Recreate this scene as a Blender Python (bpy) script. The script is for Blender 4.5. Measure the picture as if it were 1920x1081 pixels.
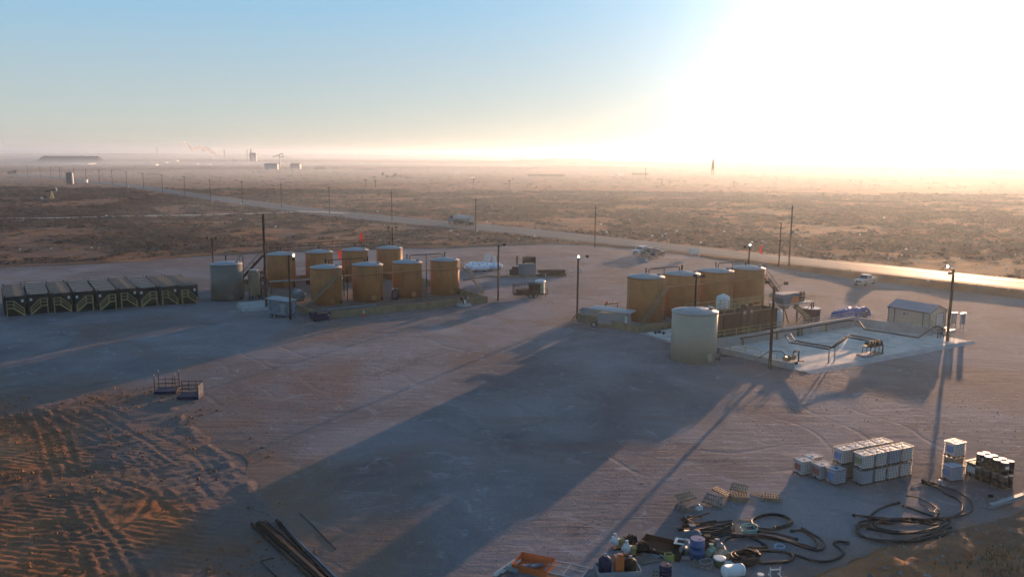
import bpy, math, random
import numpy as np
from mathutils import Vector, Matrix, geometry
R = math.radians
sc = bpy.context.scene
for o in list(bpy.data.objects):
    bpy.data.objects.remove(o)

# ---------------------------------------------------------------- camera
FPX, CAMH, CX, CY = 1580.0, 24.0, 960.0, 540.5          # photo pixels, metres
PITCH = math.atan((CY - 289.0) / FPX)
ROLL = 0.0075
_c, _s = math.cos(PITCH), math.sin(PITCH)
_r0, _u0, _f0 = Vector((1, 0, 0)), Vector((0, _s, _c)), Vector((0, _c, -_s))
_ra = _r0 * math.cos(ROLL) + _u0 * math.sin(ROLL)
_ua = -_r0 * math.sin(ROLL) + _u0 * math.cos(ROLL)
cam = bpy.data.cameras.new('camera')
cam.lens = FPX / 1920 * 36.0
cam.sensor_width = 36.0
cam.clip_start = 0.5
cam.clip_end = 60000
co = bpy.data.objects.new('camera', cam)
sc.collection.objects.link(co)
co.matrix_world = Matrix(((_ra.x, _ua.x, -_f0.x, 0), (_ra.y, _ua.y, -_f0.y, 0), (_ra.z, _ua.z, -_f0.z, CAMH), (0, 0, 0, 1)))
sc.camera = co

def at(px, py, z=0.0):
    """world point at height z seen at a photo pixel (the survey of where things stand)"""
    d = _f0 + _ra * ((px - CX) / FPX) + _ua * ((CY - py) / FPX)
    t = (z - CAMH) / d.z
    return Vector((d.x * t, d.y * t, z))

# ---------------------------------------------------------------- sun, sky, exposure
SUN_AZ, SUN_EL = R(28.2), R(4.4)                         # azimuth clockwise from +Y
SUN = Vector((math.sin(SUN_AZ) * math.cos(SUN_EL), math.cos(SUN_AZ) * math.cos(SUN_EL), math.sin(SUN_EL)))
sl = bpy.data.lights.new('sun', 'SUN')
sl.energy = 5.0
sl.angle = R(0.5)
sl.color = (1.0, 0.56, 0.30)
so = bpy.data.objects.new('sun', sl)
sc.collection.objects.link(so)
so.rotation_euler = (-SUN).to_track_quat('-Z', 'Y').to_euler()
so.location = (0, 0, 80)

w = bpy.data.worlds.new('World')
sc.world = w
w.use_nodes = True
nt = w.node_tree
N, L = nt.nodes, nt.links
bg = N['Background']
sky = N.new('ShaderNodeTexSky')
sky.sky_type = 'NISHITA'
sky.sun_disc = False
sky.sun_elevation = SUN_EL
sky.sun_rotation = SUN_AZ
sky.altitude = 900
sky.air_density = 1.0
sky.dust_density = 0.05
sky.ozone_density = 2.2
# the aureole of dusty air round the low sun
tc = N.new('ShaderNodeTexCoord')
dt = N.new('ShaderNodeVectorMath'); dt.operation = 'DOT_PRODUCT'
dt.inputs[1].default_value = SUN
L.new(tc.outputs['Generated'], dt.inputs[0])
ac = N.new('ShaderNodeMath'); ac.operation = 'ARCCOSINE'; ac.use_clamp = False
L.new(dt.outputs['Value'], ac.inputs[0])
def falloff(scale_deg, amp):
    a = N.new('ShaderNodeMath'); a.operation = 'MULTIPLY'; a.inputs[1].default_value = -1.0 / R(scale_deg)
    L.new(ac.outputs[0], a.inputs[0])
    e = N.new('ShaderNodeMath'); e.operation = 'EXPONENT'; L.new(a.outputs[0], e.inputs[0])
    m = N.new('ShaderNodeMath'); m.operation = 'MULTIPLY'; m.inputs[1].default_value = amp
    L.new(e.outputs[0], m.inputs[0]); return m
AUR = ((4.0, 140.0), (9.5, 14.0))
f1, f2 = falloff(*AUR[0]), falloff(*AUR[1])
ad = N.new('ShaderNodeMath'); ad.operation = 'ADD'; L.new(f1.outputs[0], ad.inputs[0]); L.new(f2.outputs[0], ad.inputs[1])
vs = N.new('ShaderNodeVectorMath'); vs.operation = 'SCALE'; vs.inputs[0].default_value = (1.0, 0.98, 0.88)
L.new(ad.outputs[0], vs.inputs['Scale'])
va = N.new('ShaderNodeVectorMath'); va.operation = 'ADD'
# pale dusty layer near the horizon, deeper blue overhead
sz = N.new('ShaderNodeSeparateXYZ'); L.new(tc.outputs['Generated'], sz.inputs[0])
cr = N.new('ShaderNodeValToRGB'); ce = cr.color_ramp.elements
SKYR = ((0.0, (.53, .52, .45)), (.03, (.51, .565, .535)), (.16, (.285, .525, .73)), (.45, (.145, .33, .57)), (1.0, (.08, .19, .35)))
ce[0].position, ce[0].color = SKYR[0][0], (*SKYR[0][1], 1)
ce[1].position, ce[1].color = SKYR[-1][0], (*SKYR[-1][1], 1)
for ps_, cl_ in SKYR[1:-1]:
    q_ = ce.new(ps_); q_.color = (*cl_, 1)
L.new(sz.outputs['Z'], cr.inputs[0])
vg = N.new('ShaderNodeVectorMath'); vg.operation = 'SCALE'; vg.inputs['Scale'].default_value = 12.3
L.new(cr.outputs[0], vg.inputs[0])
v0 = N.new('ShaderNodeVectorMath'); v0.operation = 'ADD'
vn_ = N.new('ShaderNodeVectorMath'); vn_.operation = 'SCALE'; vn_.inputs['Scale'].default_value = 0.15; L.new(sky.outputs[0], vn_.inputs[0])
L.new(vn_.outputs[0], v0.inputs[0]); L.new(vg.outputs[0], v0.inputs[1])
L.new(v0.outputs[0], va.inputs[0]); L.new(vs.outputs[0], va.inputs[1])
L.new(va.outputs[0], bg.inputs['Color'])
bg.inputs['Strength'].default_value = 0.05
sc.view_settings.view_transform = 'Standard'
sc.view_settings.look = 'None'
sc.view_settings.gamma = 1.0
sc.view_settings.use_curve_mapping = False
sc.view_settings.exposure = 0.70
sc.cycles.use_denoising = True
sc.cycles.max_bounces = 6
sc.cycles.diffuse_bounces = 3
sc.cycles.volume_bounces = 1
sc.cycles.use_light_tree = False

# ---------------------------------------------------------------- helpers
rnd = random.Random(7)
C = sc.collection.objects

class B:
    """collects shapes, then links them as ONE mesh object"""
    def __init__(s): s.v, s.f, s.sm = [], [], []
    def add(s, vs, fs, smooth=False):
        n = len(s.v); s.v += [tuple(v) for v in vs]
        s.f += [tuple(i + n for i in f) for f in fs]; s.sm += [smooth] * len(fs); return s
    def box(s, x, y, z, sx, sy, sz, rz=0.0, ry=0.0, rx=0.0):
        """centre x,y ; z = bottom"""
        M = Matrix.Translation((x, y, z + sz / 2)) @ Matrix.Rotation(rz, 4, 'Z') @ Matrix.Rotation(ry, 4, 'Y') @ Matrix.Rotation(rx, 4, 'X')
        vs = [M @ Vector((a * sx / 2, b * sy / 2, c * sz / 2)) for c in (-1, 1) for b in (-1, 1) for a in (-1, 1)]
        return s.add(vs, [(0, 2, 3, 1), (4, 5, 7, 6), (0, 1, 5, 4), (2, 6, 7, 3), (0, 4, 6, 2), (1, 3, 7, 5)])
    def beam(s, p, q, wd=.06, ht=None):
        p, q = Vector(p), Vector(q); ht = ht or wd
        d = (q - p).normalized(); up = Vector((0, 0, 1)) if abs(d.z) < .95 else Vector((0, 1, 0))
        a = d.cross(up).normalized(); b = a.cross(d).normalized()
        vs = [c + a * i * wd / 2 + b * j * ht / 2 for c in (p, q) for j in (-1, 1) for i in (-1, 1)]
        return s.add(vs, [(0, 2, 3, 1), (4, 5, 7, 6), (0, 1, 5, 4), (2, 6, 7, 3), (0, 4, 6, 2), (1, 3, 7, 5)])
    def cyl(s, p, q, r, r2=None, n=10, caps=True):
        p, q = Vector(p), Vector(q); r2 = r if r2 is None else r2
        d = (q - p).normalized(); up = Vector((0, 0, 1)) if abs(d.z) < .95 else Vector((0, 1, 0))
        a = d.cross(up).normalized(); b = a.cross(d).normalized()
        vs = [c + (a * math.cos(2 * math.pi * i / n) + b * math.sin(2 * math.pi * i / n)) * rr for c, rr in ((p, r), (q, r2)) for i in range(n)]
        s.add(vs, [(i, n + i, n + (i + 1) % n, (i + 1) % n)[::-1] for i in range(n)], True)
        if caps:
            k = len(s.v) - 2 * n
            s.f += [tuple(k + i for i in range(n)), tuple(k + n + i for i in range(n))[::-1]]; s.sm += [False, False]
        return s
    def tube(s, pts, r, n=6, closed=False):
        pts = [Vector(p) for p in pts]; m = len(pts); vs = []
        for i, p in enumerate(pts):
            a = pts[i - 1] if (i or closed) else p; b = pts[(i + 1) % m] if (i < m - 1 or closed) else p
            d = (b - a); d = d.normalized() if d.length > 1e-9 else Vector((1, 0, 0))
            up = Vector((0, 0, 1)) if abs(d.z) < .93 else Vector((0, 1, 0))
            u = d.cross(up).normalized(); v = u.cross(d).normalized()
            vs += [p + (u * math.cos(2 * math.pi * k / n) + v * math.sin(2 * math.pi * k / n)) * r for k in range(n)]
        fs = []
        for i in range(m if closed else m - 1):
            for k in range(n):
                j = (i + 1) % m
                fs.append((i * n + k, i * n + (k + 1) % n, j * n + (k + 1) % n, j * n + k))
        s.add(vs, fs, True)
        if not closed:
            k = len(s.v) - len(vs)
            s.f += [tuple(k + i for i in range(n))[::-1], tuple(k + (m - 1) * n + i for i in range(n))]; s.sm += [False, False]
        return s
    def lathe(s, x, y, prof, n=32, z=0, smooth=True):
        vs = [(x + r * math.cos(2 * math.pi * i / n), y + r * math.sin(2 * math.pi * i / n), z + zz) for r, zz in prof for i in range(n)]
        m = len(prof)
        fs = [(j * n + i, j * n + (i + 1) % n, (j + 1) * n + (i + 1) % n, (j + 1) * n + i) for j in range(m - 1) for i in range(n)]
        s.add(vs, fs, smooth)
        k = len(s.v) - len(vs)
        s.f += [tuple(k + i for i in range(n))[::-1], tuple(k + (m - 1) * n + i for i in range(n))]; s.sm += [False, False]
        return s
    def prism(s, pts, z0, z1, z0s=None):
        n = len(pts)
        vs = [(p[0], p[1], z0) for p in pts] + [(p[0], p[1], z1) for p in pts]
        return s.add(vs, [tuple(range(n))[::-1], tuple(range(n, 2 * n))] + [(i, (i + 1) % n, n + (i + 1) % n, n + i) for i in range(n)])
    def side(s, prof, y0, y1, inset=0.0, zin=1e9):
        """profile in x,z pushed from y0 to y1; points above zin are drawn inwards (tumblehome)"""
        n = len(prof)
        vs = [(p[0], y0 + (inset if p[1] > zin else 0), p[1]) for p in prof] + [(p[0], y1 - (inset if p[1] > zin else 0), p[1]) for p in prof]
        return s.add(vs, [tuple(range(n)), tuple(range(n, 2 * n))[::-1]] + [(i, n + i, n + (i + 1) % n, (i + 1) % n) for i in range(n)])
    def ball(s, x, y, z, rx, ry=None, rz=None, n=12, m=7):
        ry = ry or rx; rz = rz or rx
        vs = [(x, y, z - rz)] + [(x + rx * math.sin(math.pi * j / m) * math.cos(2 * math.pi * i / n), y + ry * math.sin(math.pi * j / m) * math.sin(2 * math.pi * i / n), z - rz * math.cos(math.pi * j / m)) for j in range(1, m) for i in range(n)] + [(x, y, z + rz)]
        fs = [(0, 1 + (i + 1) % n, 1 + i) for i in range(n)]
        fs += [(1 + j * n + i, 1 + j * n + (i + 1) % n, 1 + (j + 1) * n + (i + 1) % n, 1 + (j + 1) * n + i) for j in range(m - 2) for i in range(n)]
        fs += [(1 + (m - 2) * n + i, 1 + (m - 2) * n + (i + 1) % n, 1 + (m - 1) * n) for i in range(n)]
        return s.add(vs, fs, True)
    def obj(s, name, mat, parent=None, label=None, loc=None, rz=0):
        me = bpy.data.meshes.new(name)
        me.from_pydata(s.v, [], s.f)
        me.polygons.foreach_set('use_smooth', s.sm)
        me.materials.append(mat); me.update()
        o = bpy.data.objects.new(name, me); C.link(o)
        if parent: o.parent = parent
        if loc is not None: o.location = loc
        if rz: o.rotation_euler.z = rz
        if label: o['label'] = label
        return o

def tag(o, label, cat, group=None, kind=None):
    o['label'] = label
    if cat: o['category'] = cat
    if group: o['group'] = group
    if kind: o['kind'] = kind
    return o
def thing(name, label, cat, loc=(0, 0, 0), rz=0.0, group=None):
    o = bpy.data.objects.new(name, None); C.link(o)
    o.empty_display_size = .3
    o.location = loc; o.rotation_euler = (0, 0, rz)
    return tag(o, label, cat, group)
def struct(o, label=None):
    o['kind'] = 'structure'
    if label: o['label'] = label
    return o
def kids(o): return KIDS.get(o.name, [])
def dup(root, loc, rz=0.0, label=None):
    """a copy of a thing with copies of its parts and sub-parts"""
    r = root.copy(); C.link(r); r.location = loc; r.rotation_euler = (0, 0, rz)
    if label: r['label'] = label
    for ch in CH[root.name]:
        c = ch.copy(); C.link(c); c.parent = r
        for g in CH.get(ch.name, []):
            d = g.copy(); C.link(d); d.parent = c
    return r
CH = {}
def remember(root):
    for o in [root] + list(root.children):
        CH[o.name] = list(o.children)
def smoothpath(pts, k=6, closed=False):
    """Catmull-Rom through the points"""
    P = [Vector(p) for p in pts]; n = len(P); out = []
    for i in range(n if closed else n - 1):
        if closed: a, b, c, d = P[i - 1], P[i], P[(i + 1) % n], P[(i + 2) % n]
        else: a, b, c, d = P[max(i - 1, 0)], P[i], P[i + 1], P[min(i + 2, n - 1)]
        for j in range(k):
            t = j / k
            out.append(.5 * ((2 * b) + (c - a) * t + (2 * a - 5 * b + 4 * c - d) * t * t + (3 * b - a - 3 * c + d) * t ** 3))
    if not closed: out.append(P[-1])
    return out
def heading(p, q): return math.atan2(q[1] - p[1], q[0] - p[0])

# ---- numpy noise
def _h(ix, iy, s):
    n = (ix.astype(np.int64) * 374761393 + iy.astype(np.int64) * 668265263 + s * 982451653) & 0xffffffff
    n = ((n ^ (n >> 13)) * 1274126177) & 0xffffffff
    return ((n ^ (n >> 16)) & 0xffff) / 65535.0
def vn(x, y, s=0):
    ix, iy = np.floor(x), np.floor(y); fx, fy = x - ix, y - iy
    fx, fy = fx * fx * (3 - 2 * fx), fy * fy * (3 - 2 * fy)
    a, b, c, d = _h(ix, iy, s), _h(ix + 1, iy, s), _h(ix, iy + 1, s), _h(ix + 1, iy + 1, s)
    return (a * (1 - fx) + b * fx) * (1 - fy) + (c * (1 - fx) + d * fx) * fy
def fbm(x, y, o=4, s=0):
    r, a, t = 0, .5, 0
    for i in range(o):
        r = r + a * vn(x * 2 ** i + 17.3 * i, y * 2 ** i - 9.1 * i, s + i); t += a; a *= .5
    return r / t
def sst(a, b, x):
    t = np.clip((x - a) / (b - a), 0, 1); return t * t * (3 - 2 * t)

# ---------------------------------------------------------------- materials
def mat(name, col, rough=.7, metal=0.0, var=.25, vscale=1.5, bump=0.0, bscale=8.0, dirt=None, dirt_amt=.0, spec=.5, streak=None, transl=0, emit=None, coord='Object', detail=4.0, alpha=1, wave=None):
    m = bpy.data.materials.new(name); m.use_nodes = True
    t = m.node_tree; n, l = t.nodes, t.links
    p = n['Principled BSDF']
    p.inputs['Roughness'].default_value = rough
    p.inputs['Metallic'].default_value = metal
    p.inputs['Specular IOR Level'].default_value = spec
    c = n.new('ShaderNodeTexCoord')
    nz = n.new('ShaderNodeTexNoise'); nz.inputs['Scale'].default_value = vscale; nz.inputs['Detail'].default_value = detail; nz.inputs['Roughness'].default_value = .6
    l.new(c.outputs[coord], nz.inputs['Vector'])
    mr = n.new('ShaderNodeMapRange'); mr.inputs[1].default_value = .3; mr.inputs[2].default_value = .7
    mr.inputs[3].default_value = 1 - var; mr.inputs[4].default_value = 1 + var
    l.new(nz.outputs['Fac'], mr.inputs[0])
    sv = n.new('ShaderNodeVectorMath'); sv.operation = 'SCALE'; sv.inputs[0].default_value = col[:3]
    l.new(mr.outputs[0], sv.inputs['Scale'])
    out = sv.outputs[0]
    if dirt:
        nd = n.new('ShaderNodeTexNoise'); nd.inputs['Scale'].default_value = vscale * 1.7; nd.inputs['Detail'].default_value = 6
        mp = n.new('ShaderNodeMapping')
        if streak: mp.inputs['Scale'].default_value = streak
        l.new(c.outputs[coord], mp.inputs[0]); l.new(mp.outputs[0], nd.inputs['Vector'])
        r2 = n.new('ShaderNodeMapRange'); r2.inputs[1].default_value = .48; r2.inputs[2].default_value = .68; r2.inputs[3].default_value = 0; r2.inputs[4].default_value = dirt_amt
        l.new(nd.outputs['Fac'], r2.inputs[0])
        mx = n.new('ShaderNodeMix'); mx.data_type = 'RGBA'
        l.new(r2.outputs[0], mx.inputs['Factor']); l.new(out, mx.inputs[6]); mx.inputs[7].default_value = (*dirt[:3], 1)
        out = mx.outputs[2]
    l.new(out, p.inputs['Base Color'])
    if bump:
        nb = n.new('ShaderNodeTexNoise'); nb.inputs['Scale'].default_value = bscale; nb.inputs['Detail'].default_value = 4
        l.new(c.outputs[coord], nb.inputs['Vector'])
        bp = n.new('ShaderNodeBump'); bp.inputs['Strength'].default_value = 1.0; bp.inputs['Distance'].default_value = bump
        l.new(nb.outputs['Fac'], bp.inputs['Height']); l.new(bp.outputs[0], p.inputs['Normal'])
    if emit:
        p.inputs['Emission Color'].default_value = (*emit[:3], 1); p.inputs['Emission Strength'].default_value = emit[3]
    if transl:
        tr = n.new('ShaderNodeBsdfTranslucent'); l.new(out, tr.inputs['Color'])
        ms = n.new('ShaderNodeMixShader'); ms.inputs[0].default_value = transl
        l.new(p.outputs[0], ms.inputs[1]); l.new(tr.outputs[0], ms.inputs[2]); l.new(ms.outputs[0], n['Material Output'].inputs['Surface'])
    return m

M = {}
M['tan'] = mat('tan_tank_paint', (.38, .14, .036), .65, var=.09, vscale=.5, spec=.3, dirt=(.17, .07, .025), dirt_amt=.35, streak=(1.2, 1.2, .35))
M['sage'] = mat('sage_tank_paint', (.34, .315, .24), .55, var=.04, vscale=.4, dirt=(.26, .23, .17), dirt_amt=.3, streak=(1.0, 1.0, .5))
M['green_tank'] = mat('dark_sage_tank_paint', (.135, .125, .10), .6, var=.06, vscale=.4, dirt=(.10, .09, .07), dirt_amt=.3, streak=(1.0, 1.0, .5))
M['roofpaint'] = mat('tank_roof_paint', (.30, .315, .33), .6, var=.12, vscale=.8, dirt=(.2, .17, .14), dirt_amt=.4)
M['black'] = mat('black_steel', (.014, .013, .012), .65, var=.3, spec=.2)
M['pole'] = mat('dark_wood_pole', (.045, .028, .02), .9, var=.3, vscale=3, spec=.15)
M['rust'] = mat('rusty_steel', (.055, .028, .018), .7, .1, var=.35, vscale=2.5, dirt=(.13, .055, .025), dirt_amt=.6, spec=.3)
M['dkpipe'] = mat('dark_pipe_steel', (.03, .022, .018), .6, .1, var=.3, spec=.3)
M['concrete'] = mat('concrete', (.33, .31, .30), .85, var=.12, vscale=.6, dirt=(.22, .18, .15), dirt_amt=.5, bump=.01, bscale=12)
M['slab'] = mat('slab_concrete', (.50, .47, .43), .75, var=.16, vscale=.35, dirt=(.26, .2, .16), dirt_amt=.6, bump=.008, bscale=3)
M['tanwall'] = mat('tan_steel_wall', (.22, .165, .09), .7, var=.14, vscale=.8, dirt=(.12, .07, .045), dirt_amt=.5, streak=(1, 1, .4))
M['yellow'] = mat('faded_yellow_rail', (.33, .26, .10), .6, var=.15)
M['white'] = mat('white_paint', (.58, .58, .57), .45, var=.06, dirt=(.4, .34, .28), dirt_amt=.35)
M['lightgrey'] = mat('light_grey_steel', (.27, .285, .30), .55, .1, var=.12, dirt=(.25, .2, .16), dirt_amt=.4)
M['galv'] = mat('galvanised_steel', (.34, .35, .36), .45, .6, var=.15, vscale=4)
M['bluegrey'] = mat('blue_grey_paint', (.12, .16, .20), .6, var=.12, spec=.3, dirt=(.13, .10, .075), dirt_amt=.4)
M['blue'] = mat('blue_paint', (.035, .11, .30), .45, var=.15, dirt=(.16, .12, .1), dirt_amt=.3)
M['navy'] = mat('navy_paint', (.010, .018, .06), .65, var=.2, dirt=(.05, .04, .035), dirt_amt=.3, spec=.2)
M['orange'] = mat('orange_paint', (.62, .14, .03), .5, var=.15, dirt=(.25, .1, .05), dirt_amt=.4)
M['flag'] = mat('orange_cloth', (.85, .09, .03), .8, var=.1, transl=.4)
M['darkbox'] = mat('dark_green_steel', (.012, .014, .011), .7, var=.3, vscale=1, dirt=(.035, .03, .022), dirt_amt=.4, spec=.3)
M['brownbox'] = mat('brown_steel', (.030, .018, .012), .8, spec=.2, var=.15, dirt=(.03, .018, .015), dirt_amt=.4, streak=(1, 1, .2))
M['tyre'] = mat('tyre_rubber', (.02, .02, .02), .85, var=.2, dirt=(.1, .08, .06), dirt_amt=.4)
M['glass'] = mat('dark_glass', (.02, .025, .03), .08, var=.05)
M['wood'] = mat('weathered_pallet_wood', (.30, .19, .115), .85, var=.3, vscale=3)
M['greywood'] = mat('grey_pallet_wood', (.19, .16, .14), .85, var=.3, vscale=3)
M['hose'] = mat('black_rubber_hose', (.014, .012, .011), .55, var=.3, vscale=3, spec=.3)
M['plastic'] = mat('translucent_white_plastic', (.84, .83, .82), .5, var=.08, vscale=1.3, dirt=(.55, .50, .45), dirt_amt=.4, transl=.2)
M['plasticblue'] = mat('bluish_white_plastic', (.45, .54, .68), .4, var=.12, vscale=1.3, transl=.2)
M['cage'] = mat('cage_tubes', (.22, .22, .22), .5, .3, var=.1)
M['amber'] = mat('amber_liquid_plastic', (.34, .26, .15), .4, var=.15, transl=.2)
M['blackplastic'] = mat('black_drum_plastic', (.016, .013, .012), .5, var=.2, spec=.3)
M['lamp'] = mat('lamp_glass', (.9, .9, .9), .2, emit=(1, .95, .85, 9.0))
M['tarp'] = mat('blue_tarpaulin', (.03, .07, .26), .5, var=.35, vscale=3, dirt=(.22, .26, .34), dirt_amt=.7, spec=.3)
M['greenplastic'] = mat('pale_green_plastic', (.24, .38, .30), .5, var=.08)
M['cream'] = mat('cream_metal_siding', (.46, .40, .33), .5, var=.06, wave=1)
M['shedroof'] = mat('shed_roof_metal', (.22, .23, .27), .4, .3, var=.08)
M['brown_trim'] = mat('dark_brown_trim', (.10, .07, .06), .5, var=.1)
# ---------------------------------------------------------------- the ground
road_far = [at(*p) for p in ((20, 326), (110, 332), (180, 340), (250, 346.5), (360, 361.5), (480, 377.5), (620, 394.5), (800, 412), (960, 426.2), (1120, 443.5), (1280, 461), (1440, 479.5), (1640, 497), (1850, 518.5), (2060, 540), (2300, 566), (2600, 600))]
road_near = [at(*p) for p in ((20, 328.5), (110, 335.5), (180, 345), (250, 353), (360, 371), (480, 389.5), (620, 407.5), (800, 425.5), (960, 440.5), (1120, 458), (1280, 474.5), (1440, 492), (1640, 515.5), (1850, 539), (2060, 563), (2300, 592), (2600, 630))]
RF = np.array([(p.x, p.y) for p in road_far]); RN = np.array([(p.x, p.y) for p in road_near])
RM = (RF + RN) / 2
def dist_poly(x, y, P):
    d = np.full(x.shape, 1e9)
    for a, b in zip(P[:-1], P[1:]):
        ab = b - a; t = np.clip(((x - a[0]) * ab[0] + (y - a[1]) * ab[1]) / (ab @ ab), 0, 1)
        d = np.minimum(d, np.hypot(x - a[0] - t * ab[0], y - a[1] - t * ab[1]))
    return d
def inside(x, y, P):
    c = np.zeros(x.shape, bool); n = len(P)
    for i in range(n):
        x1, y1 = P[i]; x2, y2 = P[(i + 1) % n]
        if y1 == y2: continue
        c ^= ((y1 > y) != (y2 > y)) & (x < (x2 - x1) * (y - y1) / (y2 - y1) + x1)
    return c
def px(*ps): return np.array([(at(*p).x, at(*p).y) for p in ps])
PADFAR = px((-220, 520), (0, 500), (120, 495), (240, 490), (370, 479), (480, 474), (620, 469), (760, 464), (860, 463), (960, 458), (1040, 455.5), (1085, 457.5))
PADROAD = px((1085, 457.5), (1180, 466.5), (1300, 479), (1440, 496.5), (1640, 524), (1850, 549), (2060, 574), (2300, 606))
PADLEFT = px((640, 1240), (575, 1081), (520, 1000), (478, 930), (440, 880), (400, 845), (355, 805), (318, 765), (280, 742), (200, 738), (100, 742), (0, 745), (-120, 748))
PADRIGHT = px((2300, 900), (2100, 925), (1920, 962), (1800, 990), (1690, 1022), (1580, 1060), (1500, 1100), (1400, 1240))
PAD = np.vstack([PADFAR, PADROAD[1:], PADRIGHT, PADLEFT])
DIRTMASK = np.vstack([px((-260, 760), (0, 745), (150, 738), (280, 742)), px((318, 765), (355, 805), (400, 845), (440, 880), (478, 930), (520, 1000), (575, 1081), (640, 1240)), [(-70., 20.)]])

TRK = [  # wheel ruts in the loose soil, photo pixels
 [(40, 770), (90, 830), (110, 900), (130, 960), (165, 1010), (200, 1090)],
 [(80, 770), (105, 820), (125, 900), (150, 960), (200, 1020), (240, 1090)],
 [(60, 760), (150, 800), (260, 850), (330, 900), (400, 960), (430, 1090)],
 [(0, 860), (90, 875), (170, 900), (260, 930), (330, 990)],
 [(0, 1015), (80, 1010), (190, 1000), (300, 990)],
 [(150, 745), (230, 790), (300, 830), (380, 890), (440, 960)],
 [(100, 745), (170, 800), (270, 870), (360, 950), (400, 1000)],
 [(260, 760), (300, 800), (380, 850), (440, 920), (470, 990)],
 [(180, 1000), (240, 960), (260, 910), (240, 870)]]
def height(x, y):
    x = np.asarray(x, float); y = np.asarray(y, float)
    z = np.full(x.shape, -0.03)
    inpad = inside(x, y, PAD)
    # loose soil bottom left
    near = (x < 5) & (y < 104) & (y > 20)
    m = np.zeros(x.shape)
    dm = dist_poly(x, y, DIRTMASK[:-1]); ins = inside(x, y, DIRTMASK)
    m = sst(-3.0, 6.0, np.where(ins, dm, -dm)) * near
    u = x * .80 + y * .60; v = -x * .60 + y * .80
    wx = 2.2 * (fbm(x * .11, y * .11, 3, 3) - .5); wy = 2.2 * (fbm(x * .11, y * .11, 3, 9) - .5)
    rdg = 1 - np.abs(2 * fbm((u + wx * 3) * .16, (v + wy * 3) * .62, 4, 11) - 1)
    rdg2 = 1 - np.abs(2 * fbm((v + wx * 2) * .35, (u + wy * 3) * 1.1, 3, 31) - 1)
    u3 = x * .45 + y * .89; v3 = -x * .89 + y * .45
    d = .75 * (fbm(x * .10, y * .10, 3, 5) - .5) + .07 * (rdg ** 3 - .4) + .05 * (rdg2 ** 3 - .4) + .42 * (fbm(u * .22, v * .9, 4, 47) - .5) * sst(.35, .65, fbm(x * .09, y * .09, 2, 48)) + .34 * (fbm(u3 * .16, v3 * 1.1, 4, 49) - .5) * sst(.35, .65, fbm(x * .08 + 5, y * .08, 2, 50)) + .22 * (fbm(x * .55, y * .7, 4, 52) - .5) + .07 * ((1 - np.abs(2 * fbm(x * .9 + 2 * wx, y * 1.2, 4, 53) - 1)) ** 5 - .15) + .035 * (fbm(x * 3.1, y * 3.1, 2, 54) - .5) + .10 * (fbm(x * 1.1, y * 1.1, 4, 41) - .5) + .05 * (fbm(u * .8, v * 4.5, 3, 45) - .5)
    for i, tr in enumerate(TRK):
        P = px(*tr); P = np.array([(p.x, p.y) for p in smoothpath([(a, b, 0) for a, b in P], 5)])
        for off in (-.9, .9):
            Q = P + np.array([off, 0]) if abs(P[-1][0] - P[0][0]) < abs(P[-1][1] - P[0][1]) else P + np.array([0, off])
            sel = near & ins
            dd = np.full(x.shape, 9.)
            dd[sel] = dist_poly(x[sel], y[sel], Q)
            am = .75 * sst(.35, .7, fbm(x * .22, y * .22, 2, 60 + i)); d = d + am * (-.12 * np.exp(-(dd / .22) ** 2) + .09 * np.exp(-((dd - .42) / .18) ** 2))
    cor = np.sin((y * 1.0 + .22 * x) * 2 * math.pi / .62) * .022 * sst(.45, .6, fbm(x * .12, y * .12, 2, 51))
    z = z + m * (.52 * d + .05 + cor)
    # lumpy crest along the pad's broken edge
    e = np.where(near, np.exp(-(dist_poly(x, y, PADLEFT[1:10]) / .55) ** 2), 0)
    z = z + e * (.02 + .22 * np.clip(fbm(x * .9, y * .9, 3, 61) - .42, 0, 1) * 2)
    # bank and spoil at the bottom right
    db = dist_poly(x, y, PADRIGHT)
    nr = (x > 5) & (y < 72)
    k = np.where(nr, 1.0, 0.0)
    out = ~inpad
    z = z + k * np.where(out, np.exp(-((db - 1.6) / 1.2) ** 2) * (.22 + .9 * (fbm(x * .5, y * .5, 4, 71) - .5)), 0)
    z = z + k * np.where(out, sst(2, 4, db) * (.20 * (fbm(x * .5, y * .5, 4, 75) - .5) + .04) + sst(.5, 1.5, db) * .16 * (fbm(x * 2.2, y * 2.2, 3, 77) - .5), 0)
    # low windrow along the far edge of the pad and between pad and road
    dw = dist_poly(x, y, PADFAR); dr = dist_poly(x, y, PADROAD)
    nz = fbm(x * .12, y * .12, 3, 81)
    z = z + .42 * np.exp(-((dw - .2) / 1.3) ** 2) * (.6 + .8 * nz) * ((y > 90))
    sx = sst(44, 64, x)
    z = z + np.exp(-(dr / 1.6) ** 2) * (.05 + .95 * sx) * (.55 + .9 * nz) * (y > 80)
    # road bed and the dunes of the scrub
    dm2 = dist_poly(x, y, RM)
    hw = 4.6
    z = z + .35 * (1 - sst(hw + 2, hw + 6, dm2)) * (y > 80)
    far = (y > 90) & ~inpad
    z = z + np.where(far, sst(12, 30, dm2) * np.minimum(sst(2, 15, dw), 1) * (.5 * (fbm(x * .05, y * .05, 3, 91) - .5) + .12 * (fbm(x * .22, y * .22, 3, 95) - .5)), 0)
    return np.where(inpad & ~(near & (m > 0)) & (z < .12), np.minimum(z, -.03), z)

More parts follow.
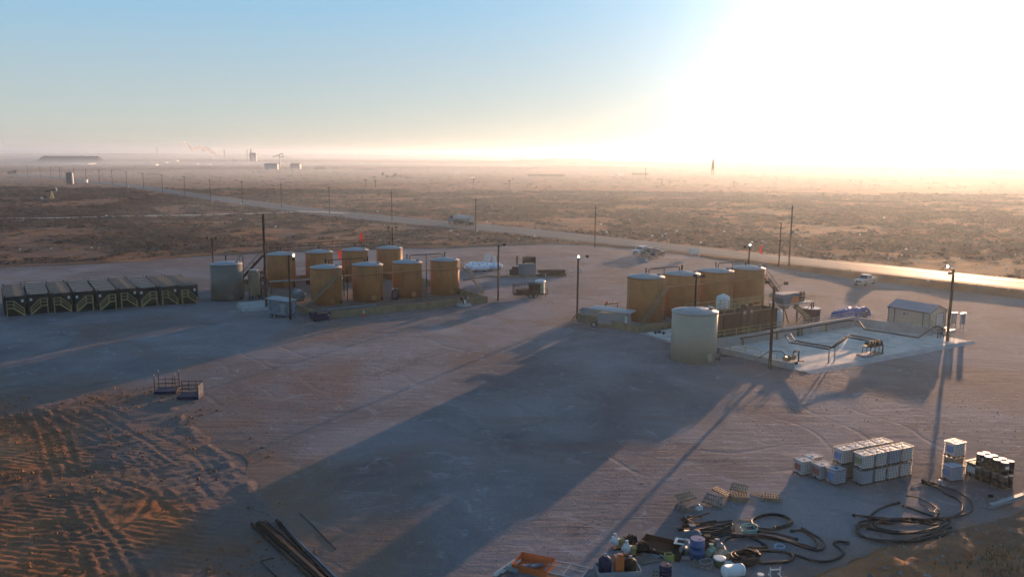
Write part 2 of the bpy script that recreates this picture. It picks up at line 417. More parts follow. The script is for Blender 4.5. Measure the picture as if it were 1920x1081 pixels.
def axis(lo, hi, step, grow, lim):
    a = list(np.arange(lo, hi, step))
    s = step
    while a[-1] < lim: s *= grow; a.append(a[-1] + s)
    return a
ys = list(np.arange(22, 38, .8)) + list(np.arange(38, 66, .13)) + list(np.arange(66, 88, .18)) + list(np.arange(88, 240, .8))
s = .8
while ys[-1] < 15000: s *= 1.055; ys.append(ys[-1] + s)
yb = []; s = 2; v = 22
while v > -600: s *= 1.4; v -= s; yb.append(v)
ys = np.array(yb[::-1] + ys)
xs = list(np.arange(-50, -9, .13)) + list(np.arange(-9, 12, .7)) + list(np.arange(12, 46, .22)) + list(np.arange(46, 110, .7)); s = .7
while xs[-1] < 15000: s *= 1.09; xs.append(xs[-1] + s)
xl = []; s = .5; v = -52
while v > -15000: s *= 1.07; v -= s; xl.append(v)
xs = np.array(xl[::-1] + xs)
X, Y = np.meshgrid(xs, ys)
Z = height(X, Y)
nx, ny = len(xs), len(ys)
def np_mesh(name, V, F, material, smooth=True):
    me = bpy.data.meshes.new(name)
    V = np.asarray(V, np.float32); F = np.asarray(F, np.int32); k = F.shape[1]
    me.vertices.add(len(V)); me.vertices.foreach_set('co', V.ravel())
    me.loops.add(F.size); me.loops.foreach_set('vertex_index', F.ravel())
    me.polygons.add(len(F)); me.polygons.foreach_set('loop_start', np.arange(0, F.size, k, dtype=np.int32))
    me.polygons.foreach_set('loop_total', np.full(len(F), k, np.int32))
    me.polygons.foreach_set('use_smooth', np.full(len(F), smooth))
    me.update(calc_edges=True); me.validate()
    me.materials.append(material)
    o = bpy.data.objects.new(name, me); C.link(o); return o
idx = np.arange(nx * ny).reshape(ny, nx)
F = np.stack([idx[:-1, :-1], idx[:-1, 1:], idx[1:, 1:], idx[1:, :-1]], -1).reshape(-1, 4)

def soil(name, stops, scale, dirt_scale, bump, bumpscale, stretch=(1, 1, 1), patch=None, rough=.95, fine=6.0, wheel=None, rot=0, attr=None, arcs=None):
    """layered earth: stops = (dark, mid, pale) ; patch = (colour, threshold, scale)"""
    m = bpy.data.materials.new(name); m.use_nodes = True
    t = m.node_tree; n, l = t.nodes, t.links; p = n['Principled BSDF']
    p.inputs['Roughness'].default_value = rough; p.inputs['Specular IOR Level'].default_value = .15
    c = n.new('ShaderNodeTexCoord'); mp = n.new('ShaderNodeMapping'); mp.inputs['Scale'].default_value = stretch; mp.inputs['Rotation'].default_value = (0, 0, rot)
    l.new(c.outputs['Object'], mp.inputs[0])
    def noise(sc_, det=5, rg=.6, dist=0, v=None):
        q = n.new('ShaderNodeTexNoise'); q.inputs['Scale'].default_value = sc_; q.inputs['Detail'].default_value = det; q.inputs['Roughness'].default_value = rg; q.inputs['Distortion'].default_value = dist
        l.new(v or mp.outputs[0], q.inputs['Vector']); return q.outputs['Fac']
    a = noise(scale, 8, .62, .6)
    r = n.new('ShaderNodeValToRGB'); e = r.color_ramp.elements
    e[0].position = .36; e[0].color = (*stops[0], 1); e[1].position = .64; e[1].color = (*stops[2], 1)
    q = r.color_ramp.elements.new(.5); q.color = (*stops[1], 1)
    l.new(a, r.inputs[0]); out = r.outputs[0]
    def over(out, fac_out, lo, hi, amt, col):
        mr = n.new('ShaderNodeMapRange'); mr.inputs[1].default_value = lo; mr.inputs[2].default_value = hi; mr.inputs[3].default_value = 0; mr.inputs[4].default_value = amt
        l.new(fac_out, mr.inputs[0]); mx = n.new('ShaderNodeMix'); mx.data_type = 'RGBA'
        l.new(mr.outputs[0], mx.inputs['Factor']); l.new(out, mx.inputs[6]); mx.inputs[7].default_value = (*col, 1)
        return mx.outputs[2]
    for col, lo, hi, amt, sc_, dist in (patch or ()):
        out = over(out, noise(sc_, 6, .65, dist), lo, hi, amt, col)
    if attr:
        an = n.new('ShaderNodeAttribute'); an.attribute_name = 'soil_mix'
        mx = n.new('ShaderNodeMix'); mx.data_type = 'RGBA'; l.new(an.outputs['Fac'], mx.inputs['Factor']); l.new(out, mx.inputs[6]); mx.inputs[7].default_value = (*attr, 1); out = mx.outputs[2]
    fn = noise(fine, 4, .7)
    mr = n.new('ShaderNodeMapRange'); mr.inputs[1].default_value = .3; mr.inputs[2].default_value = .7; mr.inputs[3].default_value = .82; mr.inputs[4].default_value = 1.18
    l.new(fn, mr.inputs[0]); sv = n.new('ShaderNodeVectorMath'); sv.operation = 'SCALE'; l.new(out, sv.inputs[0]); l.new(mr.outputs[0], sv.inputs['Scale'])
    l.new(sv.outputs[0], p.inputs['Base Color'])
    prev = None
    for dist_, bs, det in zip(bump, bumpscale, (4, 5, 4, 4)):
        bp = n.new('ShaderNodeBump'); bp.inputs['Distance'].default_value = dist_; bp.inputs['Strength'].default_value = 1
        l.new(noise(bs, det, .6, 1.0), bp.inputs['Height'])
        if prev: l.new(prev, bp.inputs['Normal'])
        prev = bp.outputs[0]
    if wheel:   # long curving grader and tyre lines pressed into the surface
        for (sx_, sy_, rt_, dd_) in wheel:
            m2 = n.new('ShaderNodeMapping'); m2.inputs['Scale'].default_value = (sx_, sy_, 1); m2.inputs['Rotation'].default_value = (0, 0, rt_)
            l.new(c.outputs['Object'], m2.inputs[0])
            bp = n.new('ShaderNodeBump'); bp.inputs['Distance'].default_value = dd_; bp.inputs['Strength'].default_value = 1
            l.new(noise(1.0, 4, .55, 1.4, m2.outputs[0]), bp.inputs['Height']); l.new(prev, bp.inputs['Normal']); prev = bp.outputs[0]
    if arcs:   # tyre ruts: pairs of curved lines, broken up by a slow noise
        tot = None
        for (cx_, cy_, lam, off, lo) in arcs:
            vm = n.new('ShaderNodeVectorMath'); vm.operation = 'DISTANCE'; vm.inputs[1].default_value = (cx_, cy_, 0)
            wob = n.new('ShaderNodeTexNoise'); wob.inputs['Scale'].default_value = .035; wob.inputs['Detail'].default_value = 2; l.new(c.outputs['Object'], wob.inputs['Vector'])
            sw = n.new('ShaderNodeVectorMath'); sw.operation = 'SCALE'; sw.inputs['Scale'].default_value = 26; l.new(wob.outputs['Color'], sw.inputs[0])
            aw = n.new('ShaderNodeVectorMath'); aw.operation = 'ADD'; l.new(c.outputs['Object'], aw.inputs[0]); l.new(sw.outputs[0], aw.inputs[1])
            l.new(aw.outputs[0], vm.inputs[0])
            ml = n.new('ShaderNodeMath'); ml.operation = 'MULTIPLY'; ml.inputs[1].default_value = 6.2832 / lam; l.new(vm.outputs['Value'], ml.inputs[0])
            sn = n.new('ShaderNodeMath'); sn.operation = 'SINE'; l.new(ml.outputs[0], sn.inputs[0])
            r0 = n.new('ShaderNodeMapRange'); r0.inputs[1].default_value = .90; r0.inputs[2].default_value = 1.0; l.new(sn.outputs[0], r0.inputs[0])
            nm = n.new('ShaderNodeTexNoise'); nm.inputs['Scale'].default_value = .045; nm.inputs['Detail'].default_value = 5; nm.inputs['Roughness'].default_value = .7
            mo = n.new('ShaderNodeVectorMath'); mo.operation = 'ADD'; mo.inputs[1].default_value = (off, off * 2, 0); l.new(c.outputs['Object'], mo.inputs[0]); l.new(mo.outputs[0], nm.inputs['Vector'])
            r1 = n.new('ShaderNodeMapRange'); r1.inputs[1].default_value = lo; r1.inputs[2].default_value = lo + .10; l.new(nm.outputs['Fac'], r1.inputs[0])
            mm = n.new('ShaderNodeMath'); mm.operation = 'MULTIPLY'; l.new(r0.outputs[0], mm.inputs[0]); l.new(r1.outputs[0], mm.inputs[1])
            if tot: q = n.new('ShaderNodeMath'); q.operation = 'MAXIMUM'; l.new(tot, q.inputs[0]); l.new(mm.outputs[0], q.inputs[1]); tot = q.outputs[0]
            else: tot = mm.outputs[0]
        bp = n.new('ShaderNodeBump'); bp.invert = True; bp.inputs['Distance'].default_value = .03; bp.inputs['Strength'].default_value = 1
        l.new(tot, bp.inputs['Height']); l.new(prev, bp.inputs['Normal']); prev = bp.outputs[0]
        a3 = n.new('ShaderNodeMath'); a3.operation = 'MULTIPLY'; a3.inputs[1].default_value = .16; l.new(tot, a3.inputs[0])
        mx = n.new('ShaderNodeMix'); mx.data_type = 'RGBA'; l.new(a3.outputs[0], mx.inputs['Factor']); l.new(sv.outputs[0], mx.inputs[6]); mx.inputs[7].default_value = (.26, .24, .245, 1)
        l.new(mx.outputs[2], p.inputs['Base Color'])
    l.new(prev, p.inputs['Normal'])
    return m
M['redsoil'] = soil('red_desert_soil', ((.20, .072, .030), (.30, .115, .048), (.38, .165, .080)), .10, 1, (.06, .045), (2.2, 9), attr=(.175, .130, .118), patch=(((.12, .085, .065), .44, .60, .75, .055, .8), ((.26, .18, .12), .60, .72, .5, .3, .5)))
M['pad'] = soil('caliche_pad', ((.132, .108, .108), (.186, .160, .163), (.236, .212, .218)), .06, 1, (.045, .022), (.9, 5), attr=(.205, .112, .070),
    patch=(((.19, .115, .090), .50, .64, .75, .035, 1.2), ((.29, .285, .30), .58, .72, .85, .22, 2.5), ((.095, .075, .072), .56, .70, .6, .10, 1.8), ((.24, .23, .235), .60, .70, .7, 1.1, 1.0)),
    wheel=((.10, .8, R(58), .05), (.13, .9, R(-12), .04), (.16, 1.4, R(27), .03)), arcs=((-60, 40, 6.3, 0, .50), (40, 150, 4.9, 37, .52), (-5, -30, 7.7, 91, .53), (90, 60, 5.7, 140, .54)))
ground = struct(np_mesh('ground', np.stack([X.ravel(), Y.ravel(), Z.ravel()], -1), F, M['redsoil']), 'red desert soil reaching to the horizon')
Xf, Yf = X.ravel(), Y.ravel(); dpad = dist_poly(Xf, Yf, PADLEFT)
av = np.clip(1.05 - dpad / 9 + 1.7 * (fbm(Xf * .22, Yf * .3, 4, 141) - .5), 0, 1) * .85 * ((Xf < 8) & (Yf < 110) & (Yf > 20))
a_ = ground.data.attributes.new('soil_mix', 'FLOAT', 'POINT'); a_.data.foreach_set('value', av.astype(np.float32))

# the caliche pad: one sheet inside its ragged outline
def densify(P, step):
    out = []
    n = len(P)
    for i in range(n):
        a, b = P[i], P[(i + 1) % n]; k = max(1, int(np.hypot(*(b - a)) / step))
        for j in range(k): out.append(a + (b - a) * j / k)
    return np.array(out)
PB = densify(PAD, .7)
nj = np.stack([fbm(PB[:, 0] * .45, PB[:, 1] * .45, 3, 101) - .5, fbm(PB[:, 0] * .45, PB[:, 1] * .45, 3, 105) - .5], -1)
lj = np.exp(-(dist_poly(PB[:, 0], PB[:, 1], PADLEFT) / 4.0) ** 2)[:, None]
PB = PB + nj * 1.6 + lj * 6.0 * np.stack([fbm(PB[:, 0] * .16, PB[:, 1] * .16, 3, 107) - .5, fbm(PB[:, 0] * .16, PB[:, 1] * .16, 3, 109) - .5], -1)
gx, gy = np.meshgrid(np.arange(-110, 160, 1.1), np.arange(26, 250, 1.1))
gx = gx.ravel(); gy = gy.ravel()
okk = inside(gx, gy, PB) & (dist_poly(gx, gy, np.vstack([PB, PB[:1]])) > .5) & (np.abs(gx) < gy * .75 + 12)
pts = [Vector((a, b)) for a, b in PB] + [Vector((a, b)) for a, b in zip(gx[okk], gy[okk])]
nb = len(PB)
vo, ed, fa, *_ = geometry.delaunay_2d_cdt(pts, [(i, (i + 1) % nb) for i in range(nb)], [], 1, 1e-4)
vo = np.array([(v.x, v.y) for v in vo])
def padz(x, y):
    e = dist_poly(x, y, np.vstack([PB, PB[:1]]))
    return .004 + sst(0.3, 5, e) * (.045 * (fbm(x * .13, y * .13, 3, 111) - .5) + .02) * (1 - sst(110, 150, y))
vz = padz(vo[:, 0], vo[:, 1])
pad = np_mesh('gravel_pad', np.column_stack([vo, vz]), np.array([f for f in fa if len(f) == 3]), M['pad'])
struct(pad, 'flat caliche yard around the tanks')
Pe = dist_poly(vo[:, 0], vo[:, 1], np.vstack([PB, PB[:1]])); Pl = dist_poly(vo[:, 0], vo[:, 1], PADLEFT)
av = np.clip(np.maximum(.9 - Pe / 2.5, 1.0 - Pl / 9) + 1.5 * (fbm(vo[:, 0] * .25, vo[:, 1] * .3, 4, 143) - .5), 0, 1) * .75
a_ = pad.data.attributes.new('soil_mix', 'FLOAT', 'POINT'); a_.data.foreach_set('value', av.astype(np.float32))
def PZ(x, y): return float(padz(np.array([x], float), np.array([y], float))[0])
def on(px_, py_):
    p = at(px_, py_); p.z = PZ(p.x, p.y); return p

# the road, laid on its low bed
m = mat('worn_asphalt', (.052, .053, .056), .7, var=.12, vscale=.12, spec=.3, coord='Object')
t = m.node_tree
V_, F_ = [], []
rows = 9
def resample(P, k=8):
    return [(q.x, q.y) for q in smoothpath([(a, b, 0) for a, b in P], k)]
rf, rn_ = resample(RF), resample(RN)
for i, (a, b) in enumerate(zip(rf, rn_)):
    for j in range(rows):
        t_ = j / (rows - 1); V_.append((a[0] + (b[0] - a[0]) * t_, a[1] + (b[1] - a[1]) * t_, .345 + .06 * math.sin(math.pi * t_)))
for i in range(len(rf) - 1):
    for j in range(rows - 1): F_.append((i * rows + j, i * rows + j + 1, (i + 1) * rows + j + 1, (i + 1) * rows + j))
road = np_mesh('road', V_, F_, m)
uv = road.data.uv_layers.new(name='UVMap')
fl = np.array(F_).ravel(); uvs = np.stack([(fl // rows) * 1.0, (fl % rows) / (rows - 1)], -1).astype(np.float32)
uv.data.foreach_set('uv', uvs.ravel())
n, l = t.nodes, t.links; p_ = n['Principled BSDF']
tcx = n.new('ShaderNodeTexCoord'); sp = n.new('ShaderNodeSeparateXYZ'); l.new(tcx.outputs['UV'], sp.inputs[0])
rr = n.new('ShaderNodeValToRGB'); rr.color_ramp.interpolation = 'EASE'
els = rr.color_ramp.elements; els[0].position = 0; els[0].color = (.9, .9, .9, 1); els[1].position = 1; els[1].color = (.7, .7, .7, 1)
for ps, vv in ((.10, .8), (.20, .52), (.27, .75), (.36, .54), (.48, .85), (.58, .52), (.68, .75), (.78, .56), (.90, .8)):
    e = els.new(ps); e.color = (vv, vv, vv, 1)
l.new(sp.outputs['Y'], rr.inputs[0]); l.new(rr.outputs[0], p_.inputs['Roughness'])
struct(road, 'worn asphalt road crossing the plain')
# dirt tracks
def ribbon(name, P, wd, z, material, lab):
    P = [(q.x, q.y) for q in smoothpath([at(*p) for p in P], 8)]
    V, Fc = [], []
    for i, p in enumerate(P):
        a = P[max(0, i - 1)]; b = P[min(len(P) - 1, i + 1)]; d = Vector((b[0] - a[0], b[1] - a[1])).normalized()
        k = wd * (1 + .25 * math.sin(i * 1.7)) / 2
        for sg in (-1, 1):
            qx, qy = p[0] - d.y * k * sg, p[1] + d.x * k * sg
            V.append((qx, qy, 0))
    V = np.array(V); V[:, 2] = height(V[:, 0], V[:, 1]) + z
    for i in range(len(P) - 1): Fc.append((2 * i, 2 * i + 1, 2 * i + 3, 2 * i + 2))
    return struct(np_mesh(name, V, Fc, material), lab)
M['caliche'] = mat('pale_caliche', (.46, .40, .34), .95, var=.15, vscale=.2)
ribbon('dirt_track', [(-150, 413), (0, 410.5), (120, 408), (300, 404.5), (450, 401), (530, 398.5), (590, 398.5), (650, 402)], 3.6, .12, M['caliche'], 'pale caliche track through the scrub')

# ---------------------------------------------------------------- scrub (nobody could count it)
rs = np.random.RandomState(3)
def scrub(name, n_try, dmin, dmax, power, size0, material, seed, thresh, hfac, leaf=9, lab='', xr=None):
    rs = np.random.RandomState(seed)
    uu = rs.rand(n_try); D = (dmin ** power + uu * (dmax ** power - dmin ** power)) ** (1 / power)
    x = (rs.rand(n_try) * 2 - 1) * (D * .76 + 12)
    y = D
    if xr: k = (x > xr[0]) & (x < xr[1]); x, y, D = x[k], y[k], D[k]
    big = np.clip((y / 260) ** .75, 1, 9)
    f = fbm(x * .035 + 3, y * .035, 4, seed + 5) * .6 + fbm(x * .3, y * .3, 2, seed + 9) * .4
    keep = (f > thresh) & ~inside(x, y, PAD) & (dist_poly(x, y, RM) > 9.5) & (dist_poly(x, y, px((-150, 413), (120, 408), (450, 401), (590, 398))) > 2.6)
    keep &= dist_poly(x, y, PADFAR) > 2.0
    keep &= dist_poly(x, y, PADROAD) > 2.0
    x, y, big = x[keep], y[keep], big[keep]
    k = len(x); z = height(x, y)
    sz = size0 * (.5 + rs.rand(k) * .9) * big
    hh = hfac * sz * (.6 + .6 * rs.rand(k)) / big ** .55
    # leaves: random triangles scattered through a squat dome
    th = rs.rand(k, leaf) * 2 * np.pi; rr_ = np.sqrt(rs.rand(k, leaf)); ph = rs.rand(k, leaf)
    cx_ = x[:, None] + sz[:, None] * rr_ * np.cos(th); cy_ = y[:, None] + sz[:, None] * rr_ * np.sin(th)
    cz_ = z[:, None] + hh[:, None] * (1 - rr_ ** 2) * (.25 + .75 * ph)
    ctr = np.stack([cx_, cy_, cz_], -1)[:, :, None, :]
    off = rs.randn(k, leaf, 3, 3) * np.stack([sz * .34, sz * .34, hh * .36], -1)[:, None, None, :]
    P = (ctr + off); P[..., 2] = np.maximum(P[..., 2], z[:, None, None] - .05)
    P = P.reshape(-1, 3)
    o = np_mesh(name, P, np.arange(len(P)).reshape(-1, 3), material, False)
    return tag(o, lab, 'scrub', kind='stuff')
M['brush'] = mat('dry_brush', (.125, .092, .072), .95, var=.35, vscale=.05, spec=.1, transl=.25, dirt=(.17, .12, .08), dirt_amt=.7)
M['goldgrass'] = mat('dry_golden_grass', (.24, .165, .085), .95, var=.3, vscale=.05, spec=.1, transl=.4)
scrub('desert_scrub', 90000, 100, 560, 1.75, 1.1, M['brush'], 11, .46, .45, 9, 'low grey brown desert brush covering the plain')
scrub('distant_scrub', 40000, 500, 2600, 1.0, .85, M['brush'], 23, .47, .62, 6, 'far brush fading into the haze')
scrub('dry_grass', 22000, 100, 600, 1.6, .45, M['goldgrass'], 37, .5, .75, 6, 'dry golden grass between the bushes')
# stubble on the bank at the bottom right
def stubble(name, k, x0, x1, y0, y1, seed, cond, material, lab, sz=.16, hh=.30):
    rs = np.random.RandomState(seed); x = x0 + rs.rand(k) * (x1 - x0); y = y0 + rs.rand(k) * (y1 - y0)
    q = cond(x, y); x, y = x[q], y[q]; k = len(x); z = height(x, y)
    base = np.stack([x, y, z], -1)[:, None, None, :]
    th = rs.rand(k, 5) * 6.283; up = hh * (.4 + rs.rand(k, 5)); sp_ = sz * (.3 + rs.rand(k, 5))
    tip = np.stack([np.cos(th) * sp_, np.sin(th) * sp_, up], -1)
    a = np.stack([np.cos(th + 1.57) * .02, np.sin(th + 1.57) * .02, 0 * th - .02], -1)
    P = np.stack([a, -a, tip], 2) + base
    P = P.reshape(-1, 3)
    return tag(np_mesh(name, P, np.arange(len(P)).reshape(-1, 3), material, False), lab, 'grass', kind='stuff')
M['stub'] = mat('brown_stubble', (.17, .10, .05), .95, var=.3, vscale=.3, spec=.1, transl=.3)
stubble('dry_stubble', 16000, 10, 50, 34, 74, 5, lambda x, y: (~inside(x, y, PAD)) & (dist_poly(x, y, PADRIGHT) > 2.6) & (fbm(x * .6, y * .6, 3, 8) > .48), M['stub'], 'dry stubble on the orange soil at the lower right')

# clods on the torn soil and pebbles on the yard
def rocks(name, k, x0, x1, y0, y1, seed, cond, s0, s1, material, lab):
    rs = np.random.RandomState(seed); x = x0 + rs.rand(k) * (x1 - x0); y = y0 + rs.rand(k) * (y1 - y0)
    q = cond(x, y); x, y = x[q], y[q]; k = len(x); z = np.maximum(height(x, y), np.where(inside(x, y, PB), padz(x, y), -9))
    s = s0 + (s1 - s0) * rs.rand(k) ** 3
    base = np.array([(1, 0, 0), (-.6, .8, 0), (-.5, -.9, 0), (.1, .1, .8), (.2, .7, .35)])
    P = base[None] * s[:, None, None] * (.7 + .6 * rs.rand(k, 5, 3)); a = rs.rand(k) * 6.283
    ca, sa = np.cos(a)[:, None], np.sin(a)[:, None]
    P = np.stack([P[..., 0] * ca - P[..., 1] * sa, P[..., 0] * sa + P[..., 1] * ca, P[..., 2]], -1) + np.stack([x, y, z - .01], -1)[:, None]
    F = np.array([(0, 4, 3), (4, 1, 3), (1, 2, 3), (2, 0, 3), (0, 1, 4)])
    F = (np.arange(k)[:, None, None] * 5 + F[None]).reshape(-1, 3)
    return tag(np_mesh(name, P.reshape(-1, 3), F, material, False), lab, 'stones', kind='stuff')
M['clod'] = mat('soil_clod', (.24, .11, .055), .95, var=.3, vscale=.5, spec=.1)
M['pebble'] = mat('caliche_pebble', (.22, .19, .18), .95, var=.4, vscale=.5, spec=.1)
rocks('soil_clods', 9000, -50, 0, 38, 84, 71, lambda x, y: (fbm(x * .3, y * .3, 3, 72) > .5) & (~inside(x, y, PAD) | (dist_poly(x, y, PADLEFT) < 4)), .04, .22, M['clod'], 'clods of red soil on the torn ground')
rocks('loose_stones', 9000, -35, 50, 38, 100, 73, lambda x, y: (fbm(x * .2, y * .2, 3, 74) > .5) & inside(x, y, PAD), .02, .09, M['pebble'], 'loose stones scattered over the yard')
rocks('bank_stones', 5000, 12, 46, 38, 74, 76, lambda x, y: (~inside(x, y, PAD)) & (dist_poly(x, y, PADRIGHT) < 6), .04, .20, M['pebble'], 'stones on the bank at the lower right')

# haze: one closed box of even air round the camera and the whole scene
HAZE_TOP = 62.0
hb = B().box(0, 7000, -4, 32600, 16600, HAZE_TOP + 4)
hm = bpy.data.materials.new('thin_dusty_air'); hm.use_nodes = True
t = hm.node_tree; t.nodes.remove(t.nodes['Principled BSDF'])
pv = t.nodes.new('ShaderNodeVolumePrincipled')
pv.inputs['Color'].default_value = (.76, .89, 1.0, 1)
pv.inputs['Density'].default_value = 1.9e-4
pv.inputs['Anisotropy'].default_value = .60
t.links.new(pv.outputs[0], t.nodes['Material Output'].inputs['Volume'])
hz = hb.obj('haze', hm)
hz['kind'] = 'stuff'; hz['label'] = 'thin dusty haze lying over the plain'; hz['category'] = 'haze'
# ================================================================ things
ORD = ['first', 'second', 'third', 'fourth', 'fifth', 'sixth', 'seventh', 'eighth', 'ninth', 'tenth', 'eleventh', 'twelfth', 'thirteenth', 'fourteenth', 'fifteenth', 'sixteenth', 'seventeenth', 'eighteenth', 'nineteenth', 'twentieth']
def zt(p): p = Vector(p); p.z = 0; return p

# ---------------------------------------------------------------- storage tanks
M['stain'] = mat('dark_drip_stain', (.16, .062, .022), .7, var=.2)
def tank(label, c, r, h, mt, group, rz=0, hatch=True, ladder=False, stains=0):
    t = thing('storage_tank', label, 'storage tank', (c.x, c.y, 0.0), rz, group)
    s = B().lathe(0, 0, [(r, 0), (r, h - .001)], 48)
    for zz in (h * .25, h * .5, h * .75): s.lathe(0, 0, [(r + .006, zz), (r + .006, zz + .05)], 48)
    s.lathe(0, 0, [(r + .05, h - .14), (r + .05, h - .002)], 48)
    s.obj('shell', mt, t)
    n = 48; rf_ = B()
    rf_.lathe(0, 0, [(r + .06, h), (r + .06, h + .03), (r * .5, h + .30), (.25, h + .52), (.0, h + .53)], 48)
    rf_.obj('roof', M['roofpaint'], t)
    B().lathe(0, 0, [(.10, h + .5), (.10, h + 1.15), (.16, h + 1.16), (.16, h + 1.28)], 12).obj('vent_pipe', M['black'], t)
    if stains:
        for q_ in range(2):
            a_ = -math.pi / 2 + stains * .25 + q_ * .16; rr_ = r + .004
            sb = B(); sb.box(rr_ * math.cos(a_), rr_ * math.sin(a_), h - 2.05 + .15 * q_, .02, .13, .95, a_); sb.box(rr_ * math.cos(a_), rr_ * math.sin(a_), h - 2.5, .014, .06, .6, a_)
            sb.obj('drip_stain', M['stain'], t)
    if hatch:
        hb_ = B(); hb_.cyl((r * .62, -r * .35, h + .12), (r * .62, -r * .35, h + .42), .28, n=14); hb_.box(r * .62, -r * .35, h + .42, .5, .5, .06)
        hb_.obj('thief_hatch', M['roofpaint'], t)
        mh = B(); mh.cyl((0, -r - .14, .75), (0, -r + .1, .75), .38, n=18); mh.cyl((0, -r - .18, .75), (0, -r - .13, .75), .44, n=18)
        mh.obj('manway', mt, t)
        v = B(); v.cyl((r * .6, -r * .95, .35), (r * .6, -r * .7, .35), .1, n=8); v.box(r * .6, -r * .97, .22, .22, .1, .3); v.cyl((r * .6, -r * .97, .5), (r * .6, -r * .97, .72), .03, n=6); v.cyl((r * .6, -r * .97, .72), (r * .6, -r * .97, .75), .14, n=10)
        v.obj('outlet_valve', M['dkpipe'], t)
    if ladder:
        q = B()
        for s_ in (-.25, .25): q.beam((r + .18, s_, .2), (r + .18, s_, h + 1.1), .05)
        k = .4
        while k < h + 1: q.beam((r + .18, -.25, k), (r + .18, .25, k), .03); k += .32
        for a in (-.35, .35): q.beam((r - .5, a * 2, h + .1), (r - .5, a * 2, h + 1.1), .05)
        q.beam((r - .5, -.7, h + 1.1), (r - .5, .7, h + 1.1), .05); q.beam((r - .5, -.7, h + 1.1), (r + .18, -.25, h + 1.1), .05); q.beam((r - .5, .7, h + 1.1), (r + .18, .25, h + 1.1), .05)
        q.obj('ladder', M['black'], t)
    return t
def row(px0, px1, h, r, n=4):
    a, b = zt(at(*px0, h)), zt(at(*px1, h))
    d = (b - a).normalized(); p = Vector((-d.y, d.x, 0)); hd = math.atan2(d.y, d.x)
    # the pixel is the nearest point of the rim; the centre lies r farther from the camera
    cs = []
    for i in range(n):
        q = a + (b - a) * i / (n - 1); cs.append(q + q.normalized() * r)
    return cs, d, p, hd
LF, ld, lp, lh = row((611, 504), (834, 490), 5.9, 2.5)
LB, ld2, lp2, lh2 = row((527, 479), (730, 467), 5.9, 2.5)
RT, rd, rp, rh = row((1211, 523), (1402, 506), 6.4, 2.72)
side_of = ['leftmost', 'second from the left', 'third from the left', 'rightmost']
for i, c in enumerate(LF):
    tank('tan steel tank, %s in the front row of the left battery' % side_of[i], c, 2.5, 5.9, M['tan'], 'tan tanks of the left battery', lh, stains=(1.2, .9, 1.3, 1.9)[i])
for i, c in enumerate(LB):
    tank('tan steel tank, %s in the back row of the left battery' % side_of[i], c, 2.5, 5.9, M['tan'], 'tan tanks of the left battery', lh)
for i, c in enumerate(RT):
    tank('tall ochre tank, %s in the single row by the concrete basin' % side_of[i], c, 2.72, 6.4, M['tan'], 'ochre tanks of the right battery', rh, stains=(0, 0, 1.6, 2.2)[i])
wt = at(1299, 683); wt = zt(wt + wt.normalized() * 2.68)
tank('pale sage tank standing alone in front of the brown steel tank', wt, 2.68, 5.85, M['sage'], None, rh)
gt = zt(at(424, 497.6, 5.9)); gt = gt + gt.normalized() * 2.5
tank('dark sage tank with caged ladder beside the dark container row', gt, 2.55, 5.9, M['green_tank'], None, lh, ladder=True)

# vapour lines over the tank tops
def vapour(ca, cb, h, label, group, hd):
    t = thing('vapour_pipe', label, 'pipe', (ca.x, ca.y, 0), 0, group)
    d = cb - ca; u = d.normalized()
    a = u * .5; e = d - u * .5
    B().tube([a + Vector((0, 0, h + .4)), a + Vector((0, 0, h + 1.0)), a + u * .25 + Vector((0, 0, h + 1.1)), e - u * .25 + Vector((0, 0, h + 1.1)), e + Vector((0, 0, h + 1.0)), e + Vector((0, 0, h + .4))], .085, 8).obj('crossover', M['dkpipe'], t)
    m_ = d * .5
    B().tube([m_ + Vector((0, 0, h + 1.08)), m_ + Vector((0, 0, .3)), m_ + Vector((0, 0, .05))], .075, 8).obj('drop_leg', M['dkpipe'], t)
    return t
vapour(LF[0], LF[1], 5.9, 'vapour pipe joining the two left tanks of the left front row', 'vapour pipes over the tanks', lh)
vapour(LF[2], LF[3], 5.9, 'vapour pipe joining the two right tanks of the left front row', 'vapour pipes over the tanks', lh)
vapour(RT[0], RT[1], 6.4, 'vapour pipe joining the two left ochre tanks by the basin', 'vapour pipes over the tanks', rh)
vapour(RT[2], RT[3], 6.4, 'vapour pipe joining the two right ochre tanks by the basin', 'vapour pipes over the tanks', rh)

def catwalk(label, a, hd, length, z, wd=.8, rail=True, post_to_ground=True, mt='tanwall', rail_mt='tanwall', every=6.7, group=None):
    t = thing('catwalk', label, 'catwalk', (a.x, a.y, 0), hd, group)
    d = B(); d.box(length / 2, 0, z - .10, length, wd, .10); d.obj('deck', M[mt], t)
    if rail:
        for s_ in (-1, 1):
            r_ = B(); v = s_ * wd / 2
            for k in (1.05, .55): r_.beam((0, v, z + k), (length, v, z + k), .05)
            n = max(2, int(length / 2.0))
            for i in range(n + 1): r_.beam((length * i / n, v, z), (length * i / n, v, z + 1.05), .05)
            r_.obj('handrail', M[rail_mt], t)
    if post_to_ground:
        n = max(1, int(length / every))
        for i in range(n + 1):
            x = .15 + (length - .3) * i / n
            B().beam((x, 0, .02), (x, 0, z - .1), .10).obj('post', M[mt], t)
    return t
a = LF[0] - lp * 2.85 + ld * .5
catwalk('narrow tan catwalk along the front of the left battery', a, lh, (LF[3] - LF[0]).length + 1.5, 4.75, .6, rail=False, post_to_ground=False, mt='tan')
a = RT[0] - rp * 3.1 + rd * .8
catwalk('narrow tan catwalk across the ochre tanks by the basin', a, rh, (RT[3] - RT[0]).length + 1.0, 5.2, .6, rail=False, post_to_ground=False, mt='tan')
a = LB[0] + lp * 2.95 - ld * 2.0
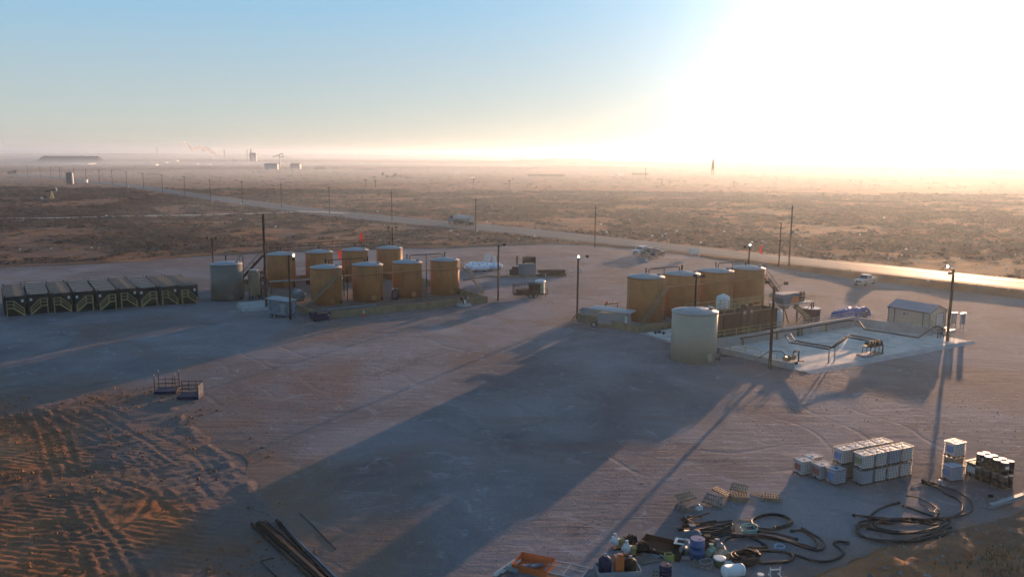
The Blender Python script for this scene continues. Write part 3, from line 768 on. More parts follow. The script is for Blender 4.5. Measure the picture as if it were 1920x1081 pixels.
catwalk('long dark railed catwalk behind the back row of tan tanks', a, lh2, (LB[3] - LB[0]).length + 4, 6.3, .8, mt='dkpipe', rail_mt='dkpipe')

# ---------------------------------------------------------------- stairs
def stairs(label, foot, head, mt='tanwall', wd=.75, group=None, cat='stairs'):
    foot, head = Vector(foot), Vector(head)
    t = thing('steel_stairs', label, cat, (foot.x, foot.y, 0), heading(foot, head), group)
    L_ = (zt(head) - zt(foot)).length; z0, z1 = foot.z, head.z
    for s_ in (-1, 1):
        v = s_ * wd / 2
        B().beam((0, v, z0), (L_, v, z1), .05, .22).obj('stringer', M[mt], t)
        r_ = B(); r_.beam((0, v, z0 + 1), (L_, v, z1 + 1), .05)
        for i in range(4): r_.beam((L_ * i / 3, v, z0 + (z1 - z0) * i / 3), (L_ * i / 3, v, z0 + (z1 - z0) * i / 3 + 1), .045)
        r_.obj('handrail', M[mt], t)
    st = B(); n = int((z1 - z0) / .24)
    for i in range(1, n): st.box(L_ * i / n, 0, z0 + (z1 - z0) * i / n, .25, wd, .03)
    st.obj('treads', M[mt], t)
    return t
stairs('steel stairs climbing to the right end of the left battery', on(906, 549), LF[3] + ld * 2.6 - lp * 1.0 + Vector((0, 0, 5.0)))
stairs('tan stairs rising across the leftmost front tank', LF[0] - lp * 3.1 - ld * 4.4, LF[0] - lp * 3.1 + ld * .9 + Vector((0, 0, 4.8)))
stairs('tan stairs slanting up the first ochre tank', RT[0] - rp * 3.35 - rd * 3.4, RT[0] - rp * 3.35 + rd * 1.2 + Vector((0, 0, 5.2)))
stairs('tall dark stairs leaving the rightmost ochre tank', RT[3] + rd * 8.6 - rp * .4, RT[3] + rd * 2.9 - rp * .4 + Vector((0, 0, 5.6)), 'rust')
stairs('dark stairs at the left end of the back row', LB[0] - ld * 8.2 + lp * 2.2, LB[0] - ld * 2.6 + lp * 2.6 + Vector((0, 0, 5.5)), 'dkpipe')
stairs('short yellow stairs between the two right tanks of the left battery', LF[3] - ld * 2.6 + lp * 4.0, LF[3] - ld * 4.2 + lp * 8.5 + Vector((0, 0, 2.6)), 'yellow')

# ---------------------------------------------------------------- containment walls
def cwall(label, corners, h=.85, mt='tanwall', th=.10, name='containment_wall', step=3.0):
    o = zt(corners[0]); t = thing(name, label, 'wall', (o.x, o.y, 0))
    for a, b in zip(corners[:-1], corners[1:]):
        a, b = zt(a) - o, zt(b) - o; q = B(); L_ = (b - a).length; u = (b - a) / L_
        q.beam(a + Vector((0, 0, h / 2 - .03)) , b + Vector((0, 0, h / 2 - .03)), th, h + .06)
        n = max(1, int(L_ / step))
        for i in range(n + 1):
            c_ = a + u * (L_ * i / n); q.box(c_.x, c_.y, -.02, .16, .16, h + .05, math.atan2(u.y, u.x))
        q.beam(a + Vector((0, 0, h + .03)), b + Vector((0, 0, h + .03)), .16, .06)
        q.obj('wall_panel', M[mt], t)
    return t
A_, B_ = zt(at(598, 599)), zt(at(913, 567)); wd_ = (B_ - A_).normalized(); wp = Vector((-wd_.y, wd_.x, 0))
cwall('low tan steel wall ringing the left tank battery', [A_, B_, B_ + wp * 38, A_ + wp * 38 - wd_ * 2.5, A_], 1.0)
liner = B(); cs_ = [A_ + wp * .3 + wd_ * .2, B_ + wp * .3 - wd_ * .3, B_ + wp * 37.5 - wd_ * .3, A_ + wp * 37.5 - wd_ * 2.2]
V = [(c.x, c.y, .055) for c in cs_]
struct(B().add(V, [tuple(range(4))]).obj('gravel_floor', mat('dark_red_gravel', (.15, .085, .06), .95, var=.3, vscale=.8, bump=.02, bscale=5)), 'red gravel floor inside the left containment wall')
A2 = zt(at(1196, 624)); B2 = A2 + rd * 24
cwall('low tan steel wall round the ochre tanks', [A2 + rp * 11 - rd * 2.2, A2, A2 + rd * 13.5], .95)
cwall('low tan steel wall behind the ochre tanks', [A2 + rp * 11 - rd * 2.2, A2 + rp * 11 + rd * 25, A2 + rd * 25 + rp * 3], .95)

# ---------------------------------------------------------------- dark containers with yellow stairs
CW, CL, CHH = 2.72, 13.4, 2.85
c_fl = [zt(at(p, q, 2.9)) for p, q in ((6, 557), (51, 553), (95, 550.5), (137.5, 548), (181, 546), (221, 542), (259, 540.5), (298, 538), (335, 536.5))]
clen = zt(at(306, 516.5, 2.9)) - zt(at(335, 536.5, 2.9)); chd = math.atan2(clen.y, clen.x) - math.pi / 2       # local +y runs to the back
roof_kind = [0, 1, 0, 1, 1, 0, 1, 0, 0]
stair_dir = [1, -1, 1, -1, -1, 1, -1, 1, 1]
M['canvas'] = mat('khaki_canvas_roof', (.055, .058, .048), .95, var=.18, vscale=.6, dirt=(.12, .11, .09), dirt_amt=.5)
M['rib'] = mat('pale_roof_ribs', (.18, .178, .16), .9, var=.12, vscale=1)
def container(i, p):
    kind, sd = roof_kind[i], stair_dir[i]
    lab = ('dark box with %s roof, %s in the row from the left' % (('plain khaki', 'ribbed pale')[kind], ORD[i])) if i < 8 else 'dark steel box with plain khaki roof closing the right end of the row'
    t = thing('steel_container', lab, 'container', (p.x, p.y, 0), chd, 'dark containers in a row')
    W = CW + .15
    b = B(); b.box(W / 2, CL / 2, .35, W, CL, CHH - .35); b.box(W / 2, CL / 2, 0, W - .5, CL, .36)
    for k in range(12):
        b.box(-.03, .6 + k * 1.03, .5, .06, .45, CHH - .75); b.box(W + .03, .6 + k * 1.03, .5, .06, .45, CHH - .75)
    for xx in (.1, W - .1):
        b.box(xx, -.05, .1, .18, .12, CHH)
    b.obj('body', M['darkbox'], t)
    r_ = B()
    if kind:
        for k in range(7): r_.box(W / 2, .95 + k * 1.92, CHH + .02, W - .1, .95, .10)
        r_.obj('roof_rib', M['rib'], t)
        B().box(W / 2, CL / 2, CHH, W - .12, CL - .1, .02).obj('roof', M['black'], t)
    else:
        r_.add([(.02, 0, CHH + .02), (W - .02, 0, CHH + .02), (W - .02, CL, CHH + .02), (.02, CL, CHH + .02), (W / 2, .3, CHH + .09), (W / 2, CL - .3, CHH + .08)], [(0, 1, 4), (1, 2, 5, 4), (2, 3, 5), (3, 0, 4, 5), (3, 2, 1, 0)])
        r_.obj('roof', M['canvas'], t)
    d = B(); d.box(W / 2, -.03, .5, W * .86, .06, CHH - .8)
    for k in range(4): d.box(W * (.2 + .2 * k), -.08, .5, .05, .06, CHH - .8)
    d.obj('end_door', M['darkbox'], t)
    B().box(W * (.82 if sd > 0 else .15), -.12, CHH - .85, .32, .02, .4).obj('notice_plate', M['white'], t)
    # yellow stair platform bolted to the front
    x0 = .35 if sd > 0 else W - .35; s_ = sd
    pl = B(); pl.box(x0 + s_ * .45, -.55, 1.25, .95, .8, .07); pl.obj('platform', M['yellow'], t)
    rr_ = B()
    for v in (-.95, -.15):
        rr_.beam((x0, v, 2.3), (x0 + s_ * .9, v, 2.3), .05); rr_.beam((x0, v, 1.8), (x0 + s_ * .9, v, 1.8), .05)
        rr_.beam((x0 + s_ * .9, v, 2.3), (x0 + s_ * 2.2, v, 1.05), .07); rr_.beam((x0 + s_ * .9, v, 1.8), (x0 + s_ * 2.2, v, .6), .05)
        for xx, z0, z1 in ((x0, .0, 2.3), (x0 + s_ * .9, 1.2, 2.3), (x0 + s_ * 2.2, .05, 1.05)): rr_.beam((xx, v, z0), (xx, v, z1), .07)
    rr_.beam((x0, -.95, 2.3), (x0, -.15, 2.3), .07)
    rr_.obj('handrail', M['yellow'], t)
    sg = B()
    for v in (-.95, -.2): sg.beam((x0 + s_ * .85, v, 1.25), (x0 + s_ * 2.2, v, .12), .05, .16)
    for k in range(1, 5): sg.box(x0 + s_ * (.85 + 1.35 * k / 5), -.57, 1.25 - 1.13 * k / 5, .22, .72, .03)
    sg.obj('stair_flight', M['yellow'], t)
    for yy in (.3, CL - .3):
        for xx in (.2, W - .2): B().box(xx, yy, CHH + .05, .16, .16, .16).obj('lifting_lug', M['black'], t)
    return t
for i, p in enumerate(c_fl): container(i, p)

# ---------------------------------------------------------------- light poles
def light_pole(label, base, h, heads, r=.13, lit=None, group='wooden yard light poles', box=False, lean=0):
    t = thing('light_pole', label, 'light pole', (base.x, base.y, base.z), 0, group)
    B().cyl((0, 0, -.2), (lean, 0, h), r * 1.25, r, 12).obj('pole', M['pole'], t)
    for i, (dx, dz) in enumerate(heads):
        q = B(); q.beam((lean, 0, h - .35), (lean + dx * .6, 0, h - .1 + dz), .06); q.box(lean + dx * .8, -.05, h - .18 + dz, .42, .34, .34)
        hd_ = q.obj('flood_light', M['black'], t)
        if lit is not None and i == lit:
            B().ball(lean + dx * .8, -.24, h + dz, .15, .10, .15, 12, 6).obj('lamp_glass', M['lamp'], hd_)
    if box:
        B().box(.30, -.1, h - 2.2, .34, .25, .6).obj('junction_box', M['white'], t)
    return t
light_pole('tall dark pole at the left end of the left battery', on(500, 580), 14.7, [], .17, group=None)
light_pole('light pole in front of the blue equipment trailer', on(545, 599), 9.4, [(1, .0), (1.0, -.55)], lit=0)
light_pole('thin light pole behind the dark sage tank', on(402, 543), 9.2, [(-1, 0), (1, 0)], .10)
light_pole('light pole behind the back row of tan tanks', on(737, 512), 9.3, [(-1, 0), (1, 0)], .10)
light_pole('light pole beside the caged trailer', on(934, 564), 9.3, [(1.2, .1)], .13)
light_pole('light pole with a glowing lamp in the open middle of the yard', on(1082, 598), 9.2, [(0, .1), (1.6, .15)], .13, lit=0, box=True)
light_pole('thin light pole just behind the pale sage tank', on(1300, 652), 9.2, [(-.2, 0), (1, 0)], .10)
light_pole('light pole with a bright lamp behind the rightmost ochre tank', on(1400, 565), 9.3, [(0, .2), (-1, -.1)], .11, lit=0)
light_pole('light pole at the left wall of the concrete basin', on(1443, 691), 9.5, [(-1, .5), (1.6, .4)], .15)
light_pole('light pole with glowing lamp beside the cream shed', on(1776, 640), 9.6, [(-1.2, .4), (-.6, -.5)], .16, lit=0)

# utility poles along the road
UP = [(1115, 463, 387), (892, 436, 369), (735, 415.5, 360), (618, 402, 356.5), (528, 390.5, 352.5), (455, 383, 347), (395, 376.5, 344), (347, 367.5, 340), (305, 362, 337), (269.5, 356, 331), (238, 351, 328), (211, 348, 327), (187, 345.5, 325.5), (162, 343.5, 324), (140, 341, 322), (113, 338, 321), (96, 336, 320), (76, 334.5, 319), (52, 332.5, 318)]
def util_pole(label, base, h, arms=1, r=.15, group='utility poles along the road', trans=False):
    t = thing('utility_pole', label, 'utility pole', (base.x, base.y, base.z), R(40), group)
    B().cyl((0, 0, -.3), (0, 0, h), r * 1.2, r * .8, 8).obj('pole', M['pole'], t)
    for k in range(arms):
        B().beam((-1.2, 0, h - .6 - 1.9 * k), (1.2, 0, h - .6 - 1.9 * k), .12, .12).obj('crossarm', M['pole'], t)
        q = B()
        for xx in (-1.1, -.5, .5, 1.1): q.cyl((xx, 0, h - .55 - 1.9 * k), (xx, 0, h - .3 - 1.9 * k), .06, n=6)
        q.obj('insulators', M['lightgrey'], t)
    if trans:
        B().cyl((.45, 0, h - 6.4), (.45, 0, h - 5.4), .3, n=12).obj('transformer', M['lightgrey'], t)
    return t
for i, (a, b, c) in enumerate(UP):
    p = at(a, b); p.z = float(height(np.array([p.x]), np.array([p.y]))[0])
    h = 10.6 if i else 10.8
    util_pole('wooden utility pole beside the road, %s counting away from the yard' % ORD[i], p, h, 1, .14)
util_pole('tall twin armed utility pole with transformer at the yard edge', on(1479, 503), 13.6, 2, .17, None, True)
util_pole('short bare pole left of the tall twin armed utility pole', on(1460, 501), 9.8, 0, .13, None)
# far poles standing in the haze
FP = [(1240, 345, 336), (1256, 347, 338), (1284, 346, 337), (1376, 352, 338), (1614, 352, 341), (1594, 346, 336), (955, 352, 337), (1210, 338, 314), (686, 350, 336), (704, 352, 337), (888, 348, 334)]
for i, (a, b, c) in enumerate(FP):
    p = at(a, b); hh = (b - c) / (b - 289) * 24
    tag(B().cyl((0, 0, 0), (0, 0, hh), .22, .18, 6).beam((-1.6, 0, hh - .8), (1.6, 0, hh - .8), .22).obj('power_pole', M['pole'], loc=(p.x, p.y, 0)), 'distant power pole standing in the haze', 'utility pole', 'distant power poles in the haze')
# ---------------------------------------------------------------- the concrete basin
ba, bb_, bc, bd, be, bf, bg = [zt(at(*p)) for p in ((1339, 657), (1490, 693), (1507, 698), (1822, 641), (1745, 627), (1600, 613), (1384, 645))]
E0 = ba; back0 = zt(at(1330, 653)) ; 
o = B().add([(c.x, c.y, .07) for c in (ba, bb_, bc, bd, be + Vector((.4, .3, 0)), bf + Vector((0, .5, 0)), bg + Vector((-.5, .8, 0)))], [tuple(range(7))])
bs = o.obj('basin_floor', M['slab']); struct(bs, 'pale concrete floor of the basin')
# sloping front apron
k1, k2 = bc, bd; nrm = Vector((-(k2 - k1).y, (k2 - k1).x, 0)).normalized()
ap = B()
for i in range(1):
    ap.add([tuple(k1 - nrm * 1.3 + Vector((0, 0, .0))), tuple(k2 - nrm * 1.0), tuple(k2 + nrm * .0 + Vector((0, 0, .17))), tuple(k1 + Vector((0, 0, .17))), tuple(k1 + nrm * .3 + Vector((0, 0, .17))), tuple(k2 + nrm * .3 + Vector((0, 0, .17))), tuple(k2 + nrm * .34 + Vector((0, 0, .05))), tuple(k1 + nrm * .34 + Vector((0, 0, .05)))],
           [(0, 1, 2, 3), (3, 2, 5, 4), (4, 5, 6, 7)])
struct(ap.obj('concrete_apron', M['concrete']), 'low sloping concrete lip along the front of the basin')
def cwallc(label, pts, hs, th=.35):
    o = zt(pts[0]); t = thing('concrete_wall', label, 'wall', (o.x, o.y, 0))
    q = B()
    for (a, ha), (b, hb_) in zip(list(zip(pts, hs))[:-1], list(zip(pts, hs))[1:]):
        a, b = zt(a) - o, zt(b) - o; u = (b - a).normalized(); p = Vector((-u.y, u.x, 0)) * th / 2
        vs = [a - p, a + p, b + p, b - p]
        q.add([(v.x, v.y, -.05) for v in vs] + [(v.x, v.y, h) for v, h in zip(vs, (ha, ha, hb_, hb_))], [(0, 1, 2, 3), (7, 6, 5, 4), (0, 4, 5, 1), (1, 5, 6, 2), (2, 6, 7, 3), (3, 7, 4, 0)])
    q.obj('wall_body', M['concrete'], t)
    return t
bw0 = zt(at(1330, 655.5)); bw1 = zt(at(1601, 612.5)) + Vector((.1, .3, 0)); bw2 = zt(at(1748, 630))
cwallc('long grey concrete wall at the back of the basin', [bw0, bw1], [1.25, 1.45], .4)
cwallc('grey concrete wall on the shed side of the basin', [bw1 + (bw2 - bw1).normalized() * .42, bw2], [1.4, 1.1], .4)
cwallc('low tapering concrete curb on the pole side of the basin', [ba - Vector((.15, .1, 0)), bb_ - Vector((.15, .15, 0))], [.62, .78], .35)
def railing(label, a, b, z, h=1.0, mt='yellow', post=2.2, name='railing', group=None):
    a, b = Vector(a), Vector(b); L_ = (zt(b) - zt(a)).length
    t = thing(name, label, 'railing', (a.x, a.y, z), heading(a, b), group)
    n = max(1, round(L_ / post))
    for i in range(n + 1): B().beam((L_ * i / n, 0, 0), (L_ * i / n, 0, h), .07).obj('post', M[mt], t)
    q = B()
    for k in (h, h * .52): q.beam((0, 0, k), (L_, 0, k), .06)
    q.obj('rail', M[mt], t)
    return t
u_ = (bw1 - bw0).normalized()
railing('faded yellow railing on the basin wall below the brown steel tank', bw0 + u_ * .3, bw0 + u_ * 13.5, 1.3, .95)
railing('pale railing along the back wall beside the tarpaulin', bw0 + u_ * 17.5, bw1, 1.42, .7, 'concrete')
u2 = (bw2 - bw1).normalized()
railing('pale railing on the basin wall left of the cream shed', bw1 + u2 * .5, bw1 + u2 * 4.6, 1.4, .7, 'concrete')
railing('yellow railing in front of the cream shed wall', bw1 + u2 * 5.0, bw2, 1.18, .9)
railing('faint yellow railing beside the low concrete curb', ba + (bw0 - ba) * .6 + Vector((.6, .2, 0)), ba + (bb_ - ba) * .75 + Vector((.5, .4, 0)), .1, 1.1)
# small slab beside the pale tank
V = [at(*p) for p in ((1200, 625), (1262, 644), (1345, 655), (1345, 628), (1262, 616))]
struct(B().add([(c.x, c.y, .065) for c in V], [(0, 1, 2, 3, 4)]).obj('concrete_slab', M['slab']), 'small concrete slab beside the pale sage tank')
kb = B(); kb.beam(zt(V[0]) + Vector((0, 0, .12)), zt(V[1]) + Vector((0, 0, .12)), .2, .22)
tag(kb.obj('concrete_curb', M['concrete']), 'low concrete curb at the slab left of the pale tank', 'curb')
vb = B()
for px_, py_ in ((1213, 620), (1236, 626), (1244, 628), (1229, 627)):
    q = at(px_, py_); vb.cyl((q.x, q.y, .08), (q.x, q.y, .5), .10, n=8); vb.cyl((q.x - .3, q.y, .32), (q.x + .3, q.y, .32), .07, n=8)
tag(vb.obj('valve_cluster', M['dkpipe']), 'small dark valves on the slab left of the pale tank', 'valve')

# ---------------------------------------------------------------- brown rectangular tank and what stands round it
bx0 = zt(at(1322, 641)); bx0 = bx0 + rp * .5
BL = (zt(at(1457, 620)) - bx0).length
t = thing('open_top_tank', 'long dark brown rectangular steel tank behind the basin wall', 'tank', (bx0.x, bx0.y, 0), rh)
b = B(); H_ = 3.1
b.box(BL / 2, 0.05, .1, BL, .1, H_); b.box(BL / 2, 2.75, .1, BL, .1, H_); b.box(.05, 1.4, .1, .1, 2.6, H_); b.box(BL - .05, 1.4, .1, .1, 2.6, H_); b.box(BL / 2, 1.4, .1, BL - .2, 2.6, 2.4)
b.obj('body', M['brownbox'], t)
for k in range(9): B().box(.4 + (BL - .8) * k / 8, -.05, .12, .10, .10, H_ - .1).obj('stiffener', M['brownbox'], t)
q = B(); q.beam((0, -.02, H_ + .14), (BL, -.02, H_ + .14), .16, .1); q.beam((0, 2.8, H_ + .14), (BL, 2.8, H_ + .14), .16, .1); q.obj('top_rim', M['tanwall'], t)
P0 = bx0 + rp * .2
railing('yellow railing on top of the left half of the brown tank', P0 + rd * .3, P0 + rd * (BL * .42), 3.25, 1.0)
railing('yellow railing on the walkway behind the brown tank', P0 + rp * 3.6 + rd * .3, P0 + rp * 3.6 + rd * (BL + 3.5), 3.2, 1.1, 'yellow')
railing('yellow railing at the right end of the brown tank', P0 + rp * 2.9 + rd * (BL * .55), P0 + rp * 2.9 + rd * (BL * 1.0), 3.25, 1.0)
# two dark columns in front of it
cpos = [zt(at(1391, 640)), zt(at(1404, 637))]
for i, c in enumerate(cpos):
    t = thing('pipe_column', ('left', 'right')[i] + ' one of the two dark upright pump columns against the brown tank', 'pipe column', (c.x, c.y, 0), rh, 'dark upright columns at the brown tank')
    B().box(0, 0, .0, .62, .45, 4.7).obj('casing', M['dkpipe'], t)
    B().ball(0, 0, 4.75, .42, .36, .22).obj('cap', M['black'], t)
    B().cyl((0, -.26, 3.9), (0, -.24, 3.9), .22, n=14).obj('gauge', M['lightgrey'], t)
    B().tube([(0, .1, .4), (0, -.7, .4), (0, -.9, .1)], .12, 8).obj('suction_pipe', M['dkpipe'], t)
# white rounded plastic tank
c = bx0 + rd * (BL * .58) + rp * 4.6
t = thing('plastic_tank', 'white round topped plastic tank rising behind the brown tank', 'tank', (c.x, c.y, 0))
B().lathe(0, 0, [(.92, 2.4), (.95, 2.5), (.95, 4.35), (.85, 4.65), (.45, 4.85), (.22, 4.9), (.22, 5.0)], 24).obj('shell', M['white'], t)
st = B()
for a in (0, 1.57, 3.14, 4.71): st.beam((math.cos(a) * .8, math.sin(a) * .8, 0), (math.cos(a) * .8, math.sin(a) * .8, 2.4), .1)
st.box(0, 0, 2.3, 1.9, 1.9, .1); st.obj('stand', M['lightgrey'], t)
# pump equipment between tanks and brown tank
c = bx0 + rd * (BL * .30) + rp * 4.2
t = thing('pump_skid', 'grey pump skid half hidden behind the left part of the brown tank', 'pump', (c.x, c.y, 0), rh)
B().box(0, 0, 0, 3.0, 1.5, 2.4).obj('frame', M['bluegrey'], t); B().cyl((-1.1, 0, 3.1), (1.1, 0, 3.1), .55, n=16).obj('motor', M['bluegrey'], t); B().box(0, 0, 2.4, 2.6, 1.1, .3).obj('base_plate', M['dkpipe'], t)
# platform with shaker, hopper, orange skid
pc = zt(at(1490, 606)) + rp * 1.2; pz = 3.0
t = thing('equipment_platform', 'raised steel platform carrying hopper and orange shaker', 'platform', (pc.x, pc.y, 0), rh)
B().box(.4, 0, pz - .15, 6.6, 3.0, .15).obj('deck', M['lightgrey'], t)
for xx in (-2.6, .3, 3.3):
    for yy in (-1.3, 1.3): B().beam((xx, yy, 0), (xx, yy, pz - .15), .14).obj('leg', M['rust'], t)
q = B(); q.beam((.3, -1.3, .2), (3.3, -1.3, pz - .3), .08); q.beam((3.3, -1.3, .2), (.3, -1.3, pz - .3), .08); q.obj('cross_brace', M['rust'], t)
for yy in (-1.45, 1.45):
    q = B()
    for k in (.5, 1.0): q.beam((-2.8, yy, pz + k), (3.7, yy, pz + k), .055)
    for xx in (-2.8, -1.2, .4, 2.0, 3.7): q.beam((xx, yy, pz), (xx, yy, pz + 1), .055)
    q.obj('handrail', M['yellow'], t)
q = B()
for k in (.5, 1.0): q.beam((3.7, -1.45, pz + k), (3.7, 1.45, pz + k), .055)
q.obj('end_rail', M['yellow'], t)
hp = thing('feed_hopper', 'blue grey hopper with tapering chute at the left of the platform', 'hopper', (pc.x, pc.y, 0), rh)
q = B(); x0 = -2.3
q.add([(x0 - 1.1, -1.6, 4.0), (x0 + 1.1, -1.6, 4.0), (x0 + 1.1, .6, 4.0), (x0 - 1.1, .6, 4.0), (x0 + .0, -1.2, 2.3), (x0 + .8, -1.2, 2.3), (x0 + .8, -.4, 2.3), (x0 + .0, -.4, 2.3)], [(0, 4, 5, 1)[::-1], (1, 5, 6, 2)[::-1], (2, 6, 7, 3)[::-1], (3, 7, 4, 0)[::-1], (4, 7, 6, 5)[::-1]])
q.box(x0, -.5, 3.98, 2.3, 2.3, .55); q.obj('bin', M['bluegrey'], hp)
q = B(); q.beam((x0 + .4, -.8, 2.3), (x0 - .6, -1.2, .1), .12); q.beam((x0 + .4, -.8, 2.3), (x0 + 1.0, -1.2, .1), .12); q.obj('support', M['dkpipe'], hp)
sk = thing('shaker_unit', 'orange shaker box with blue grey motor on the platform', 'shaker', (pc.x, pc.y, pz), rh)
B().box(-.3, -.2, 0, 2.2, 1.6, .9).obj('orange_body', M['orange'], sk); B().box(.2, .0, .9, 2.3, 1.3, .5, 0, R(5)).obj('screen_deck', M['bluegrey'], sk); B().cyl((-1.0, -.2, 1.2), (-.4, -.2, 1.2), .28, n=12).obj('motor', M['black'], sk)
q = B(); q.box(2.3, 0, 0, .9, .9, 1.1); q.cyl((2.0, -.3, 1.2), (2.6, -.3, 1.2), .25, n=12); q.obj('gearbox', M['dkpipe'], sk)
au = thing('screw_auger', 'tan screw auger slanting down below the platform', 'auger', (pc.x, pc.y, 0), rh)
B().beam((-.9, -1.9, 2.7), (1.9, -1.9, .9), .6, .5).obj('trough', M['tanwall'], au); B().beam((-.9, -1.9, 2.98), (1.9, -1.9, 1.18), .66, .06).obj('lid', M['brownbox'], au)
q = B(); q.beam((1.7, -1.6, 0), (1.7, -1.6, .9), .08); q.beam((1.7, -2.2, 0), (1.7, -2.2, .9), .08); q.obj('leg', M['rust'], au)
c = zt(at(1461, 609)); t = thing('plastic_jug_tank', 'slim white plastic tank at the right end of the brown tank', 'tank', (c.x, c.y, 0))
B().lathe(0, 0, [(.42, 0), (.45, .1), (.45, 1.9), (.36, 2.1), (.15, 2.2)], 18).obj('shell', M['white'], t); B().cyl((0, 0, 2.2), (0, 0, 2.3), .18, n=12).obj('lid', M['blue'], t)
c = zt(at(1521, 603)); c += c.normalized() * 1.2
t = thing('open_drum_tank', 'short purple brown round tank with pale top and bent pipe', 'tank', (c.x, c.y, 0))
B().lathe(0, 0, [(1.15, .05), (1.2, .1), (1.2, 1.75), (1.24, 1.76), (1.24, 1.85)], 28).obj('shell', mat('purple_brown_paint', (.10, .060, .065), .55, var=.12), t); B().cyl((0, 0, 1.85), (0, 0, 1.9), 1.2, n=28).obj('lid', M['white'], t)
B().tube([(.1, -.2, 1.9), (.1, -.2, 2.7), (-.2, -.2, 2.85), (-4.0, .3, 3.1)], .09, 8).obj('inlet_pipe', M['rust'], t)

# ---------------------------------------------------------------- basin piping and pumps
def pz_(px_, py_, z): return at(px_, py_, z)
t = thing('pipe_run', 'pair of brown pipes stepping across the basin on tall stands', 'pipe', tuple(zt(at(1555, 680))))
o = zt(at(1555, 680))
def rel(p): return Vector(p) - o
pth = [(1472.5, 627, 1.35), (1480.6, 641.5, 1.0), (1555, 654.4, 1.7), (1585, 630.7, 1.9), (1634, 640, 1.6), (1646, 643, 1.4)]
for dx, dy in ((0, 0), (9, -3.2)):
    B().tube([rel(pz_(a + dx, b_ + dy, z)) for a, b_, z in pth], .10, 8).obj('pipe', M['rust'], t)
for a, b_, z in ((1555, 654.4, 1.7), (1566, 651.8, 1.7)):
    p = rel(pz_(a, b_, z)); B().beam((p.x, p.y, .07), (p.x, p.y, p.z), .12).obj('stand', M['lightgrey'], t)
t = thing('pipe_run', 'brown pipe following the shed side wall of the basin', 'pipe', tuple(bw1))
pth = [(1601, 600, 1.5), (1612, 603, 1.35), (1621, 617, .9), (1680, 626, .8), (1722, 633, .8), (1751, 612, 1.6), (1762, 612, 1.6), (1770, 618, 1.2)]
B().tube([Vector(at(a, b_, z)) - bw1 for a, b_, z in pth], .10, 8).obj('pipe', M['rust'], t)
t = thing('pipe_run', 'thick brown header pipe along the back wall of the basin', 'pipe', tuple(bw0))
pp_ = Vector((u_.y, -u_.x, 0)) * .45
Lw = (bw1 - bw0).length
B().tube([u_ * 5 + pp_ + Vector((0, 0, 1.0)), u_ * 12 + pp_ + Vector((0, 0, 1.05)), u_ * (Lw - 2) + pp_ + Vector((0, 0, 1.15)), u_ * (Lw - 1) + pp_ * 2 + Vector((0, 0, 1.1))], .10, 8).obj('header', M['rust'], t)
for k in (5.5, 12, 16.2, 16.9, 22): 
    p = u_ * min(k, Lw - .6) + pp_; B().box(p.x, p.y, .05, .22, .2, 1.0, heading((0, 0), u_)).obj('support', M['tanwall'], t)
def pump_skid(label, px_, py_, s, motors, sled=False):
    p = zt(at(px_, py_)); t = thing('pump_skid', label, 'pump', (p.x, p.y, .07), rh, None)
    q = B(); q.box(0, 0, .0, 2.6 * s, 1.3 * s, .12)
    for xx in (-1.2, -.4, .4, 1.2):
        for yy in (-.55, .55): q.beam((xx * s, yy * s, 0), (xx * s, yy * s, 1.0 * s), .07)
    q.box(0, 0, 1.0 * s, 2.6 * s, 1.25 * s, .08); q.obj('frame', M['dkpipe'], t)
    for k in range(motors):
        m_ = B(); x = (-.85 + k * .85) * s
        m_.cyl((x, -.5 * s, 1.32 * s), (x, .15 * s, 1.32 * s), .25 * s, n=12); m_.cyl((x, .15 * s, 1.32 * s), (x, .5 * s, 1.32 * s), .18 * s, n=12); m_.box(x, -.15 * s, 1.5 * s, .2, .25, .2)
        m_.obj('motor', M['dkpipe'], t)
    B().tube([(1.2 * s, 0, 1.2 * s), (1.7 * s, 0, 1.2 * s), (1.9 * s, 0, 1.0 * s), (1.9 * s, 0, .05)], .08, 8).obj('discharge_pipe', M['rust'], t)
    if sled:
        B().add([(-3.0, -1.0, .05), (-1.4, -1.2, .05), (-1.4, .1, .05), (-3.0, .2, .05), (-2.9, -.9, .32), (-1.4, -1.1, .36), (-1.4, 0, .36), (-2.9, .1, .32)], [(3, 2, 1, 0), (4, 5, 6, 7), (0, 1, 5, 4), (1, 2, 6, 5), (2, 3, 7, 6), (3, 0, 4, 7)]).obj('drip_tray', M['bluegrey'], t)
    return t
pump_skid('dark pump skid with blue grey drip tray in the basin', 1636, 664, 1.0, 3, True)
p = zt(at(1479, 684)); t = thing('transfer_pump', 'small brass coloured transfer pump at the basin corner by the pole', 'pump', (p.x, p.y, .07), rh)
M['brass'] = mat('aged_brass_paint', (.24, .15, .07), .45, .3, var=.3, vscale=5)
B().box(0, 0, 0, 2.0, .9, .3).obj('base_plate', M['dkpipe'], t); B().cyl((-.8, 0, .75), (0, 0, .75), .33, n=14).obj('motor', M['brass'], t)
q = B(); q.cyl((0, 0, .75), (.55, 0, .75), .24, n=12); q.ball(.7, 0, .8, .38, .3, .38); q.obj('volute', M['brass'], t)
B().tube([(.7, 0, 1.1), (.7, 0, 1.45), (1.6, 0, 1.45), (1.6, 0, .2), (2.3, -.2, .15)], .10, 8).obj('discharge_pipe', M['rust'], t)
B().tube([(-.2, .3, .9), (-.6, .5, 1.5), (-1.6, 1.5, 1.5), (-2.6, 2.2, .6)], .07, 8).obj('suction_hose', M['rust'], t)
p = zt(at(1347, 668)); t = thing('valve_manifold', 'small dark valve manifold at the right foot of the pale tank', 'valve', (p.x, p.y, 0), rh)
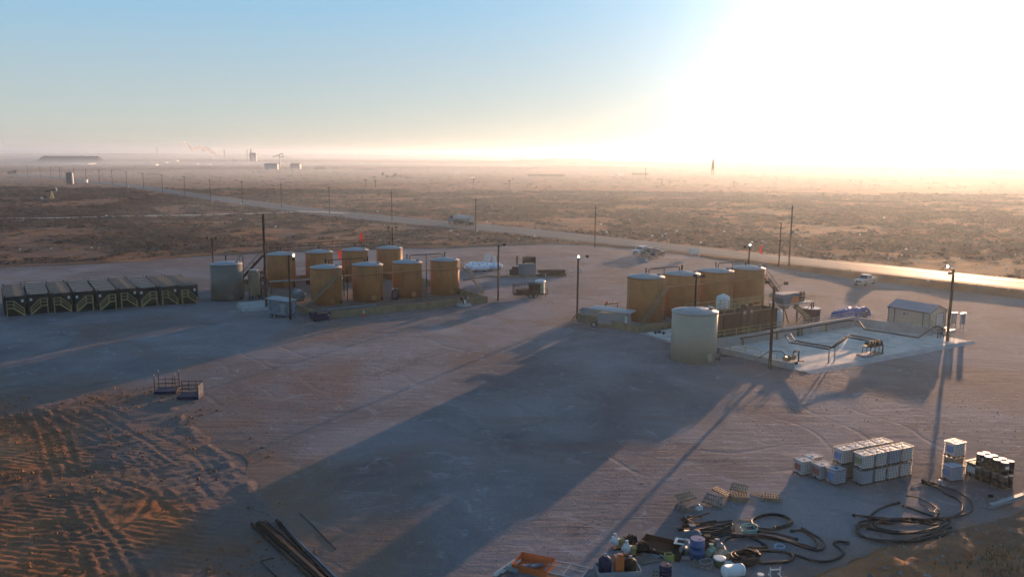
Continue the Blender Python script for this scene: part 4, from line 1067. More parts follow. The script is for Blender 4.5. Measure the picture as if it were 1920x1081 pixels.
B().tube([(-1.0, .3, .5), (.2, 0, .5), (.3, -.2, .1), (1.1, -.8, .08)], .09, 8).obj('pipe', M['black'], t); B().cyl((.0, 0, .5), (.0, 0, .9), .05, n=6).cyl((0, 0, .9), (0, 0, .94), .2, n=10).obj('hand_wheel', M['black'], t)

# ---------------------------------------------------------------- cream shed
F0, F1, F2 = zt(at(1667, 574, 2.4)), zt(at(1744, 586.6, 2.4)), zt(at(1776.6, 581.7, 2.4))
sl_, sw_ = (F0 - F1).length, (F2 - F1).length; shd = heading(F1, F0)
t = thing('storage_shed', 'cream metal shed with grey gable roof and white door', 'shed', (F1.x, F1.y, 0), shd)
# local x along the long wall away from the corner, local -y towards F2
sgn = -1 if (Matrix.Rotation(-shd, 3, 'Z') @ (F2 - F1)).y < 0 else 1
W_ = sw_ * sgn; e_, rg = 2.4, 3.25
q = B(); q.add([(0, 0, 0), (sl_, 0, 0), (sl_, W_, 0), (0, W_, 0), (0, 0, e_), (sl_, 0, e_), (sl_, W_, e_), (0, W_, e_), (0, W_ / 2, rg), (sl_, W_ / 2, rg)],
    [(0, 1, 5, 4), (2, 3, 7, 6), (0, 4, 8, 7, 3), (1, 2, 6, 9, 5)])
for k in range(14):
    q.box(.25 + (sl_ - .5) * k / 13, -.02 * sgn, .1, .10, .03, e_ - .15)
for k in range(1, 9):
    q.box(-.02, W_ * k / 9, .1, .03, .08, e_ - .1)
q.obj('wall', M['cream'], t)
q = B(); ov = .18; th = .07
for s0, s1 in ((-ov * sgn, W_ / 2), (W_ + ov * sgn, W_ / 2)):
    z0 = e_ - ov * (rg - e_) / (sw_ / 2)
    q.add([(-ov, s0, z0 + .03), (sl_ + ov, s0, z0 + .03), (sl_ + ov, s1, rg + .03), (-ov, s1, rg + .03), (-ov, s0, z0 + .03 + th), (sl_ + ov, s0, z0 + .03 + th), (sl_ + ov, s1, rg + .03 + th), (-ov, s1, rg + .03 + th)], [(3, 2, 1, 0), (4, 5, 6, 7), (0, 1, 5, 4), (1, 2, 6, 5), (2, 3, 7, 6), (3, 0, 4, 7)])
q.obj('roof', M['shedroof'], t)
q = B()
for xx, yy in ((0, 0), (sl_, 0), (0, W_), (.95, 0), (sl_ - .95, 0)): q.box(xx - (.03 if xx == 0 else 0), yy - .04 * sgn, 0, .10, .10, e_)
q.beam((-.2, -.2 * sgn, e_ - .05), (sl_ + .2, -.2 * sgn, e_ - .05), .08, .16); q.beam((-.2, -.2 * sgn, e_ - .05), (-.2, W_ / 2, rg + .02), .07, .14); q.beam((-.2, W_ + .2 * sgn, e_ - .05), (-.2, W_ / 2, rg + .02), .07, .14)
q.obj('trim', M['brown_trim'], t)
dr = B().box(-.05, W_ * .60, .05, .06, sw_ * .42, 2.05).obj('door', M['white'], t)
fr = B()
for yy in (W_ * .60 - sw_ * .22, W_ * .60 + sw_ * .22): fr.box(-.07, yy, .05, .06, .07, 2.12)
fr.box(-.07, W_ * .6, 2.12, .06, sw_ * .46, .07); fr.obj('frame', M['brown_trim'], dr)
aw = B().box(sl_ * .58, -.16 * sgn, 1.55, .62, .3, .45).obj('air_conditioner', M['white'], t)
B().box(sl_ * .58, -.32 * sgn, 1.62, .34, .03, .30).obj('grille', M['black'], aw)

# two pale cabinets on posts, brown frame by the pole
for i, (px_, py_, hh) in enumerate(((1787, 617, 2.35), (1803, 618, 2.3))):
    p = zt(at(px_, py_)); t = thing('electrical_panel', ('left', 'right')[i] + ' one of two pale metal panels on legs behind the shed corner', 'panel', (p.x, p.y, 0), rh, 'pale panels on legs by the shed')
    B().box(0, 0, .85, .95, .2, 1.5).obj('cabinet', M['lightgrey'], t)
    for xx in (-.42, .42): B().beam((xx, 0, 0), (xx, 0, .85), .09).obj('leg', M['galv'], t)
    B().box(0, -.0, 2.36, 1.08, .36, .06).obj('rain_cap', M['galv'], t)
t = thing('step_grating', 'bright metal step grating at the foot of the two panels', 'grating', tuple(zt(at(1786, 621))), rh)
for k in range(3): B().box(0, .3 + k * .8, .1 + k * .22, 1.9, .34, .05).obj('step', M['galv'], t)
t = thing('pipe_barrier', 'brown pipe frame at the end of the basin wall by the pole', 'frame', tuple(zt(at(1766, 634))), rh)
q = B()
for xx in (-1.0, -.3, .4, 1.1): q.beam((xx, 0, 0), (xx, 0, 1.15), .07)
for z in (.35, .75, 1.15): q.beam((-1.0, 0, z), (1.1, 0, z), .07)
q.obj('bars', M['rust'], t)

# blue tarpaulin over a pile
p = zt(at(1595, 592)); hd_ = rh
rs2 = random.Random(5)
def lumpy(L_, W2, H2, nx_=22, ny_=10, seed=1, flat=.55):
    V, F = [], []
    for i in range(nx_ + 1):
        for j in range(ny_ + 1):
            u, v = i / nx_ * 2 - 1, j / ny_ * 2 - 1
            e = min(1, (1 - abs(u)) * 5) * min(1, (1 - abs(v)) * 3.2)
            z = H2 * (e ** .5) * (flat + (1 - flat) * float(fbm(np.array([u * 3 + seed]), np.array([v * 2 + 2.0]), 3, seed)[0] * 1.4))
            V.append((u * L_ / 2, v * W2 / 2, z))
    for i in range(nx_):
        for j in range(ny_):
            a = i * (ny_ + 1) + j; F.append((a, a + ny_ + 1, a + ny_ + 2, a + 1))
    b = B(); b.add(V, F, False); return b
t = thing('tarpaulin', 'crumpled blue tarpaulin over a long pile behind the basin wall', 'tarpaulin', tuple(p), rh)
lumpy(7.2, 2.4, 1.35, seed=4).obj('sheet', M['tarp'], t)
t = thing('storage_drum', 'upright blue drum at the right end of the tarpaulin pile', 'drum', tuple(zt(at(1622, 594))), 0); B().lathe(0, 0, [(.3, 0), (.31, .3), (.33, .31), (.31, .33), (.31, .9), (.28, .95)], 18).obj('body', M['navy'], t)

# ---------------------------------------------------------------- vehicles
def wheels(t, xs_, yw, r, wd, names='wheel'):
    for x in xs_:
        for s_ in (-1, 1):
            y = s_ * yw
            w_ = B().cyl((x, y - wd / 2, r), (x, y + wd / 2, r), r, n=18).obj('tyre', M['tyre'])
            w_.name = 'wheel'; w_.parent = t
            B().cyl((x, y + s_ * (wd / 2 - .02), r), (x, y + s_ * (wd / 2 + .015), r), r * .58, n=14).obj('rim', M['galv'], w_)
def pickup(label, p, hd, paint, bedcover=None, suv=False, group='parked vehicles in the yard'):
    t = thing('parked_pickup' if not suv else 'parked_suv', label, 'pickup truck' if not suv else 'car', tuple(p), hd, group)
    Wd = 1.98; h = Wd / 2
    b = B()
    low = [(-2.85, .55), (-2.85, 1.12), (-2.8, 1.22), (-1.0, 1.24), (-.95, 1.24), (1.15, 1.22), (2.55, 1.12), (2.8, .98), (2.88, .75), (2.85, .42), (2.2, .40), (1.2, .40), (-1.3, .40), (-2.2, .42)]
    b.side(low, -h, h)
    b.obj('body', paint, t)
    if suv: cabp = [(-2.6, 1.22), (-2.45, 1.80), (-2.2, 1.88), (.35, 1.88), (1.15, 1.24)]
    else: cabp = [(-1.0, 1.22), (-.82, 1.84), (-.65, 1.90), (.35, 1.90), (1.2, 1.22)]
    c = B(); c.side(cabp, -h + .05, h - .05, .16, 1.5); c.obj('cab', paint, t)
    # glass
    g = B(); x0, x1 = cabp[0][0], cabp[-1][0]
    for s_ in (-1, 1):
        yb_, yt = s_ * (h - .043), s_ * (h - .20)
        if suv: segs = ((-2.3, -1.4), (-1.3, -.35), (-.25, .55))
        else: segs = ((-.78, -.12), (-.02, .62))
        for xa, xb in segs:
            yl = s_ * (h - .045)
            vs = [(xa, s_ * (h - .03), 1.32), (xb + .12, s_ * (h - .03), 1.32), (xb - .12, s_ * (h - .185), 1.78), (xa + .05, s_ * (h - .185), 1.78)]
            vs2 = [(x, y - s_ * .05, z) for x, y, z in vs]
            f_ = [(0, 1, 2, 3), (7, 6, 5, 4), (0, 4, 5, 1), (1, 5, 6, 2), (2, 6, 7, 3), (3, 7, 4, 0)]
            g.add(vs + vs2, f_)
    g.obj('side_window', M['glass'], t)
    xa, za, xb, zb = cabp[-1][0], 1.30, cabp[-2][0], 1.82
    B().add([(xa - .04, -h + .18, za), (xa - .04, h - .18, za), (xb + .10, h - .28, zb), (xb + .10, -h + .28, zb), (xa - .12, -h + .18, za - .05), (xa - .12, h - .18, za - .05), (xb + .02, h - .28, zb - .06), (xb + .02, -h + .28, zb - .06)], [(0, 1, 2, 3), (7, 6, 5, 4), (0, 4, 5, 1), (1, 5, 6, 2), (2, 6, 7, 3), (3, 7, 4, 0)]).obj('windscreen', M['glass'], t)
    if not suv:
        B().box(-1.9, 0, 1.225, 1.72, 1.7, .03).obj('bed_cover' if bedcover else 'truck_bed', bedcover or M['black'], t)
    q = B(); q.box(2.9, 0, .62, .06, 1.1, .36); q.obj('grille', M['black'], t)
    q = B(); q.box(2.93, 0, .42, .14, 1.85, .2); q.obj('bumper', M['galv'], t)
    for s_ in (-1, 1):
        B().box(2.84, s_ * .76, .78, .12, .32, .2).obj('headlight', M['white'], t)
        B().box(-2.86, s_ * .88, .85, .06, .14, .3).obj('tail_light', M['flag'], t)
        B().box(1.0, s_ * (h + .08), 1.3, .12, .18, .16).obj('side_mirror', M['black'], t)
    wheels(t, (1.85, -1.75), .88, .40, .26)
    return t
M['carwhite'] = mat('white_car_paint', (.62, .63, .65), .25, var=.04, dirt=(.4, .35, .3), dirt_amt=.3)
M['carsilver'] = mat('silver_car_paint', (.30, .31, .33), .35, .2, var=.04, dirt=(.35, .3, .25), dirt_amt=.4)
M['cardark'] = mat('dark_grey_car_paint', (.03, .032, .035), .35, var=.05, dirt=(.06, .05, .045), dirt_amt=.3)
M['carred'] = mat('dark_red_car_paint', (.06, .012, .010), .35, var=.05, dirt=(.08, .05, .04), dirt_amt=.3)
hdv = heading(at(1648, 527), at(1605, 537))
pickup('silver white pickup parked alone near the road', on(1622, 533), hdv, M['carsilver'])
hdc = heading(at(1240, 478), at(1210, 485))
pickup('dark red pickup with pale bed cover, nearest of the three parked cars', on(1231, 481.5), hdc, M['carred'], M['white'])
pickup('dark grey car between the white one and the red pickup', on(1216, 478.8), hdc, M['cardark'], None, True)
pickup('white car farthest left of the three parked cars', on(1201, 476), hdc, M['carwhite'], None, True)
# tanker truck on the road
p = at(861, 422.5); a = heading(at(905, 428), at(820, 419))
t = thing('tanker_truck', 'grey tanker truck driving along the road', 'tanker truck', (p.x, p.y, .38), a)
q = B(); q.side([(4.9, .6), (4.9, 1.5), (4.75, 1.9), (3.6, 2.0), (3.4, 2.9), (3.1, 3.15), (1.9, 3.2), (1.9, .6)], -1.15, 1.15); q.obj('cab', M['bluegrey'], t)
for s_ in (-1, 1): B().box(2.75, s_ * 1.16, 2.05, .9, .04, .7).obj('side_window', M['glass'], t)
B().add([(3.66, -1, 2.05), (3.66, 1, 2.05), (3.44, 1, 2.85), (3.44, -1, 2.85)], [(0, 1, 2, 3)]).obj('windscreen', M['glass'], t)
q = B(); q.box(-1.6, 0, .75, 10.5, .9, .35); q.obj('chassis', M['black'], t)
q = B(); q.cyl((-6.6, 0, 2.1), (1.5, 0, 2.1), 1.15, n=24); q.obj('tank', M['galv'], t)
q = B()
for x in (1.2, -1.2, -3.6, -6.2): q.cyl((x, 0, 2.1), (x + .08, 0, 2.1), 1.19, n=24)
q.box(-2.5, 0, 3.22, 6.5, .5, .08); q.obj('tank_band', M['galv'], t)
B().box(-2.6, -1.15, 1.0, 3.2, .25, .5).obj('side_locker', M['lightgrey'], t)
for s_ in (-1, 1): B().cyl((1.75, s_ * .95, 1.0), (1.75, s_ * .95, 3.7), .1, n=8).obj('exhaust_stack', M['galv'], t)
B().box(4.98, 0, .45, .18, 2.3, .3).obj('bumper', M['galv'], t)
wheels(t, (4.0, .9, -.4, -4.7, -6.0), 1.0, .5, .45)
# white marker post and sign by the cars
p = on(1212, 492); t = thing('marker_post', 'short white marker post in front of the parked cars', 'post', tuple(p)); B().cyl((0, 0, .3), (0, 0, 1.0), .2, n=10).obj('cap', M['white'], t); B().cyl((0, 0, 0), (0, 0, .3), .22, n=10).obj('base', M['black'], t)
p = on(1301, 482); t = thing('road_sign', 'white blank backed sign board on two posts by the road', 'sign', tuple(p), R(5))
for xx in (-1.2, 1.2): B().beam((xx, 0, 0), (xx, 0, 2.3), .1).obj('post', M['galv'], t)
B().box(0, 0, .7, 1.9, .06, 1.4).obj('board', M['white'], t)
# wind flags
def windsock(label, p, h, L_=1.1):
    t = thing('wind_flag', label, 'flag', tuple(p), 0, 'orange wind flags on poles')
    B().cyl((0, 0, 0), (0, 0, h), .03, .02, 6).obj('pole', M['galv'], t)
    B().add([(0, 0, h), (-.5, .0, h - .1), (-.45, .06, h - 1.6), (0.02, 0, h - 1.75), (-.25, .14, h - .1), (-.2, .16, h - 1.7)], [(0, 1, 2, 3), (0, 4, 5, 3), (1, 4, 5, 2)]).obj('cloth', M['flag'], t)
windsock('orange wind flag above the leftmost front tan tank', LF[0] + ld * 3.1 + lp * 1.5, 8.3)
windsock('orange wind flag behind the back row of tan tanks', LB[2] + ld * 3.0 + lp * 3.9, 8.6)
windsock('orange wind flag behind the rightmost ochre tank', on(1427, 500), 4.6)

# ---------------------------------------------------------------- left battery surroundings
M['darkblue'] = mat('faded_blue_trailer', (.14, .20, .26), .5, var=.3, vscale=1.5, dirt=(.05, .05, .05), dirt_amt=.7)
p = zt(at(521, 594)); t = thing('equipment_trailer', 'blue grey enclosed equipment trailer with pale canopy beside the light pole', 'trailer', tuple(p), lh - R(62))
q = B(); q.box(0, .9, .3, 3.9, 1.7, 2.1)
for k in range(9): q.box(-1.7 + k * .42, .04, .4, .05, .06, 1.9)
q.obj('body', M['darkblue'], t)
q = B(); q.add([(-2.3, -.4, 2.62), (2.3, -.4, 2.55), (2.3, 2.1, 2.58), (-2.3, 2.1, 2.65), (-2.0, .9, 2.85), (2.0, .9, 2.78)], [(0, 1, 5, 4), (1, 2, 5), (2, 3, 4, 5), (3, 0, 4), (3, 2, 1, 0)]); q.obj('canopy', M['lightgrey'], t)
q = B()
for xx in (-1.9, 1.9):
    for yy in (.1, 1.7): q.beam((xx, yy, 0), (xx, yy, 2.6), .08)
q.obj('canopy_post', M['galv'], t)
B().box(1.0, .03, .6, .7, .05, 1.5).obj('door', M['lightgrey'], t)
wheels(t, (-.4, .4), .9, .3, .2)
def plain_tote(label, p, hd, mt='plasticblue'): return None
p = zt(at(545, 556))
# concrete ramp
p = zt(at(489, 577)); t = thing('concrete_ramp', 'sloping grey concrete pad between the dark sage tank and the trailer', 'ramp', tuple(p), lh)
B().add([(-3.2, -2.4, 0), (2.6, -2.4, 0), (2.6, 2.6, 0), (-3.2, 2.6, 0), (-3.0, -2.1, .45), (2.4, -2.1, .45), (2.4, 2.4, .75), (-3.0, 2.4, .75)], [(3, 2, 1, 0), (4, 5, 6, 7), (0, 1, 5, 4), (1, 2, 6, 5), (2, 3, 7, 6), (3, 0, 4, 7)]).obj('slab', M['concrete'], t)
p = zt(at(477, 562)); p += p.normalized() * .8
t = thing('process_vessel', 'slim upright pale tan vessel with flat cap left of the tall pole', 'vessel', tuple(p))
B().lathe(0, 0, [(.85, .7), (.9, .8), (.9, 4.2), (.7, 4.6), (.3, 4.8)], 20).obj('shell', M['tanwall'], t)
B().cyl((0, 0, 4.8), (0, 0, 4.95), .75, n=18).obj('flange', M['lightgrey'], t)
q = B()
for a_ in range(4): q.beam((.8 * math.cos(a_ * 1.57 + .7), .8 * math.sin(a_ * 1.57 + .7), 0), (.8 * math.cos(a_ * 1.57 + .7), .8 * math.sin(a_ * 1.57 + .7), 1.0), .12)
q.obj('leg', M['dkpipe'], t)
B().tube([(.9, -.3, 4.7), (1.25, -.3, 4.6), (1.3, -.3, .3)], .07, 8).obj('side_pipe', M['dkpipe'], t)
p = zt(at(497, 556)); p += p.normalized() * 1
t = thing('heater_manifold', 'rust red stack of pipe fittings beside the tall pole', 'manifold', tuple(p))
q = B()
for k in range(5): q.cyl((-.5, 0, .8 + k * .8), (.5, 0, .8 + k * .8), .32, n=12)
q.cyl((0, 0, 0), (0, 0, 4.9), .14, n=8); q.obj('fittings', mat('rust_red_paint', (.28, .07, .04), .6, var=.3, vscale=3), t)
B().cyl((-.3, -.3, 2.2), (-.3, -.6, 2.2), .25, n=12).obj('gauge', M['white'], t)
# pale pipe crossing between the rows
t = thing('pipe_bridge', 'pale horizontal pipe bridge left of the front row of tan tanks', 'pipe', tuple(zt(at(512, 565))), lh)
B().tube([(0, 2, 3.0), (8.4, 1.2, 3.0), (9.2, .9, 2.6)], .12, 8).obj('pipe', M['lightgrey'], t)
for xx in (.3, 4, 7.9): B().beam((xx, 1.9 - xx * .09, 0), (xx, 1.9 - xx * .09, 2.9), .1).obj('post', M['dkpipe'], t)
t = thing('separator_vessel', 'small round grey vessel lying behind the tan stairs', 'vessel', tuple(zt(at(565, 566))), lh)
B().cyl((0, 0, 1.1), (0, 3.0, 1.1), .75, n=18).ball(0, 0, 1.1, .74, .3, .74).obj('shell', M['bluegrey'], t); B().box(0, .8, 0, 1.2, .2, .7).box(0, 2.4, 0, 1.2, .2, .7).obj('saddle', M['dkpipe'], t)
p = zt(at(600, 600)); t = thing('waste_tub', 'dark blue open tub at the left corner of the tan containment wall', 'tub', tuple(p), lh)
q = B(); q.add([(-1.1, -.7, .1), (1.1, -.7, .1), (1.1, .7, .1), (-1.1, .7, .1), (-1.4, -.95, 1.1), (1.4, -.95, 1.1), (1.4, .95, 1.1), (-1.4, .95, 1.1)], [(3, 2, 1, 0), (0, 1, 5, 4), (1, 2, 6, 5), (2, 3, 7, 6), (3, 0, 4, 7)]); q.obj('tub', M['navy'], t)
B().box(0, 0, 0, 1.6, .9, .1).obj('runner', M['black'], t); B().cyl((1.0, -.98, .85), (1.0, -1.02, .85), .12, n=10).obj('lamp', M['white'], t)
p = zt(at(682, 592)); t = thing('traffic_cone', 'small red and white traffic cone by the tan containment wall', 'traffic cone', tuple(p))
B().box(0, 0, 0, .5, .5, .06).obj('base', M['flag'], t); B().lathe(0, 0, [(.2, .06), (.13, .4)], 12).obj('lower_cone', M['flag'], t); B().lathe(0, 0, [(.13, .4), (.04, .95)], 12).obj('upper_cone', M['white'], t)
p = zt(at(870, 574)); t = thing('wall_pump', 'small pump on a round base outside the right end of the tan wall', 'pump', tuple(p), lh)
B().lathe(0, 0, [(1.15, 0), (1.2, .1), (1.2, .4)], 20).obj('sump_ring', M['concrete'], t); B().cyl((-.5, 0, 1.3), (.3, 0, 1.3), .28, n=12).cyl((0, 0, .4), (0, 0, 1.3), .2, n=10).obj('pump_body', M['black'], t)
B().tube([(.3, 0, 1.3), (.8, 0, 1.4), (.9, .6, 1.2), (.9, 1.6, 1.2)], .1, 8).obj('outlet_pipe', M['lightgrey'], t); B().box(0, -.3, .5, .3, .2, .6).obj('control_box', M['white'], t)
# junk between tanks: crumpled white wrap on a rack
p = LF[0] + ld * 3.3 + lp * 5.2
t = thing('equipment_rack', 'dark rack draped with crumpled white wrap between the two left front tanks', 'rack', tuple(p), lh)
q = B()
for xx in (-1.2, 1.2):
    for yy in (-.6, .6): q.beam((xx, yy, 0), (xx, yy, 4.4), .12)
for z in (1.4, 2.9, 4.3): q.box(0, 0, z, 2.6, 1.4, .1)
q.obj('frame', M['black'], t)
b = lumpy(2.2, 1.5, .9, seed=9, flat=.3); b.v = [(x, y, z + 3.0) for x, y, z in b.v]; b.obj('white_wrap', M['white'], t)
b = lumpy(1.8, 1.6, .9, seed=12, flat=.3); b.v = [(x, y, z + 1.5) for x, y, z in b.v]; b.obj('white_wrap', M['white'], t)
for k, (dd, lab, mm) in enumerate(((10.0, 'grey blue control cabinet with pipes between the middle front tanks', 'bluegrey'), (16.6, 'grey control cabinet between the two right front tanks', 'lightgrey'))):
    p = LF[0] + ld * dd + lp * 6.0
    t = thing('control_cabinet', lab, 'cabinet', tuple(p), lh, 'cabinets among the tan tanks')
    B().box(0, 0, .8, 2.2, 1.3, 2.0).obj('cabinet', M[mm], t); B().box(0, 0, 2.85, 2.6, 1.8, .08).obj('roof', M['white'], t)
    q = B()
    for xx in (-1.0, 1.0): q.beam((xx, 0, 0), (xx, 0, 2.9), .12)
    q.obj('leg', M['dkpipe'], t)
    B().tube([(-.9, -.8, .4), (-.9, -.8, 3.6), (.6, -.8, 3.9)], .1, 8).obj('pipe', M['dkpipe'], t)
p = LF[2] - ld * 3.0 - lp * 1.6; t = thing('small_pump', 'dark blue pump with two white gauges at the foot of the middle front tanks', 'pump', tuple(p), lh)
B().lathe(0, 0, [(.5, 0), (.55, .2), (.55, 1.2), (.3, 1.6)], 16).obj('body', M['navy'], t)
for s_ in (-.3, .3): B().ball(s_, -.2, 1.8, .14).obj('gauge', M['white'], t)
# pipe manifold along the wall
t = thing('pipe_run', 'long dark grey pipe lying along the inside of the tan wall', 'pipe', tuple(A_))
B().tube([wd_ * 1.0 + wp * 1.2 + Vector((0, 0, 1.15)), wd_ * 9.5 + wp * 1.2 + Vector((0, 0, 1.15))], .16, 8).obj('pipe', M['bluegrey'], t)
for k in (1.4, 5, 9): 
    v = wd_ * k + wp * 1.2; B().beam((v.x, v.y, 0), (v.x, v.y, 1.1), .12).obj('support', M['dkpipe'], t)

# trailer + generator left of the ochre tanks
p = zt(at(1147, 614)); t = thing('mixing_trailer', 'grey slatted equipment trailer with pale canopy by the ochre tanks', 'trailer', tuple(p), rh - R(58))
q = B(); q.box(0, .8, .45, 4.4, 1.6, 1.5)
for k in range(7): q.box(-1.8 + k * .6, -.03, .5, .08, .08, 1.4)
q.obj('body', M['lightgrey'], t)
B().add([(-3.4, -.5, 2.55), (2.9, -.5, 2.35), (2.9, 2.2, 2.4), (-3.4, 2.2, 2.6), (-3.0, .9, 2.8), (2.6, .9, 2.62)], [(0, 1, 5, 4), (1, 2, 5), (2, 3, 4, 5), (3, 0, 4), (3, 2, 1, 0)]).obj('canopy', M['galv'], t)
q = B()
for xx in (-2.0, 2.0):
    for yy in (.05, 1.6): q.beam((xx, yy, .4), (xx, yy, 2.5), .08)
q.obj('canopy_post', M['galv'], t)
B().box(2.1, -.05, .3, .35, .1, 1.5).obj('end_panel', M['white'], t)
wheels(t, (-2.3,), .95, .42, .25)
p = zt(at(1108, 602)); t = thing('loading_ramp_cart', 'small grey cart with raised tray and drooping hose beside the pole', 'cart', tuple(p), rh - R(58))
q = B(); q.add([(-1.5, -.7, 1.0), (1.3, -.7, 1.0), (1.3, .7, 1.0), (-1.5, .7, 1.0), (-1.6, -.8, 1.75), (1.4, -.8, 1.75), (1.4, .8, 1.75), (-1.6, .8, 1.75)], [(3, 2, 1, 0), (0, 1, 5, 4), (1, 2, 6, 5), (2, 3, 7, 6), (3, 0, 4, 7)]); q.obj('tray', M['lightgrey'], t)
q = B()
for xx in (-1.2, 1.1): q.beam((xx, -.6, 0), (xx, -.6, 1.0), .09); q.beam((xx, .6, 0), (xx, .6, 1.0), .09)
q.obj('leg', M['rust'], t)
B().tube([(-1.4, -.7, 1.1), (-1.9, -.9, 1.0), (-2.3, -1.1, .5), (-2.5, -1.2, .05)], .08, 8).obj('hose', M['rust'], t)
p = zt(at(1165, 600)) + rp * 2.5; t = thing('small_manifold', 'little orange handled valve manifold behind the slatted trailer', 'valve', tuple(p), rh)
B().tube([(-1.2, 0, 2.1), (1.5, 0, 2.1)], .1, 8).beam((-1, 0, 0), (-1, 0, 2.1), .1).beam((1.2, 0, 0), (1.2, 0, 2.1), .1).obj('pipe', M['rust'], t); B().cyl((-.8, 0, 2.2), (-.8, 0, 2.5), .2, n=10).obj('handle', M['orange'], t); B().cyl((.4, 0, 2.2), (.4, 0, 2.6), .12, n=10).obj('gauge', M['white'], t)

# caged trailer with toilet
p = zt(at(989, 557)); t = thing('cage_trailer', 'dark caged utility trailer beside the pole', 'trailer', tuple(p), R(10))
q = B(); q.box(-.2, 0, .5, 4.4, 1.9, .12); q.obj('bed', M['rust'], t)
q = B()
for yy in (-.95, .95):
    for k in range(9): q.beam((-2.4 + k * .55, yy, .6), (-2.4 + k * .55, yy, 2.3), .06)
    for z in (1.2, 2.3): q.beam((-2.4, yy, z), (2.0, yy, z), .07)
for xx in (-2.4, 2.0):
    for k in range(4): q.beam((xx, -.95 + k * .63, .6), (xx, -.95 + k * .63, 2.3), .06)
    q.beam((xx, -.95, 2.3), (xx, .95, 2.3), .07)
q.obj('cage', M['rust'], t)
B().box(-.6, 0, .62, 2.6, 1.5, .8).obj('load', M['rust'], t)
B().box(1.0, 0, 2.32, 2.0, 1.9, .05).box(1.0, -.93, .7, 1.9, .04, 1.55).obj('side_sheet', M['brownbox'], t)
q = B(); q.beam((2.0, -.6, .5), (3.6, 0, .5), .1); q.beam((2.0, .6, .5), (3.6, 0, .5), .1); q.beam((3.2, 0, 0), (3.2, 0, 1.0), .08); q.beam((2.6, -.4, .5), (2.6, -.4, 1.4), .06); q.beam((3.4, -.4, .5), (3.4, -.4, 1.4), .06); q.beam((2.6, -.4, 1.4), (3.4, -.4, 1.4), .06); q.obj('drawbar', M['rust'], t)
wheels(t, (.3, 1.2), 1.0, .36, .22)
p = zt(at(1011, 556)) + Vector((.2, 2.2, 0)); t = thing('portable_toilet', 'pale green portable toilet with white roof behind the caged trailer', 'toilet', tuple(p), R(-12))
B().box(0, 0, 0, 1.5, 1.3, 2.2).obj('cabin', M['greenplastic'], t); B().lathe(0, 0, [(.95, 2.2), (.98, 2.3), (.8, 2.55), (.3, 2.7)], 20).obj('roof', M['white'], t)
B().box(.0, -.67, .1, .7, .04, 1.95).obj('door', M['greenplastic'], t)
# generator skid and pipes
p = zt(at(982, 519)); t = thing('generator_skid', 'blue grey engine skid with dark radiator drum and exhaust on top', 'generator', tuple(p), R(2))
B().box(.7, 1.2, .3, 3.4, 2.2, 2.2).obj('enclosure', M['bluegrey'], t); B().cyl((-.2, 1.2, 3.3), (2.4, 1.2, 3.3), .62, n=18).obj('cooler_drum', M['rust'], t)
q = B()
for xx in (0, 2.2): q.beam((xx, 1.2, 2.5), (xx, 1.2, 2.8), .3)
q.obj('saddle', M['black'], t)
B().cyl((-1.3, 1.2, 2.2), (-1.3, 1.2, 4.0), .18, n=10).obj('exhaust_stack', M['black'], t)
B().box(-1.9, 1.2, .3, 1.8, 1.6, 1.1).box(-1.6, 1.2, 1.4, 1.4, .8, .5).obj('engine', M['dkpipe'], t)
B().box(0, 1.2, 0, 6.0, 2.0, .3).obj('skid', M['tanwall'], t)
q = B()
for xx in (-4.6, -3.4): q.beam((xx, .6, 0), (xx, .6, 1.2), .06)
q.beam((-4.6, .6, 1.2), (-3.0, .6, 1.2), .06); q.obj('guard_rail', M['rust'], t)
p = zt(at(1035, 518)); pipes_ = [(-.2 + .0, .0, .3), (.6, .6, .3), (-.5, .8, .95), (.2, 1.5, .3), (.4, 1.1, .9)]
for i, (dx, dy, z) in enumerate(pipes_):
    tag(B().cyl((-2.4, 0, 0), (2.3, 0, 0), .32, n=14).obj('steel_pipe', M['dkpipe'], loc=(p.x + dx, p.y + dy * 1.2, z), rz=R(-4 + i * 2)), 'dark fat pipe in the pile right of the engine skid', 'pipe', 'dark pipes piled beside the engine skid')
t = thing('pipe_spool', 'dark rusty short pipe lying in front of the pipe pile', 'pipe', (p.x - 2.4, p.y - .6, 0), R(-6)); B().cyl((-1.8, 0, .25), (1.0, 0, .25), .24, n=12).obj('pipe', M['rust'], t); B().cyl((1.0, 0, .25), (1.15, 0, .25), .34, n=12).obj('flange', M['galv'], t)
# propane tanks and boards
for i, (a, b_, l_) in enumerate(((887, 506, 0), (900, 509, 0), (905, 505.5, 0), (914, 507, 0), (921, 503, 0), (893, 502, 0), (926, 506, 0))):
    p = zt(at(a, b_)); t = thing('gas_tank', 'white horizontal gas tank, %s of the cluster near the generator' % (['leftmost', 'front left', 'middle', 'front middle', 'back right', 'back left', 'rightmost'][i]), 'gas tank', tuple(p), R(8 + 5 * (i % 3) - 90 * (i in (5,)) * 0), 'white gas tanks in a cluster')
    q = B(); q.cyl((-1.5, 0, .75), (1.5, 0, .75), .55, n=18); q.ball(-1.5, 0, .75, .4, .549, .549); q.ball(1.5, 0, .75, .4, .549, .549); q.obj('shell', mat('white_tank_paint_%d' % i, (.60, .66, .74), .4, var=.05) if i == 0 else bpy.data.materials['white_tank_paint_0'], t)
    B().box(-.9, 0, 0, .15, .8, .25).box(.9, 0, 0, .15, .8, .25).obj('foot', M['black'], t); B().cyl((0, 0, 1.28), (0, 0, 1.42), .15, n=10).obj('valve_dome', M['bluegrey'], t)
